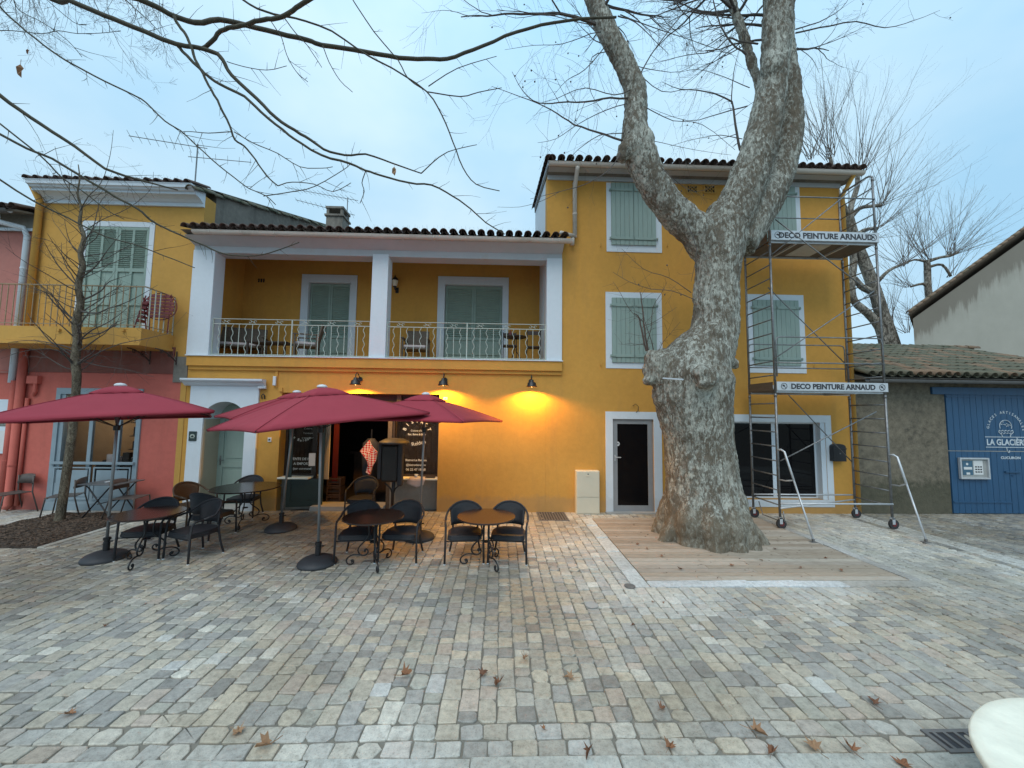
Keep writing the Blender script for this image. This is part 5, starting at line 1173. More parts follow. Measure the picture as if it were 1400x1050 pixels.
# ------------------------------------------------------------------ taupe metal chairs and folding table by the red house
def metal_chair():
    t = thing('metal_chair', 'x', 'chair', (0,0,0), local=True, group='taupe metal chairs by the red house')
    obj('seat', MB().prismZ([(-.23,-.24),(.23,-.24),(.22,.22),(-.22,.22)], .44, .455), M_taupe, t, bevel=.004)
    n = 10; vs = []
    for i in range(n+1):
        u = -1+2*i/n; y = .27-.07*u*u; zt = .83-.04*abs(u)**4; 
        for d in (0,.012): vs += [(u*.25, y+d-.02, .62), (u*.25, y+d+.015, zt)]
    fs = []
    for i in range(n):
        a = i*4; fs += [(a,a+1,a+5,a+4),(a+3,a+2,a+6,a+7),(a,a+4,a+6,a+2),(a+1,a+3,a+7,a+5)]
    fs += [(0,2,3,1),(n*4,n*4+1,n*4+3,n*4+2)]
    obj('backrest', MB().add(vs, fs), M_taupe, t, smooth=True)
    for s_ in (-1,1):
        obj('leg', MB().tube([(s_*.25,-.27,0),(s_*.235,-.22,.43),(s_*.235,-.18,.445)], .013, 8), M_taupe, t, smooth=True)
        obj('leg', MB().tube([(s_*.25,.32,0),(s_*.235,.21,.44),(s_*.245,.20,.80)], .013, 8), M_taupe, t, smooth=True)
    return t
mc = metal_chair(); KIDS.clear(); index_kids(mc)
def gx(px_, Y): return at(px_, 690, Y).x
MCH = [(gx(10,8.9),8.95,-15,'taupe metal chair at the left edge of the photo, by the red pipes'), (gx(106,9.0),8.75,-62,'taupe metal chair left of the folding table, behind the young tree'), (gx(193,8.9),8.62,100,'taupe metal chair right of the folding table, turned sideways')]
for i, (x, y, a, lab) in enumerate(MCH):
    if i == 0: mc.location = (x,y,0); mc.rotation_euler = (0,0,radians(a)); mc['label'] = lab
    else: dup(mc, (x,y,0), radians(a), lab)
x = gx(151,8.75); t = thing('folding_table', 'folding table with crossed black legs in front of the blue-grey shop window', 'table', (x,8.75,0), local=True)
obj('tabletop', MB().box(-.40,-.33,.72,.40,.33,.74), mat('zinc_top',(.13,.14,.15),.35,.1,metal=.3), t, bevel=.006)
for yy in (-.28,.28):
    for s_ in (-1,1): obj('leg', MB().tube([(s_*.42,yy,.02),(s_*.30,yy,.03),(-s_*.22,yy+.015*s_,.66),(-s_*.28,yy+.015*s_,.705)], .014, 8), M_blk, t, smooth=True)
obj('crossbar', MB().tube([(0,-.28,.33),(0,.28,.33)], .01, 6), M_blk, t)
tag(obj('ashtray', MB().lathe([(.045,0),(.05,.02),(.04,.02),(.036,.006),(.001,.006)],16), M_knob, loc=(0,0,0)), 'small pale ashtray on the folding table by the shop window', 'ashtray'); bpy.data.objects['ashtray'].location = (x-.05,8.7,.741)

# ------------------------------------------------------------------ bistro doorway things
x, y = at(538,640,8.95).x, 8.95
t = thing('menu_stand', 'tall black stand with a dark covered panel right of the bistro doorway', 'stand', (x,y,0), local=True)
obj('foot', MB().lathe([(.24,0),(.24,.02),(.05,.035)], 20), M_blk, t)
obj('stem', MB().tube([(0,0,.03),(.0,0,.55),(.02,0,.75)], .035, 8).tube([(0,0,.45),(-.05,0,.60),(-.18,0,.72)], .018, 6).tube([(0,0,.45),(.06,0,.60),(.20,0,.72)], .018, 6), M_blk, t, smooth=True)
obj('panel', MB().box(-.27,-.05,.74,.10,.05,1.58), mat('dark_brown_panel',(.022,.018,.016),.5,.2,5,60), t, bevel=.05)
obj('dark_dome', MB().lathe([(.02,1.74),(.20,1.72),(.33,1.66),(.35,1.62),(.30,1.60)], 24), M_ink, t, smooth=True)  # shallow black dome above the panel, modelled for a wide dark shape
obj('side_drape', MB().box(.10,-.07,.66,.22,.06,1.66).box(-.36,-.04,.80,-.275,.05,1.62), M_ink, t, bevel=.03)
p = at(500,620,9.9)
t = thing('coat_stand', 'dark coat stand with hanging coats inside the bistro doorway', 'coat stand', (p.x+.1,10.0,.03), local=True)
obj('pole', MB().tube([(0,0,0),(0,0,1.85)], .02, 8).lathe([(.22,0),(.22,.02)],16), M_blk, t)
cm = MB(); vs = []; n = 20
for i, (z, rr) in enumerate(((.55,.16),(.8,.20),(1.2,.22),(1.5,.19),(1.62,.08))):
    for j in range(n): a = 2*pi*j/n; q = rr*(1+.12*sin(5*a+i)); vs.append((q*cos(a), q*.7*sin(a), z))
cm.add(vs, [(i*n+j,i*n+(j+1)%n,(i+1)*n+(j+1)%n,(i+1)*n+j) for i in range(4) for j in range(n)]); obj('coat', cm, M_ink, t, smooth=True)
ck_ = MB(); vs = []; w_, h_ = .30, .80; A_n = 12
outline = [(.02,.0,.02),(-.16,.0,-.26),(.0,.0,-.50),(.02,0,-.62),(-.03,0,-.80),(.07,0,-.86),(.10,0,-.66),(.17,0,-.50),(.20,0,-.28),(.09,0,-.14)]
ck_.add([(x_,0+.03*sin(i*2.1),z_) for i,(x_,y_,z_) in enumerate(outline)]+[(x_,.05+.03*sin(i*1.3),z_) for i,(x_,y_,z_) in enumerate(outline)], [tuple(reversed(range(10))),tuple(range(10,20))]+[(i,(i+1)%10,(i+1)%10+10,i+10) for i in range(10)])
p = at(506,603,9.6); o = obj('checked_apron', ck_, M_check); o.location = (p.x-.06,9.62,p.z); o.scale = (1.2,1,.95); tag(o, 'red and white checked apron hanging in the dark bistro doorway', 'apron')
p = at(457,690,9.9); cr = thing('wooden_crates', 'stack of small brown wooden crates inside the bistro doorway', 'crate', (p.x,9.95,.03), local=True)
for k in range(3):
    c_ = MB().frame((-.17,k*.22,.17,k*.22+.20),(-.14,k*.22+.03,.14,k*.22+.17),-.14,-.12).box(-.17,-.12,k*.22,-.15,.14,k*.22+.2).box(.15,-.12,k*.22,.17,.14,k*.22+.2).box(-.15,.12,k*.22,.15,.14,k*.22+.2).box(-.15,-.11,k*.22+.07,.15,-.10,k*.22+.12)
    obj('crate', c_, M_intwood, cr)
# things on the right sill
p = at(571,651,YF+.1); zsill = sz
cl = MB(); vs = []; nx_, ny_ = 10, 8
for j in range(ny_+1):
    for i in range(nx_+1):
        u, v = i/nx_, j/ny_; xx_ = p.x-.20+.40*u+.03*sin(v*5); d = v*.38
        yy_ = YF+.15-d if d < .17 else YF-.025-.01*sin(u*8); z_ = zsill+.006+.006*sin(u*9+v*4) if d < .17 else zsill-(d-.17)*(1-.8*abs(u-.6))
        vs.append((xx_,yy_,z_))
cl.add(vs, [(j*(nx_+1)+i,j*(nx_+1)+i+1,(j+1)*(nx_+1)+i+1,(j+1)*(nx_+1)+i) for j in range(ny_) for i in range(nx_)])
o = obj('tea_towel', cl, M_cloth, smooth=True, loc=(p.x,YF+.1,zsill)); so_ = o.modifiers.new('s','SOLIDIFY'); so_.thickness = .004; tag(o, 'crumpled pale cloth draped over the stone sill right of the bistro door', 'cloth')
cpx = at(569,648,YF+.1).x
t = thing('coffee_cup', 'white coffee cup standing on the cloth on the stone sill', 'cup', (cpx,YF+.1,zsill+.012), local=True)
obj('cup', MB().lathe([(.03,0),(.045,.07),(.04,.07),(.026,.006)],16), M_knob, t, smooth=True); obj('handle', MB().tube([(.04,0,.055),(.07,0,.05),(.065,0,.02),(.035,0,.015)],.006,6), M_knob, t)
tag(obj('tray', MB().box(-.12,-.07,0,.12,.07,.015), M_ink, bevel=.004), 'small dark tray at the right end of the stone sill', 'tray'); bpy.data.objects['tray'].location = (at(588,650,YF+.1).x, YF+.1, zsill+.001)

# ------------------------------------------------------------------ loggia furniture
def arm_chair(lab, x, y, rz, m_, w=.6):
    t = thing('garden_armchair', lab, 'armchair', (x,y,Zf), rz, local=True)
    for sx in (-1,1):
        for sy in (-1,1): obj('leg', MB().box(sx*w/2-.02,sy*.25-.02,0,sx*w/2+.02,sy*.25+.02,.62 if sy < 0 else .66), m_, t)
        obj('armrest', MB().box(sx*w/2-.035,-.30,.62,sx*w/2+.035,.27,.645), m_, t)
    obj('seat_frame', MB().box(-w/2+.021,-.27,.34,w/2-.021,.27,.38), m_, t); obj('cushion', MB().box(-w/2+.03,-.26,.381,w/2-.03,.22,.45), M_cloth, t, bevel=.02)
    obj('backrest', MB().obox((0,.30,.68),(w-.03,.035,.52),rx=radians(-14)), m_, t)
    return t
xw = lambda px_, Y: at(px_, 470, Y).x
arm_chair('dark slatted bench with pale cushion at the left end of the loggia', xw(322,10.2), 10.2, radians(20), M_teak, 1.3)
arm_chair('wooden armchair with slanted back right of the low table in the loggia', xw(420,10.0), 10.0, radians(-70), M_teak)
arm_chair('small brown armchair behind the railing of the right loggia bay', xw(569,10.2), 10.2, radians(4), M_teak, .62)
t = thing('low_table', 'low dark slatted table between the bench and armchair in the loggia', 'table', (xw(372,10.0),10.0,Zf), local=True)
for i in range(5): obj('slat', MB().box(-.5,-.27+i*.11,.42,.5,-.18+i*.11,.445), M_woodd, t)
for sx in (-1,1):
    for sy in (-1,1): obj('leg', MB().box(sx*.46-.02,sy*.24-.02,0,sx*.46+.02,sy*.24+.02,.419), M_woodd, t)
x = xw(704,10.0); t = thing('cafe_table', 'small round dark cafe table at the right end of the loggia', 'table', (x,10.0,Zf), local=True)
obj('tabletop', MB().lathe([(.001,.70),(.30,.70),(.30,.72),(.001,.722)],28), M_woodd, t)
for k in range(3): a = k*2*pi/3; obj('leg', MB().tube([(.04*cos(a),.04*sin(a),.70),(.03*cos(a),.03*sin(a),.35),(.24*cos(a),.24*sin(a),0)], .01, 6), M_blk, t)
tag(obj('red_bottle', MB().lathe([(.03,0),(.035,.02),(.035,.1),(.015,.14),(.015,.17)],12), M_redmetal), 'small red bottle on the round cafe table in the loggia', 'bottle'); bpy.data.objects['red_bottle'].location = (x-.12,10,Zf+.722)
def fold_stool(lab, px_, Y):
    t = thing('folding_chair', lab, 'chair', (xw(px_,Y),Y,Zf), radians(-90), local=True)
    obj('seat', MB().box(-.19,-.18,.43,.19,.18,.45), M_woodd, t)
    for yy in (-.17,.17):
        obj('leg', MB().tube([(-.2+.0,yy,0),(.17,yy,.43)], .01, 6), M_blk, t); obj('leg', MB().tube([(.2,yy,0),(-.17,yy,.43),(-.24,yy,.85) ], .01, 6), M_blk, t)
    obj('backrest', MB().obox((-.225,0,.78),(.015,.34,.10)), M_woodd, t)
    return t
fold_stool('dark folding chair left of the round cafe table in the loggia', 697, 9.85); fold_stool('dark folding chair at the far right end of the loggia', 729, 10.0).rotation_euler.z = radians(90)
# red folded table and chair on the small balcony
p = at(218,425,8.95)
t = thing('folding_table', 'dark red slatted folding table leaning on the small left balcony', 'folding table', (p.x,8.95,bt), radians(8), local=True)
n = 7
for i in range(n): 
    z = .38+i*.078; hw = .30*sqrt(max(.2,1-((i-3)/4.0)**2)); obj('slat', MB().obox((0,.0,z),(2*hw,.02,.066),rx=radians(-6)), M_redmetal, t, bevel=.003)
for s_ in (-1,1): obj('leg', MB().tube([(s_*.18,.02,.0),(s_*.22,.0,.9)], .012, 6), M_redmetal, t)
obj('edge_rim', MB().tube([(.34*cos(a), .015, .61+.31*sin(a)) for a in [2*pi*k/24 for k in range(25)]], .012, 6), M_redmetal, t)
t = thing('folding_chair', 'folded dark red metal chair left of the red table on the small balcony', 'folding chair', (p.x-.36,8.9,bt), radians(20), local=True)
obj('frame', MB().tube([(-.12,0,0),(.06,0,.85)],.014,6).tube([(.12,.0,0),(.02,0,.80)],.014,6), M_redmetal, t)
for i in range(5): obj('slat', MB().obox((.0+.02*i,.02,.25+.1*i),(.1,.2,.05)), M_redmetal, t)

# ------------------------------------------------------------------ antennas
def antenna(lab, px_, py0, py1, Y, booms):
    a, b_ = at(px_,py0,Y), at(px_,py1,Y)
    t = thing('tv_antenna', lab, 'antenna', (a.x,Y,a.z), local=True); h = b_.z-a.z
    obj('mast', MB().tube([(0,0,-.3),(0,0,h)], .018, 6), M_steel, t)
    for (z, ang, ln, n_, el, tilt) in booms:
        c_, s_ = cos(ang), sin(ang); m = MB().tube([(-c_*ln*.15,-s_*ln*.15,h*z-.15*ln*tilt),(c_*ln,s_*ln,h*z+ln*tilt)], .011, 5)
        for k in range(n_):
            q = -.1+1.08*k/(n_-1); e = el*(1-.35*k/n_); cx_, cy_, cz_ = c_*ln*q, s_*ln*q, h*z+ln*tilt*q
            m.tube([(cx_-s_*e,cy_+c_*e,cz_+.12*e),(cx_+s_*e,cy_-c_*e,cz_-.12*e)], .005, 4)
        obj('boom', m, M_steel, t)
antenna('tv antenna with crossed combs on the left house roof', 267, 245, 197, 11.0, [(.92,radians(205),1.5,10,.32,-.12),(.62,radians(35),1.3,6,.4,.3)])
antenna('tv antenna beside the chimney, with a long slanting boom', 474, 303, 270, 14.3, [(.35,radians(183),1.9,12,.22,.22),(.95,radians(160),3.2,16,.25,.32)])

# ------------------------------------------------------------------ scaffold
lb, lf_, rb_, rf_ = gnd(1031,707), gnd(1066,723), gnd(1166,707), gnd(1220,723)
sx0, sx1 = (lb.x+lf_.x)/2, (rb_.x+rf_.x)/2; sy0, sy1 = (lf_.y+rf_.y)/2, (lb.y+rb_.y)/2-.05
ZP1 = at(1128,535,sy0).z; ZS1 = at(1128,523,sy0).z; ZP2 = at(1120,331,sy0).z; ZS2 = at(1120,318,sy0).z; ZT = at(1190,238,sy0).z
sc_t = thing('scaffold_tower', 'tall rolling galvanised scaffold tower with two sign boards in front of the yellow house', 'scaffold', ((sx0+sx1)/2,(sy0+sy1)/2,0))
for x in (sx0, sx1):
    for y in (sy0, sy1):
        z = .22
        for zt_ in (ZP1-.05, ZP2-.05, ZT-(.0 if y == sy0 else .0)-.08):
            obj('post', MB().tube([(x,y,z),(x,y,zt_-.01)], .024, 10).tube([(x,y,zt_-.08),(x,y,zt_-.02)], .029, 10), M_steel, sc_t, smooth=True); z = zt_
    ar = [(x,sy0,ZT-.09)]+[(x,sy0+.14*(1-cos(a)),ZT-.09+.09*sin(a)) for a in [pi/2*k/4 for k in range(1,5)]]
    ar += [(x,sy1-.14*(1-cos(a)),ZT-.09+.09*sin(a)) for a in [pi/2*k/4 for k in range(4,-1,-1)]]
    obj('top_arch', MB().tube(ar, .022, 8), M_steel, sc_t, smooth=True)
    z = .48
    while z < ZT-.3:
        obj('rung', MB().tube([(x,sy0+.02,z),(x,sy1-.02,z)], .0145, 8), M_steel, sc_t, smooth=True); z += .305
    for y in (sy0, sy1):
        dr = -1 if x == sx0 else 1; wx_ = x+.03*dr
        cs = obj('caster', MB().tube([(x,y,.12),(x,y,.24)], .018, 8).box(x-.03,y-.035,.10,x+.03,y-.028,.23).box(x-.03,y+.028,.10,x+.03,y+.035,.23).box(x-.03,y-.035,.205,x+.03,y+.035,.235), M_alu, sc_t)
        obj('wheel', MB().tube([(x+.02,y-.022,.1),(x+.02,y+.022,.1)], .1, 24), M_rubber, cs); obj('wheel_hub', MB().tube([(x+.02,y-.027,.1),(x+.02,y+.027,.1)], .048, 20), M_casterred, cs)
def rail(pts, r=.0145, nm='guard_rail'): return obj(nm, MB().tube(pts, r, 8), M_alu if 'base' in nm else M_steel, sc_t, smooth=True)
for (zr_a, zr_b) in ((at(1130,497,sy0).z, at(1130,462,sy0).z), (None, at(1120,271,sy0).z)):
    for y in (sy0-.03, sy1+.03):
        if zr_a: rail([(sx0,y,zr_a),(sx1,y,zr_a)]); rail([(sx0+.03,y,zr_a-.3),(sx0+.03,y,zr_b-.10),(sx0+.06,y,zr_b-.02),(sx0+.13,y,zr_b),(sx1-.13,y,zr_b),(sx1-.06,y,zr_b-.02),(sx1-.03,y,zr_b-.1),(sx1-.03,y,zr_a-.3)])
        else: rail([(sx0,y,zr_b),(sx1,y,zr_b)])
for y, z0_, z1_ in ((sy0-.03, .48, .48),(sy1+.03,.48,.48)): rail([(sx0,y,.52),(sx1,y,.52)], .018, 'base_rail')
rail([(sx0,sy0-.02,.42),(sx1,sy1,.42)], .018, 'base_rail')
for (px0,py0,px1,py1,yy) in ((1067,630,1198,563,sy0-.05),(1061,522,1200,632,sy1+.04),(1057,490,1195,398,sy0-.05),(1050,393,1190,500,sy1+.04),(1055,348,1183,245,sy0-.05),(1060,300,1190,400,sy0-.06)):
    a, b_ = at(px0,py0,yy), at(px1,py1,yy); a.x = max(a.x,sx0-.02); b_.x = min(b_.x,sx1+.02)
    rail([a,b_], .0125, 'diagonal_brace')
for zp, zs__ in ((ZP1, ZS1),(ZP2, ZS2)):
    pf_ = obj('platform', MB().box(sx0+.03,sy0+.03,zp-.005,sx1-.03,sy1-.03,zp+.035), M_teak, sc_t, bevel=.004)
    obj('platform_frame', MB().box(sx0+.02,sy0+.005,zp-.04,sx1-.02,sy0+.029,zp+.03).box(sx0+.02,sy1-.029,zp-.04,sx1-.02,sy1-.005,zp+.03).box(sx0+.6,sy0+.03,zp-.05,sx0+.64,sy1-.03,zp-.006).box(sx1-.64,sy0+.03,zp-.05,sx1-.6,sy1-.03,zp-.006), M_alu, pf_)
    obj('hatch', MB().box(sx0+.9,sy0+.12,zp-.012,sx0+1.5,sy1-.12,zp-.0055), M_alu, pf_)
    tb = obj('toe_board', MB().box(sx0+.0,sy0-.06,zp+.0,sx1+.02,sy0-.035,zs__), M_alu, sc_t, bevel=.003)
    obj('toe_board', MB().box(sx0+.0,sy1+.035,zp+.0,sx1,sy1+.06,zs__), M_alu, sc_t, bevel=.003)
    obj('end_board', MB().box(sx0-.028,sy0+.03,zp,sx0-.0245,sy1-.03,zs__), M_teak, sc_t); obj('end_board', MB().box(sx1+.0245,sy0+.03,zp,sx1+.028,sy1-.03,zs__), M_teak, sc_t)
    tx = MB(); hh = zs__-zp; cx_ = (sx0+sx1)/2+.02; text(tx, 'DECO PEINTURE ARNAUD', hh*.80, cx_, zp+hh*.23, sy0-.062, sx=1.02, bold=.006)
    for s_ in (-1,1):
        ccx = cx_+s_*(sx1-sx0)*.445; ccz = zp+hh*.5
        tx.tube([(ccx+hh*.33*cos(a),sy0-.0615,ccz+hh*.33*sin(a)) for a in [2*pi*k/16 for k in range(17)]], .006, 4)
        tx.obox((ccx-.01,sy0-.062,ccz+.01),(.05,.003,.035),ry=.4).obox((ccx+.02,sy0-.062,ccz-.02),(.012,.003,.05),ry=-.5)
    obj('lettering', tx, M_ink, tb)
for (px0,py0,pxm,pym,px1,py1,x) in ((1064,615,1076,630,1112,742,sx0),(1212,622,1224,637,1266,742,sx1)):
    f = gnd(px1,py1); top = Vector((x,sy0,at(px0,py0,sy0).z))
    kn = top+Vector((.05,-.13,-.03)); ft = Vector((f.x,f.y,.06)); mid_ = kn.lerp(ft,.35)
    og = obj('outrigger', MB().tube([top,top+Vector((.02,-.08,.01)),kn,mid_], .022, 8).tube([kn.lerp(ft,.32),ft], .017, 8).tube([mid_,top+Vector((.03,-.16,-.62))*1.0,top+Vector((0,0,-.62))], .015, 6), M_alu, sc_t, smooth=True)
    obj('foot', MB().box(ft.x-.06,ft.y-.05,0,ft.x+.06,ft.y+.05,.015).box(ft.x-.015,ft.y-.02,.015,ft.x+.015,ft.y+.02,.07), M_iron, og)
    yy = sy0
rail([(sx0+.05,sy0-.03,.36),(sx0+.06,sy0-.04,.16),(sx0+.10,sy0-.02,.12),(sx0+.08,sy1-.2,.12),(sx0+.05,sy1-.12,.4)], .012, 'lock_lever')

# ------------------------------------------------------------------ round stone top at the lower right
t = thing('stone_table', 'round cream stone table top cut by the lower right corner of the photo', 'table', (3.588,1.655,0), local=True)
rg = random.Random(5); pr_ = MB(); n = 64; prof = [(1.0,.385),(1.03,.395),(1.034,.42),(1.034,.44),(1.022,.449),(.97,.45),(.5,.452),(.001,.452)]
vs = [(r_*(1+.006*noise.noise(Vector((cos(a)*6,sin(a)*6,0)))*(r_ > .9))*cos(a), r_*(1+.006*noise.noise(Vector((cos(a)*6,sin(a)*6,0))))*sin(a), z) for r_, z in prof for a in [2*pi*j/n for j in range(n)]]
pr_.add(vs, [(i*n+j,i*n+(j+1)%n,(i+1)*n+(j+1)%n,(i+1)*n+j) for i in range(len(prof)-1) for j in range(n)]+[tuple(reversed(range(n)))])
obj('tabletop', pr_, M_cream, t, smooth=True); obj('pedestal', MB().lathe([(.80,0),(.78,.38),(.1,.384)],40), M_creamside, t)

# ------------------------------------------------------------------ fallen leaves
def leaf_mesh(seed):
    rg = random.Random(seed); pts = []
    for k, (a, r_) in enumerate([(-90,.25),(-60,.55),(-35,.45),(-10,.95),(12,.5),(35,.95),(55,.5),(75,.75),(90,1.1),(105,.75),(125,.5),(145,.95),(168,.5),(190,.95),(215,.45),(240,.55)]):
        r_ *= rg.uniform(.85,1.1); x, y = r_*cos(radians(a)), r_*sin(radians(a)); pts.append((x*.06, y*.06, .012+.030*(x*x)*rg.uniform(.4,1.3)+.014*y*rg.uniform(-.6,1.2)+rg.uniform(0,.008)))
    m = MB(); c = (0,0,.008); m.add([c]+pts, [(0,i+1,(i+1)%16+1) for i in range(16)]); m.tube([(0,-.012,.008),(.004,-.05,.01),(.012,-.085,.014)], .0016, 3); return m
lms = []
for s_ in range(9):
    m = leaf_mesh(s_); me = bpy.data.meshes.new('fallen_leaf'); me.from_pydata(m.v, [], m.f); me.materials.append(M_leafc); lms.append(me)
LVL = ['small dry leaf on the paving below the rightmost table','curled orange-brown leaf on the stones at the very centre of the foreground','dry leaf, left of a close pair, left of the foreground centre','dry leaf, right of a close pair, left of the foreground centre','dry leaf lying right of the centre leaf on grey stones','dry leaf lying alone below the base of the front parasol','dark dry leaf on the paving below the left corner of the deck','large pale orange leaf on the paving below the tree trunk','pointed dry leaf on the upper header row at the left','dry leaf on the lower header row left of the middle','small dark leaf on a grey header stone near the middle','large brown leaf on the lower header row by the kerb, near the middle','light orange leaf on the lower header row right of the middle','small brown leaf on the upper header row below the deck','largest brown leaf near the kerb at the right','small leaf fragment left of the largest kerb leaf','brown leaf between the largest kerb leaf and the drain grate','brown leaf on the kerb slab left of the cream stone top','flat brown leaf near the left edge of the paving','left of two small leaves just below the deck border','right of two small leaves just below the deck border','small leaf far left in front of the leftmost parasol base','tiny leaf beside the front parasol base','tiny leaf between the two right tables and the foreground','dark small leaf on the paving at the right, above the kerb leaves']
LV = [(611,835),(716,902),(660,923),(680,936),(780,927),(553,925),(865,855),(905,970),(325,1001),(365,1021),(743,997),(806,1029),(915,1023),(1033,1001),(1113,1022),(1055,1031),(1165,1027),(1235,1046),(93,977),(893,823),(907,823),(145,856),(452,770),(640,775),(1195,962)]
for i, (px_, py_) in enumerate(LV):
    p = gnd(px_,py_,.01); o = bpy.data.objects.new('fallen_leaf', lms[(i*4)%9]); COL.objects.link(o); o.location = (p.x,p.y,.004); o.rotation_euler = (rng.uniform(-.2,.2),rng.uniform(-.2,.2),rng.uniform(0,6.28)); s_ = .45 if py_ < 900 or px_ == 743 else rng.uniform(.8,1.25); o.scale = (s_*rng.uniform(.7,1.1),s_,s_*rng.uniform(.6,2.2))
    tag(o, LVL[i], 'leaf', 'fallen leaves on the paving')
DLV = [(885,752,'dead leaf on the deck left of the plane tree roots'),(872,746,'small curled leaf at the left edge of the deck'),(905,762,'dead leaf close in front of the left root on the deck'),(1130,765,'dark dry leaf on the deck right of the trunk'),(1060,752,'dead leaf touching the right root of the plane tree'),(1150,782,'small leaf near the right front corner of the deck'),(1095,778,'dead leaf on the front deck boards right of the trunk'),(1000,775,'dead leaf on the deck just below the trunk'),(930,780,'dead leaf on the front deck boards left of the trunk'),(1042,768,'curled leaf on the deck between trunk and front border')]
for i, (px_, py_, lab) in enumerate(DLV):
    p = gnd(px_, py_); o = bpy.data.objects.new('fallen_leaf', lms[i%5]); COL.objects.link(o); o.location = (p.x,p.y,.016); o.rotation_euler = (rng.uniform(-.4,.4),rng.uniform(-.4,.4),rng.uniform(0,6.28)); s_ = rng.uniform(.55,.9); o.scale = (s_,)*3
    tag(o, lab, 'leaf', 'fallen leaves on the deck')
lt_ = MB()
for k in range(260):
    x, y = rng.uniform(DX0,DX1), rng.uniform(DY0,DY1); d = math.hypot(x-4.0,y-7.2)
    if rng.random() > 1.3-d*.5 and d > 1.0 and rng.random() > .12: continue
    a = rng.uniform(0,pi); s_ = rng.uniform(.01,.035); lt_.add([(x+cos(a)*s_,y+sin(a)*s_,.014),(x-sin(a)*s_*.35,y+cos(a)*s_*.35,.022),(x-cos(a)*s_,y-sin(a)*s_,.014)],[(0,1,2)])
obj('bark_litter', lt_, M_chip, kind='stuff')

# ------------------------------------------------------------------ trees
rt = random.Random(21)
def smooth_path(pts, sub=3):
    P = [Vector(p[:3]) for p in pts]; Rr = [p[3] for p in pts]; out_, ro = [], []
    for i in range(len(P)-1):
        p0, p1, p2, p3 = P[max(i-1,0)], P[i], P[i+1], P[min(i+2,len(P)-1)]
        for k in range(sub):
            s_ = k/sub; out_.append(.5*((2*p1)+(-p0+p2)*s_+(2*p0-5*p1+4*p2-p3)*s_*s_+(-p0+3*p1-3*p2+p3)*s_**3)); ro.append(Rr[i]+(Rr[i+1]-Rr[i])*s_)
    out_.append(P[-1]); ro.append(Rr[-1]); return out_, ro
def twig(m, p, d, L, r, lvl, rg, droop=0, up=0, wig=.16, kids=(2,4), ratio=.55, spread=.9, tips=None, n=4):
    seg = max(3, int(L/.16)); pts = [p.copy()]; rs = [r]; dd = d.normalized()
    for i in range(seg):
        dd = (dd+Vector((rg.uniform(-wig,wig),rg.uniform(-wig,wig),rg.uniform(-wig,wig)+up-droop))).normalized(); pts.append(pts[-1]+dd*L/seg); rs.append(max(r*(1-.75*(i+1)/seg), .0016))
    m.tube(pts, rs, n if lvl > 1 else 3, cap=False)
    if tips is not None and lvl <= 1: tips.append(pts[-1])
    if lvl > 0:
        for _ in range(rg.randint(*kids)):
            f = rg.uniform(.2,.95); i = min(seg-1, int(f*seg)); t_ = (pts[i+1]-pts[i]).normalized(); o_ = t_.orthogonal().normalized(); o_.rotate(Matrix.Rotation(rg.uniform(0,6.28),3,t_))
            twig(m, pts[i].lerp(pts[i+1], f*seg-i if f*seg-i < 1 else .5), t_+o_*spread*rg.uniform(.6,1.2), L*ratio*rg.uniform(.6,1.15), rs[i]*.6, lvl-1, rg, droop, up, wig, kids, ratio, spread, tips, n)
    return pts, rs
# ---- big plane tree
tb_ = gnd(962,737); TY = tb_.y+.15; TX = at(962,690,TY).x
big = thing('plane_tree', 'huge old plane tree with mottled bark, burls and three forking limbs growing through the deck', 'tree', (TX,TY,0))
def PX(px_, py_, hw, Y): p = at(px_,py_,Y); return (p.x, p.y, p.z, hw/FPX*Y*Y/math.hypot(p.x, Y))
tk = MB(); 
trunk = [(962,745,66,0),(962,722,62,0),(961,700,58,0),(959,650,52,0),(954,600,49.5,0),(949,565,54,0),(947,540,57,0),(948,515,59,0),(955,492,50,0),(973,464,38,0),(978,443,34.5,0),(979,420,34,0),(980,380,33.5,0),(984,345,36,0),(990,315,40,.03),(1000,295,40,.05)]
pts, rs = smooth_path([PX(a,b_,c_,TY+d_) for a,b_,c_,d_ in trunk]); pts = [Vector((pts[0].x,pts[0].y,-.15))]+pts; rs = [rs[0]*1.05]+rs
tk.tube(pts, rs, 28)
limbs = [[(975,345,30,0),(955,318,29,0),(938,305,26,-.02),(915,282,24,-.05),(892,248,23,-.1),(876,215,24,-.15),(868,190,22,-.18),(869,160,18,-.2),(869,130,16.5,-.2),(860,100,16,-.2),(848,75,15.8,-.2),(836,55,15,-.2),(824,28,14.5,-.2),(812,0,13.8,-.2),(795,-50,13,-.2),(770,-120,11.5,-.1)],
         [(985,345,33,0),(998,305,34,-.05),(1015,262,32,-.12),(1030,225,30.5,-.18),(1042,185,29,-.22),(1050,150,26.5,-.25),(1056,110,25,-.28),(1061,70,24.5,-.3),(1062,30,24.5,-.3),(1064,0,25,-.3),(1066,-60,24,-.3),(1075,-160,21,-.2),(1090,-260,18,0)],
         [(1005,335,32,.05),(1025,305,32,.1),(1048,268,30,.16),(1066,232,27,.2),(1076,190,25,.24),(1079,155,23,.26),(1078,115,20,.26),(1075,80,17,.26),(1072,40,17,.28),(1075,0,16,.3),(1090,-80,15,.4)],
         [(1052,165,11,.1),(1042,135,7.5,.25),(1032,100,7.5,.32),(1020,58,7.8,.38),(1010,30,7.8,.4),(1000,0,8,.45),(985,-60,8,.5)]]
limb_paths = []
for lm in limbs:
    pts, rs = smooth_path([PX(a,b_,c_,TY+d_) for a,b_,c_,d_ in lm]); tk.tube(pts, rs, 18); limb_paths.append((pts, rs))
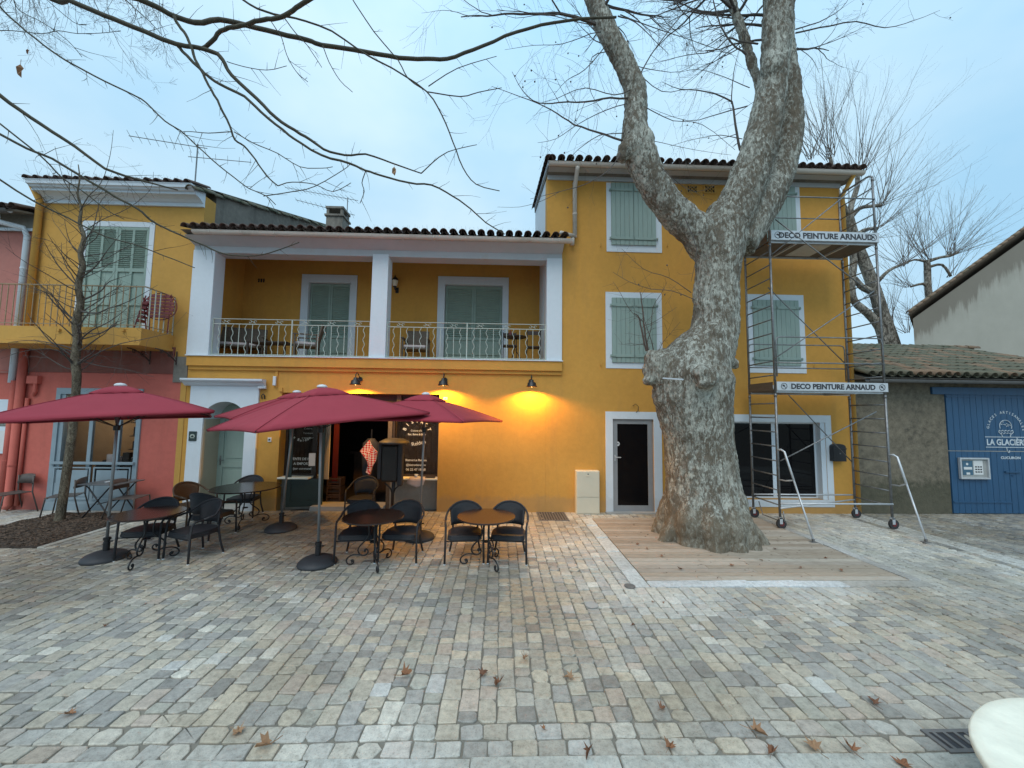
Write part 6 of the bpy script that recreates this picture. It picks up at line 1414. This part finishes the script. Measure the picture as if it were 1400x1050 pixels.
def blob(px_, py_, r_, Y, sq=1.0): p = at(px_,py_,Y); tk.lathe([(max(.001,r_*sin(a)), -r_*sq*cos(a)) for a in [pi*k/8 for k in range(9)]], 14, (p.x,p.y,p.z))
# burl shoulder on the left
for (a,b_,r_,dy) in ((908,512,.34,-.02),(900,498,.28,-.05),(915,540,.34,0),(925,570,.36,0),(932,520,.38,-.05),(893,488,.16,-.1),(905,486,.15,.1),(920,487,.17,.18),(889,505,.17,0),(935,480,.17,.12),(887,520,.12,-.05),(888,490,.12,.02)): blob(a,b_,r_,TY+dy)
blob(964,515,.23,TY-.74,.95); blob(958,509,.13,TY-.88); blob(971,521,.12,TY-.88); blob(962,523,.11,TY-.9); blob(975,460,.22,TY-.32,1.3); blob(1003,498,.10,TY-.1,1.2)
blob(866,203,.25,TY-.25); blob(855,205,.17,TY-.3); blob(851,214,.13,TY-.3); blob(875,195,.28,TY-.2,1.3); blob(1055,90,.2,TY-.42,1.5)
# root flare
for (ang_, ln_, w_) in ((196,1.0,.16),(222,.80,.26),(255,.84,.28),(283,.82,.27),(308,.88,.25),(335,1.02,.20),(0,.90,.24),(40,.85,.26),(80,.8,.26),(120,.8,.26),(160,.88,.22)):
    a = radians(ang_); c_, s_ = cos(a), sin(a); C0 = Vector((TX,TY,0))
    pts, rs = smooth_path([(*(C0+Vector((c_*.42,s_*.42,1.25))),.16),(*(C0+Vector((c_*.52,s_*.52,.75))),.22),(*(C0+Vector((c_*.64,s_*.64,.35))),w_),(*(C0+Vector((c_*ln_*.86,s_*ln_*.86,.08))),w_*.8),(*(C0+Vector((c_*ln_*1.05,s_*ln_*1.05,-.14))),w_*.5)]); tk.tube(pts, rs, 12)
trk = obj('trunk', tk, M_bark, big, smooth=True)
rm = trk.modifiers.new('remesh','REMESH'); rm.mode = 'VOXEL'; rm.voxel_size = .030; rm.use_smooth_shade = True
sm = trk.modifiers.new('smooth','SMOOTH'); sm.iterations = 7; sm.factor = .6
for nm, sc_n, st in (('lumps',.40,.06),('ridges',.09,.045)):
    tx_ = bpy.data.textures.new(nm,'CLOUDS'); tx_.noise_scale = sc_n; tx_.noise_depth = 2; dm = trk.modifiers.new(nm,'DISPLACE'); dm.texture = tx_; dm.strength = st; dm.mid_level = .5; dm.texture_coords = 'LOCAL'
hol = MB(); p = at(908,484,TY-.28); 
fl = at(920,518,TY-.86); tag(obj('bark_scar', MB().obox((fl.x,fl.y,fl.z),(.34,.05,.022),ry=radians(5),rz=radians(-18)), M_alu, loc=(fl.x,fl.y,fl.z)), 'thin pale strip fixed on the burl of the big plane tree', 'strip')
# crown of the big tree
cr_ = MB(); tips = []
def from_limb(li, t_): pts, rs = limb_paths[li]; i = int(t_*(len(pts)-1)); return pts[i], rs[i]
def px_branch(m, pl_, r0, r1, rg, side=.5, sub=1, n=6, tips=None, sl=.35, lvl=1):
    P = [at(a,b_,Y) for a,b_,Y in pl_]; k = len(P); rr = [r0+(r1-r0)*i/(k-1) for i in range(k)]
    pts, rs = smooth_path([(*p, r) for p, r in zip(P, rr)], 3)
    for i in range(1,len(pts)-1): pts[i] = pts[i]+Vector((rg.uniform(-1,1),rg.uniform(-1,1),rg.uniform(-1,1)))*min(.012, rs[i]*.5)
    m.tube(pts, rs, n)
    for i in range(1, len(pts)-1):
        if rg.random() < side:
            t_ = (pts[i+1]-pts[i]).normalized(); o_ = t_.orthogonal().normalized(); o_.rotate(Matrix.Rotation(rg.uniform(0,6.28),3,t_))
            twig(m, pts[i], t_*.5+o_, sl*rg.uniform(.25,1.2), max(.0028,rs[i]*.35), lvl, rg, .02, 0, .2, (0,2), .6, .9, tips, 4)
    return pts, rs
Y0 = TY-.25
for pl_, r0, r1, sd, sl, lv in [
    ([(865,140,Y0),(830,150,Y0-.2),(790,170,Y0-.3),(760,190,Y0-.4),(735,195,Y0-.5)], .010,.003,.9,.7,2),
    ([(866,136,Y0),(835,134,Y0-.1),(800,139,Y0-.2),(765,140,Y0-.3),(737,141,Y0-.5),(715,125,Y0-.6),(700,98,Y0-.7)], .022,.004,.9,.9,2),
    ([(850,192,Y0),(815,180,Y0+.2),(785,170,Y0+.3),(762,155,Y0+.3),(735,141,Y0+.4),(700,128,Y0+.5),(672,118,Y0+.5)], .022,.004,.9,.9,2),
    ([(855,182,Y0),(820,185,Y0-.5),(790,205,Y0-.8),(782,215,Y0-.9)], .010,.003,.8,.5,1),
    ([(1015,190,TY+.1),(985,185,TY+.3),(950,190,TY+.4),(915,200,TY+.5)], .010,.003,.9,.8,2),
    ([(1025,120,TY+.1),(990,105,TY+.2),(955,95,TY+.3),(925,100,TY+.4)], .010,.003,.9,.8,2),
    ([(862,88,Y0),(890,95,Y0+.4),(930,98,Y0+.5),(960,80,Y0+.6)], .010,.003,.9,.8,2),
    ([(835,40,Y0),(790,30,Y0+.2),(745,20,Y0+.3),(705,25,Y0+.3),(680,15,Y0+.3)], .011,.003,.9,.8,2),
    ([(868,120,Y0),(840,130,Y0-.3),(800,120,Y0-.4),(760,135,Y0-.6),(738,141,Y0-.7)], .012,.003,.8,.8,2),
    ([(830,60,Y0),(800,95,Y0+.1),(775,110,Y0+.2),(757,130,Y0+.2)], .011,.003,.9,.8,2),
    ([(838,42,Y0),(808,46,Y0),(770,60,Y0+.1),(730,62,Y0+.2),(690,68,Y0+.2)], .011,.003,.9,.8,2),
    ([(832,70,Y0),(810,78,Y0-.3),(805,110,Y0-.5),(812,135,Y0-.6),(830,158,Y0-.7)], .010,.003,.8,.5,1),
    ([(848,20,Y0),(900,40,Y0+.1),(960,60,Y0+.2),(1000,75,Y0+.2)], .012,.003,.8,.7,2),
    ([(845,22,Y0),(868,30,Y0-.2),(898,58,Y0-.3),(915,75,Y0-.3)], .014,.003,.8,.6,2),
    ([(872,108,Y0),(890,75,Y0-.1),(920,35,Y0-.2),(950,0,Y0-.2)], .014,.008,.7,.6,2),
    ([(872,100,Y0),(905,125,Y0+.2),(945,122,Y0+.3),(985,130,Y0+.3)], .010,.003,.8,.8,2),
    ([(885,148,Y0),(920,165,Y0+.3),(960,170,Y0+.3),(1005,205,Y0+.3)], .010,.004,.9,.8,2),
    ([(1020,75,Y0+.3),(1000,58,Y0+.3),(985,35,Y0+.3),(975,0,Y0+.3)], .022,.012,.7,.7,2),
    ([(1036,60,Y0+.1),(1010,56,Y0),(996,52,Y0),(975,70,Y0),(940,75,Y0),(900,85,Y0)], .020,.004,.9,.8,2),
    ([(1012,205,TY+.1),(1005,170,TY+.1),(1000,140,TY+.1),(965,125,TY),(930,122,TY),(905,112,TY)], .028,.004,.9,.9,2),
    ([(1000,142,TY+.1),(1003,100,TY+.1),(1010,70,TY+.2)], .012,.004,.9,.8,2),
    ([(1022,145,TY+.1),(985,155,TY+.2),(940,165,TY+.3),(890,148,TY+.4)], .014,.003,.9,.8,2),
    ([(888,210,Y0),(915,240,Y0-.2),(950,262,Y0-.3),(985,250,Y0-.3)], .008,.003,.8,.6,2),
    ([(880,190,Y0),(905,195,Y0+.3),(950,205,Y0+.4),(1000,212,Y0+.4)], .008,.003,.8,.7,2),
    ([(1088,45,TY),(1120,38,TY),(1170,30,TY),(1210,38,TY),(1250,28,TY),(1285,14,TY)], .018,.003,.8,.5,1),
    ([(1088,40,TY),(1120,30,TY+.2),(1150,12,TY+.3),(1165,-10,TY+.3)], .014,.004,.9,.6,2),
    ([(1090,65,TY+.2),(1110,80,TY+.3),(1120,100,TY+.4)], .008,.003,.9,.6,2),
    ([(850,207,Y0-.1),(833,232,Y0-.4),(800,252,Y0-.6),(765,262,Y0-.7),(725,272,Y0-.8)], .011,.003,.5,.35,1),
    ([(765,262,Y0-.7),(740,275,Y0-.8),(710,283,Y0-.9),(680,283,Y0-1)], .005,.002,.3,.2,1),
    ([(937,300,Y0-.2),(952,340,Y0-.3),(945,385,Y0-.3)], .010,.003,.6,.4,1),
    ([(945,400,Y0-.3),(915,380,Y0-.5),(880,368,Y0-.7),(850,340,Y0-.8)], .008,.003,.8,.5,1),
    ([(950,410,Y0-.3),(920,398,Y0-.5),(890,395,Y0-.7),(860,385,Y0-.8),(838,372,Y0-.8)], .007,.003,.8,.5,1),
    ]: px_branch(cr_, pl_, r0, r1, rt, sd, n=6, tips=tips, sl=sl, lvl=lv)
# out-of-frame crown so the tree goes on above
for k in range(46):
    li = rt.choice([0,1,1,2,3]); p, r_ = from_limb(li, rt.uniform(.72,1)); a = rt.uniform(0,6.28)
    if p.z < 9.2: continue
    twig(cr_, p, Vector((cos(a),sin(a)*.8,rt.uniform(.1,.9))), rt.uniform(1.8,3.2), .035, 3, rt, .01, .02, .14, (3,5), .55, .9, None, 5)
obj('crown', cr_, M_twig, big, kind='stuff')
sb = bpy.data.meshes.new('seed_ball'); b_ = MB().lathe([(max(.001,.016*sin(a)),-.016*cos(a)) for a in [pi*k/4 for k in range(5)]],6); sb.from_pydata(b_.v,[],b_.f); sb.materials.append(M_twig)
rt2 = random.Random(4); rt2.shuffle(tips)
for p in tips[:55]:
    o = bpy.data.objects.new('seed_ball', sb); COL.objects.link(o); o.parent = big; o.location = p-OFF[big.as_pointer()]-Vector((0,0,.02))
# shoots on the burl
sh_ = MB()
for pl_, r0 in (([(888,495,TY),(884,470,TY),(880,440,TY),(877,410,TY),(875,399,TY)],.020),([(884,480,TY-.05),(877,450,TY-.05),(874,435,TY-.05),(867,428,TY-.05)],.020),([(893,490,TY),(892,470,TY),(885,450,TY),(878,425,TY)],.010),([(898,490,TY-.1),(905,470,TY-.1),(915,458,TY-.1),(930,440,TY-.1)],.006),([(884,470,TY),(890,450,TY-.2),(893,420,TY-.3),(905,400,TY-.4),(912,385,TY-.4)],.007),([(880,440,TY),(862,425,TY-.3),(845,395,TY-.5),(838,385,TY-.5)],.006),([(884,468,TY),(868,472,TY-.3),(845,470,TY-.4)],.005),([(881,445,TY),(895,440,TY-.2),(925,420,TY-.2)],.006)):
    px_branch(sh_, pl_, r0, r0*.4, rt, .9, n=6, sl=.38, lvl=1)
obj('burl_shoots', sh_, M_twigr, big, kind='stuff')

# ---- young tree in the bed
q = gnd(80,716); YT = q.y
yt = thing('young_tree', 'slim young bare tree growing in the planting bed before the red house', 'tree', (q.x,YT,0))
tm = MB(); pts, rs = smooth_path([(q.x,YT,-.05,.13)]+[PX(a,b_,h_,YT) for a,b_,h_ in ((81,712,8),(84,695,7),(92,640,6.6),(99,590,6.4),(103,545,6),(105,515,6.6),(103,490,6.8),(106,465,6.6),(104,440,6.4),(110,415,5.4),(107,390,5.2),(113,365,5),(110,345,4.2),(115,325,3.6),(109,305,3),(111,285,2.2),(106,265,1.7),(109,245,1.2),(107,225,.8))])
tm.tube(pts, rs, 14); yk = obj('trunk', tm, M_bark2, yt, smooth=True)
for p_ in range(4, len(pts)-8, 2): pass
cm = MB(); rg = random.Random(31)
BR = [((105,470),[(125,452),(150,440),(175,420)],.016),((107,440),[(80,420),(62,400),(48,395)],.018),((109,412),[(135,400),(150,385),(180,375)],.018),((107,425),[(130,428),(148,422),(180,410),(215,390)],.018),((109,395),[(85,370),(68,345),(60,330)],.014),((110,380),[(130,365),(145,345),(165,320)],.014),((111,350),[(95,330),(88,300)],.011),((112,335),[(128,310),(135,280),(150,262)],.011),((109,290),[(120,270),(138,250),(150,215),(155,178)],.009),((108,280),[(95,260),(85,240),(75,200)],.008),((105,478),[(75,470),(40,465),(0,470)],.013),((105,500),[(130,485),(165,470),(205,462),(235,455)],.013),((104,505),[(80,480),(45,478),(15,485)],.012),((104,490),[(135,500),(170,505),(210,515)],.010),((110,370),[(90,350),(70,330),(45,325)],.009),((106,455),[(140,455),(160,440),(200,430)],.010),((111,320),[(140,300),(175,285),(205,260),(210,235)],.008),((104,510),[(125,495),(150,460),(165,430)],.010)]
for (a,b_), pl_, r0 in BR:
    yy = YT; P = [(a,b_,yy)]; dy = rg.uniform(-.8,.5)
    for i, (u, v) in enumerate(pl_): P.append((u,v,yy+dy*(i+1)/len(pl_)))
    px_branch(cm, P, r0*1.15, .003, rg, 1.0, n=5, sl=.55, lvl=2)
for i in range(6, len(pts)-6):
    for _ in range(1 if i % 2 else 2):
        a = rg.uniform(0, 6.28); twig(cm, pts[i], Vector((cos(a), sin(a)*.8, rg.uniform(.2,.8))), rg.uniform(.4,1.3), rs[i]*.22, 2, rg, 0, .05, .18, (1,3), .5, .9, None, 4) if pts[i].z > 3.0 else None
obj('crown', cm, M_twig, yt, kind='stuff')

# ---- overhanging tree whose trunk stands left of the camera
ov = thing('overhanging_tree', 'bare plane branches reaching in from the upper left above the square', 'tree', (-8.6,.6,0))
om = MB(); hubp = Vector((-8.2,1.0,8.2)); pts, rs = smooth_path([(-8.6,.6,-.1,.5),(-8.6,.6,.6,.38),(-8.55,.65,3,.33),(-8.4,.8,6,.30),(-8.2,1.0,8.2,.26),(-7.6,1.2,10.5,.18),(-7,1.3,13,.09)])
om.tube(pts, rs, 18); obj('trunk', om, M_bark3, ov, smooth=True)
OVB = [
 ('Q', 5.2, 5.6, [(93,0),(143,21),(179,36),(240,60),(276,66),(297,74),(307,87),(317,103),(351,135),(377,161),(403,178),(425,191),(443,204),(471,212),(500,211),(536,223),(576,237)], 5.0, .9, True),
 ('P', 5.0, 6.9, [(188,-2),(214,10),(238,22),(266,31),(300,27),(334,34),(379,45),(420,55),(440,61),(504,71),(545,79),(583,81),(611,80),(647,68),(690,50),(740,34),(795,26),(842,24)], 5.2, 2.2, True),
 ('R', 5.4, 5.0, [(278,66),(290,56),(302,42),(318,37),(336,34),(355,28),(372,26),(385,23),(400,14),(415,4),(432,-6)], 3.4, 4.0, False),
 ('S', 5.3, 5.4, [(243,62),(249,70),(272,93),(283,103),(300,115),(334,132),(357,153),(386,177),(402,189),(439,212),(477,223),(500,233),(519,239),(558,250),(590,253),(619,268),(644,286),(664,304),(690,320)], 3.0, .8, False),
 ('T', 5.1, 5.4, [(238,22),(244,34),(254,48),(261,62),(267,81),(278,101),(285,117),(297,137),(307,158),(315,173),(321,191),(334,200),(346,214),(357,230),(368,244),(380,254)], 3.0, .9, False),
 ('U', 4.6, 5.4, [(0,9),(14,24),(49,53),(81,77),(106,91),(143,111),(181,129),(199,140),(225,165),(247,179),(268,198),(300,227),(327,248),(341,258),(364,268),(377,280)], 1.9, .6, True),
 ('V', 4.6, 5.2, [(-4,127),(27,150),(71,180),(104,201),(143,230),(184,244),(205,250),(243,260)], 4.0, 1.0, True),
 ('W', 4.8, 5.6, [(-4,181),(36,203),(71,217),(111,241),(143,260),(161,271),(188,285),(205,300),(222,310),(257,326),(280,336),(306,347),(338,350),(368,346),(409,331)], 2.4, .8, True),
 ('X', 5.0, 5.4, [(-4,166),(54,212),(86,244),(111,260),(146,287),(170,300)], 1.6, .6, True),
 ('Y', 4.8, 5.3, [(-4,243),(36,269),(62,283),(93,298),(143,323),(183,334),(223,349),(266,366)], 1.8, .7, True),
 ('Z', 5.5, 5.8, [(322,-8),(352,12),(385,22),(404,25),(454,43),(504,77),(536,93),(583,125),(604,157),(619,193),(633,229),(651,252),(683,261)], 2.0, .7, False),
 ('Z2', 6.0, 6.0, [(583,125),(629,132),(655,126),(686,120)], 1.0, .6, False), ('Z3', 6, 6, [(586,118),(626,93),(679,77)], .9, .5, False),
 ('Z4', 5.6, 6, [(480,-4),(511,43),(544,82),(558,107),(583,125)], 1.0, .9, False), ('Z5', 5.5, 5.8, [(576,237),(600,215),(620,205),(652,198)], .9, .5, False),
 ('Z6', 5.5, 5.6, [(387,22),(404,45),(420,62),(440,92)], 1.0,.5,False), ('Z7',5.4,5.6,[(371,30),(385,52),(392,75),(405,98),(421,112)],.8,.5,False), ('Z8',5.4,5.6,[(441,62),(450,85),(465,110),(482,126)],.8,.5,False),
 ('Z9',5.3,5.4,[(310,84),(333,91),(365,96),(392,90)],.7,.5,False), ('Z10',5,5.4,[(18,-4),(26,14),(62,33),(94,57),(112,78)],.9,.5,True), ('Z11',5,5.2,[(60,-4),(100,30),(118,34)],.7,.5,True),
 ('Z12',5.1,5.4,[(0,42),(20,42),(58,46),(80,42),(106,46),(140,45),(165,42)],.8,.5,False), ('Z13',5.2,5.4,[(168,-4),(185,12),(205,30),(222,48)],1.2,.5,True), ('Z14',5.4,5.6,[(380,254),(400,249),(430,252),(455,262),(480,250)],.8,.5,False),
 ('Z15',5.4,5.6,[(360,268),(400,262),(430,255),(470,232),(478,225)],.8,.5,False), ('Z16',5.4,5.6,[(500,234),(495,250),(498,262),(492,278)],.8,.5,False), ('Z17',5.1,5.3,[(316,180),(285,182),(262,180),(250,180)],.8,.5,False),
 ('Z18',5.2,5.4,[(320,180),(345,195),(380,210),(410,228),(440,230),(455,228)],.9,.5,False)]
tw_m = MB()
for nm, ya, yb, pl_, hw0, hw1, root in OVB:
    k = len(pl_)
    P = [at(a,b_, ya+(yb-ya)*i/(k-1)) for i,(a,b_) in enumerate(pl_)]; rr = [(hw0+(hw1-hw0)*i/(k-1))/FPX*P[i].y*P[i].y/math.hypot(P[i].x*.7, P[i].y, (P[i].z-CAM_H)*.7) for i in range(k)]
    pts, rs = smooth_path([(*p, r) for p, r in zip(P, rr)], 3)
    if root:
        d0 = (P[0]-P[1]).normalized(); a = P[0]+d0*.6; pre, pr2 = smooth_path([(*hubp, rr[0]*2.0),(*hubp.lerp(a,.5)+Vector((0,0,.25)),rr[0]*1.5),(*a,rr[0]*1.15),(*P[0],rr[0])],4); pts = pre[:-1]+pts; rs = pr2[:-1]+rs
    m = MB(); m.tube([p+Vector((rt.uniform(-1,1),rt.uniform(-1,1),rt.uniform(-1,1)))*min(.006,r*.3) for p,r in zip(pts,rs)], rs, 8)
    for i in range(2, len(pts)-1):
        if rt.random() < (.5 if hw0 < 2.6 else .38) and pts[i].y > 3:
            t_ = (pts[i+1]-pts[i]).normalized(); o_ = t_.orthogonal().normalized(); o_.rotate(Matrix.Rotation(rt.uniform(0,6.28),3,t_))
            twig(m, pts[i], t_*.7+o_, rt.choice([.08,.1,.14,.2,.3,.45]), .0045, 1 if rt.random()<.3 else 0, rt, .03, 0, .16, (1,2), .5, .9, None, 4)
    obj('branch', m, M_olive, ov, smooth=True)
# hanging fine twigs at the top left
for _ in range(44):
    a, b_ = rt.uniform(-30,250), rt.uniform(-70,-10); Yh = rt.uniform(6.5,8.5); p = at(a,b_,Yh)
    twig(tw_m, p, Vector((rt.uniform(-.2,.5),rt.uniform(-.2,.2),-.8)), rt.uniform(.7,1.4)*(1 if a < 200 else .8), .007, 3, rt, .0, 0, .22, (2,4), .55, 1.0, None, 3)
for _ in range(7):
    a = rt.uniform(-100,230); p = at(a,-80,7.5); q_ = hubp; tw_m.tube([hubp, hubp.lerp(p,.5)+Vector((0,0,.5)), p], [.06,.03,.012], 5)
obj('hanging_twigs', tw_m, M_twig, ov, kind='stuff')
# clinging dead leaves
for px_, py_, Yl, s_ in ((28,88,4.9,1.3),(38,67,4.9,.55),(539,228,5.5,1.0)):
    m = MB().add([(0,0,0),(.022,.01,-.03),(.03,-.01,-.075),(.008,.012,-.12),(-.012,.0,-.10),(-.03,.01,-.085),(-.022,-.012,-.035)], [(0,1,6),(1,2,5,6),(2,3,4,5)]).tube([(0,0,0),(.0,0,.05)],.002,3)
    p = at(px_,py_,Yl); o = obj('dead_leaf', m, M_leafc, ov); o.data.transform(Matrix.Translation(OFF[ov.as_pointer()])); o.location = p-OFF[ov.as_pointer()]; o.scale = (s_*1.1,)*3; sf_ = o.modifiers.new('s','SOLIDIFY'); sf_.thickness = .002

# ---- plane trees behind
def shoot(m, p, d, L, r, rg, up=.012, n=4, kids=2):
    seg = 9; pts = [p.copy()]; dd = d.normalized(); rs = [r]
    for i in range(seg): dd = (dd+Vector((rg.uniform(-.11,.11),rg.uniform(-.1,.1),rg.uniform(-.08,.08)+up))).normalized(); pts.append(pts[-1]+dd*L/seg); rs.append(max(.004,r*(1-.85*(i+1)/seg)))
    m.tube(pts, rs, n, cap=False)
    for _ in range(kids):
        i = rg.randint(2,seg-2); o_ = Vector((rg.uniform(-1,1),rg.uniform(-.6,.6),rg.uniform(-.2,.9))); q_, _r = twig(m, pts[i], (pts[i+1]-pts[i]).normalized()+o_*.6, L*rg.uniform(.15,.35), rs[i]*.5, 1, rg, 0, .03, .12, (1,2), .6, .7, None, 3)
YB1 = 16.0; bk = thing('plane_tree', 'pollarded plane tree leaning behind the corner of the tall yellow house', 'tree', (at(1225,560,YB1).x,YB1,0))
tm = MB(); sm_ = MB(); rg = random.Random(77)
for pl_ in ([(1228,560,17),(1222,500,17),(1218,470,15),(1206,430,12),(1197,400,11),(1188,375,10.5),(1178,350,10),(1168,325,9),(1160,295,8)],
            [(1212,478,11),(1203,448,9),(1186,428,7.5),(1168,412,6.5),(1164,390,6.5),(1167,360,6.5),(1166,345,6)],
            [(1190,398,6.5),(1178,392,6),(1168,380,5)], [(1160,300,7),(1164,280,5),(1172,255,4.5),(1172,240,4)], [(1160,300,6),(1175,285,4),(1190,282,3.5),(1204,281,3.5)], [(1164,330,4.5),(1180,315,3.5),(1200,312,3)],
            [(1160,295,6),(1148,270,4),(1140,240,3.5),(1135,215,3)], [(1200,385,4),(1215,370,3),(1232,362,2.5)]):
    pts, rs = smooth_path([PX(a,b_,c_,YB1) for a,b_,c_ in pl_]); tm.tube(pts, rs, 10)
obj('trunk', tm, M_bark3, bk, smooth=True)
for (a,b_), dirs, cnt, L in (((1172,240),(35,100),15,4.6),((1204,281),(20,85),12,4.2),((1200,312),(15,70),8,3.6),((1135,215),(60,125),15,4.8),((1110,215),(60,120),12,4.2),((1232,362),(15,80),9,3.6),((1160,300),(40,110),6,4),((1215,455),(60,120),6,3.0),((1180,330),(5,60),6,3.0)):
    p = at(a,b_,YB1)
    for _ in range(int(cnt*1.5)):
        an = radians(rg.uniform(*dirs)); shoot(sm_, p+Vector((rg.uniform(-.15,.15),rg.uniform(-.2,.2),rg.uniform(-.1,.1))), Vector((cos(an),rg.uniform(-.25,.25),sin(an))), L*rg.uniform(.6,1.25), .013, rg, kids=5)
obj('crown', sm_, M_twigf, bk, kind='stuff')
YB2 = 19.0; bk2 = thing('plane_tree', 'farther bare plane tree whose fan of shoots rises behind the beige gable', 'tree', (at(1275,480,YB2).x,YB2,0))
tm = MB(); sm_ = MB()
for pl_ in ([(1277,560,8),(1273,430,7),(1269,395,6),(1268,370,6),(1267,356,5.5)], [(1267,358,4),(1285,352,3),(1298,350,3),(1310,345,2.5)], [(1270,365,3.5),(1288,362,2.5),(1300,378,2.5)], [(1267,358,3),(1250,355,2),(1235,362,1.8)], [(1269,395,3),(1262,388,3),(1245,392,2)]):
    pts, rs = smooth_path([PX(a,b_,c_,YB2) for a,b_,c_ in pl_]); tm.tube(pts, rs, 10)
obj('trunk', tm, M_bark3, bk2, smooth=True)
for (a,b_), dirs, cnt, L in (((1267,356),(60,140),15,4.2),((1298,350),(15,105),18,4.6),((1310,345),(10,60),8,3.8),((1235,362),(80,160),9,3.0),((1300,378),(20,80),6,2.6),((1245,392),(100,190),8,2.4),((1262,440),(70,180),9,3.0),((1240,455),(60,150),8,3.0)):
    p = at(a,b_,YB2)
    for _ in range(int(cnt*1.5)):
        an = radians(rg.uniform(*dirs)); shoot(sm_, p+Vector((rg.uniform(-.15,.15),rg.uniform(-.2,.2),0)), Vector((cos(an),rg.uniform(-.25,.25),sin(an))), L*rg.uniform(.55,1.05), .011, rg, kids=4)
obj('crown', sm_, M_twigf, bk2, kind='stuff')
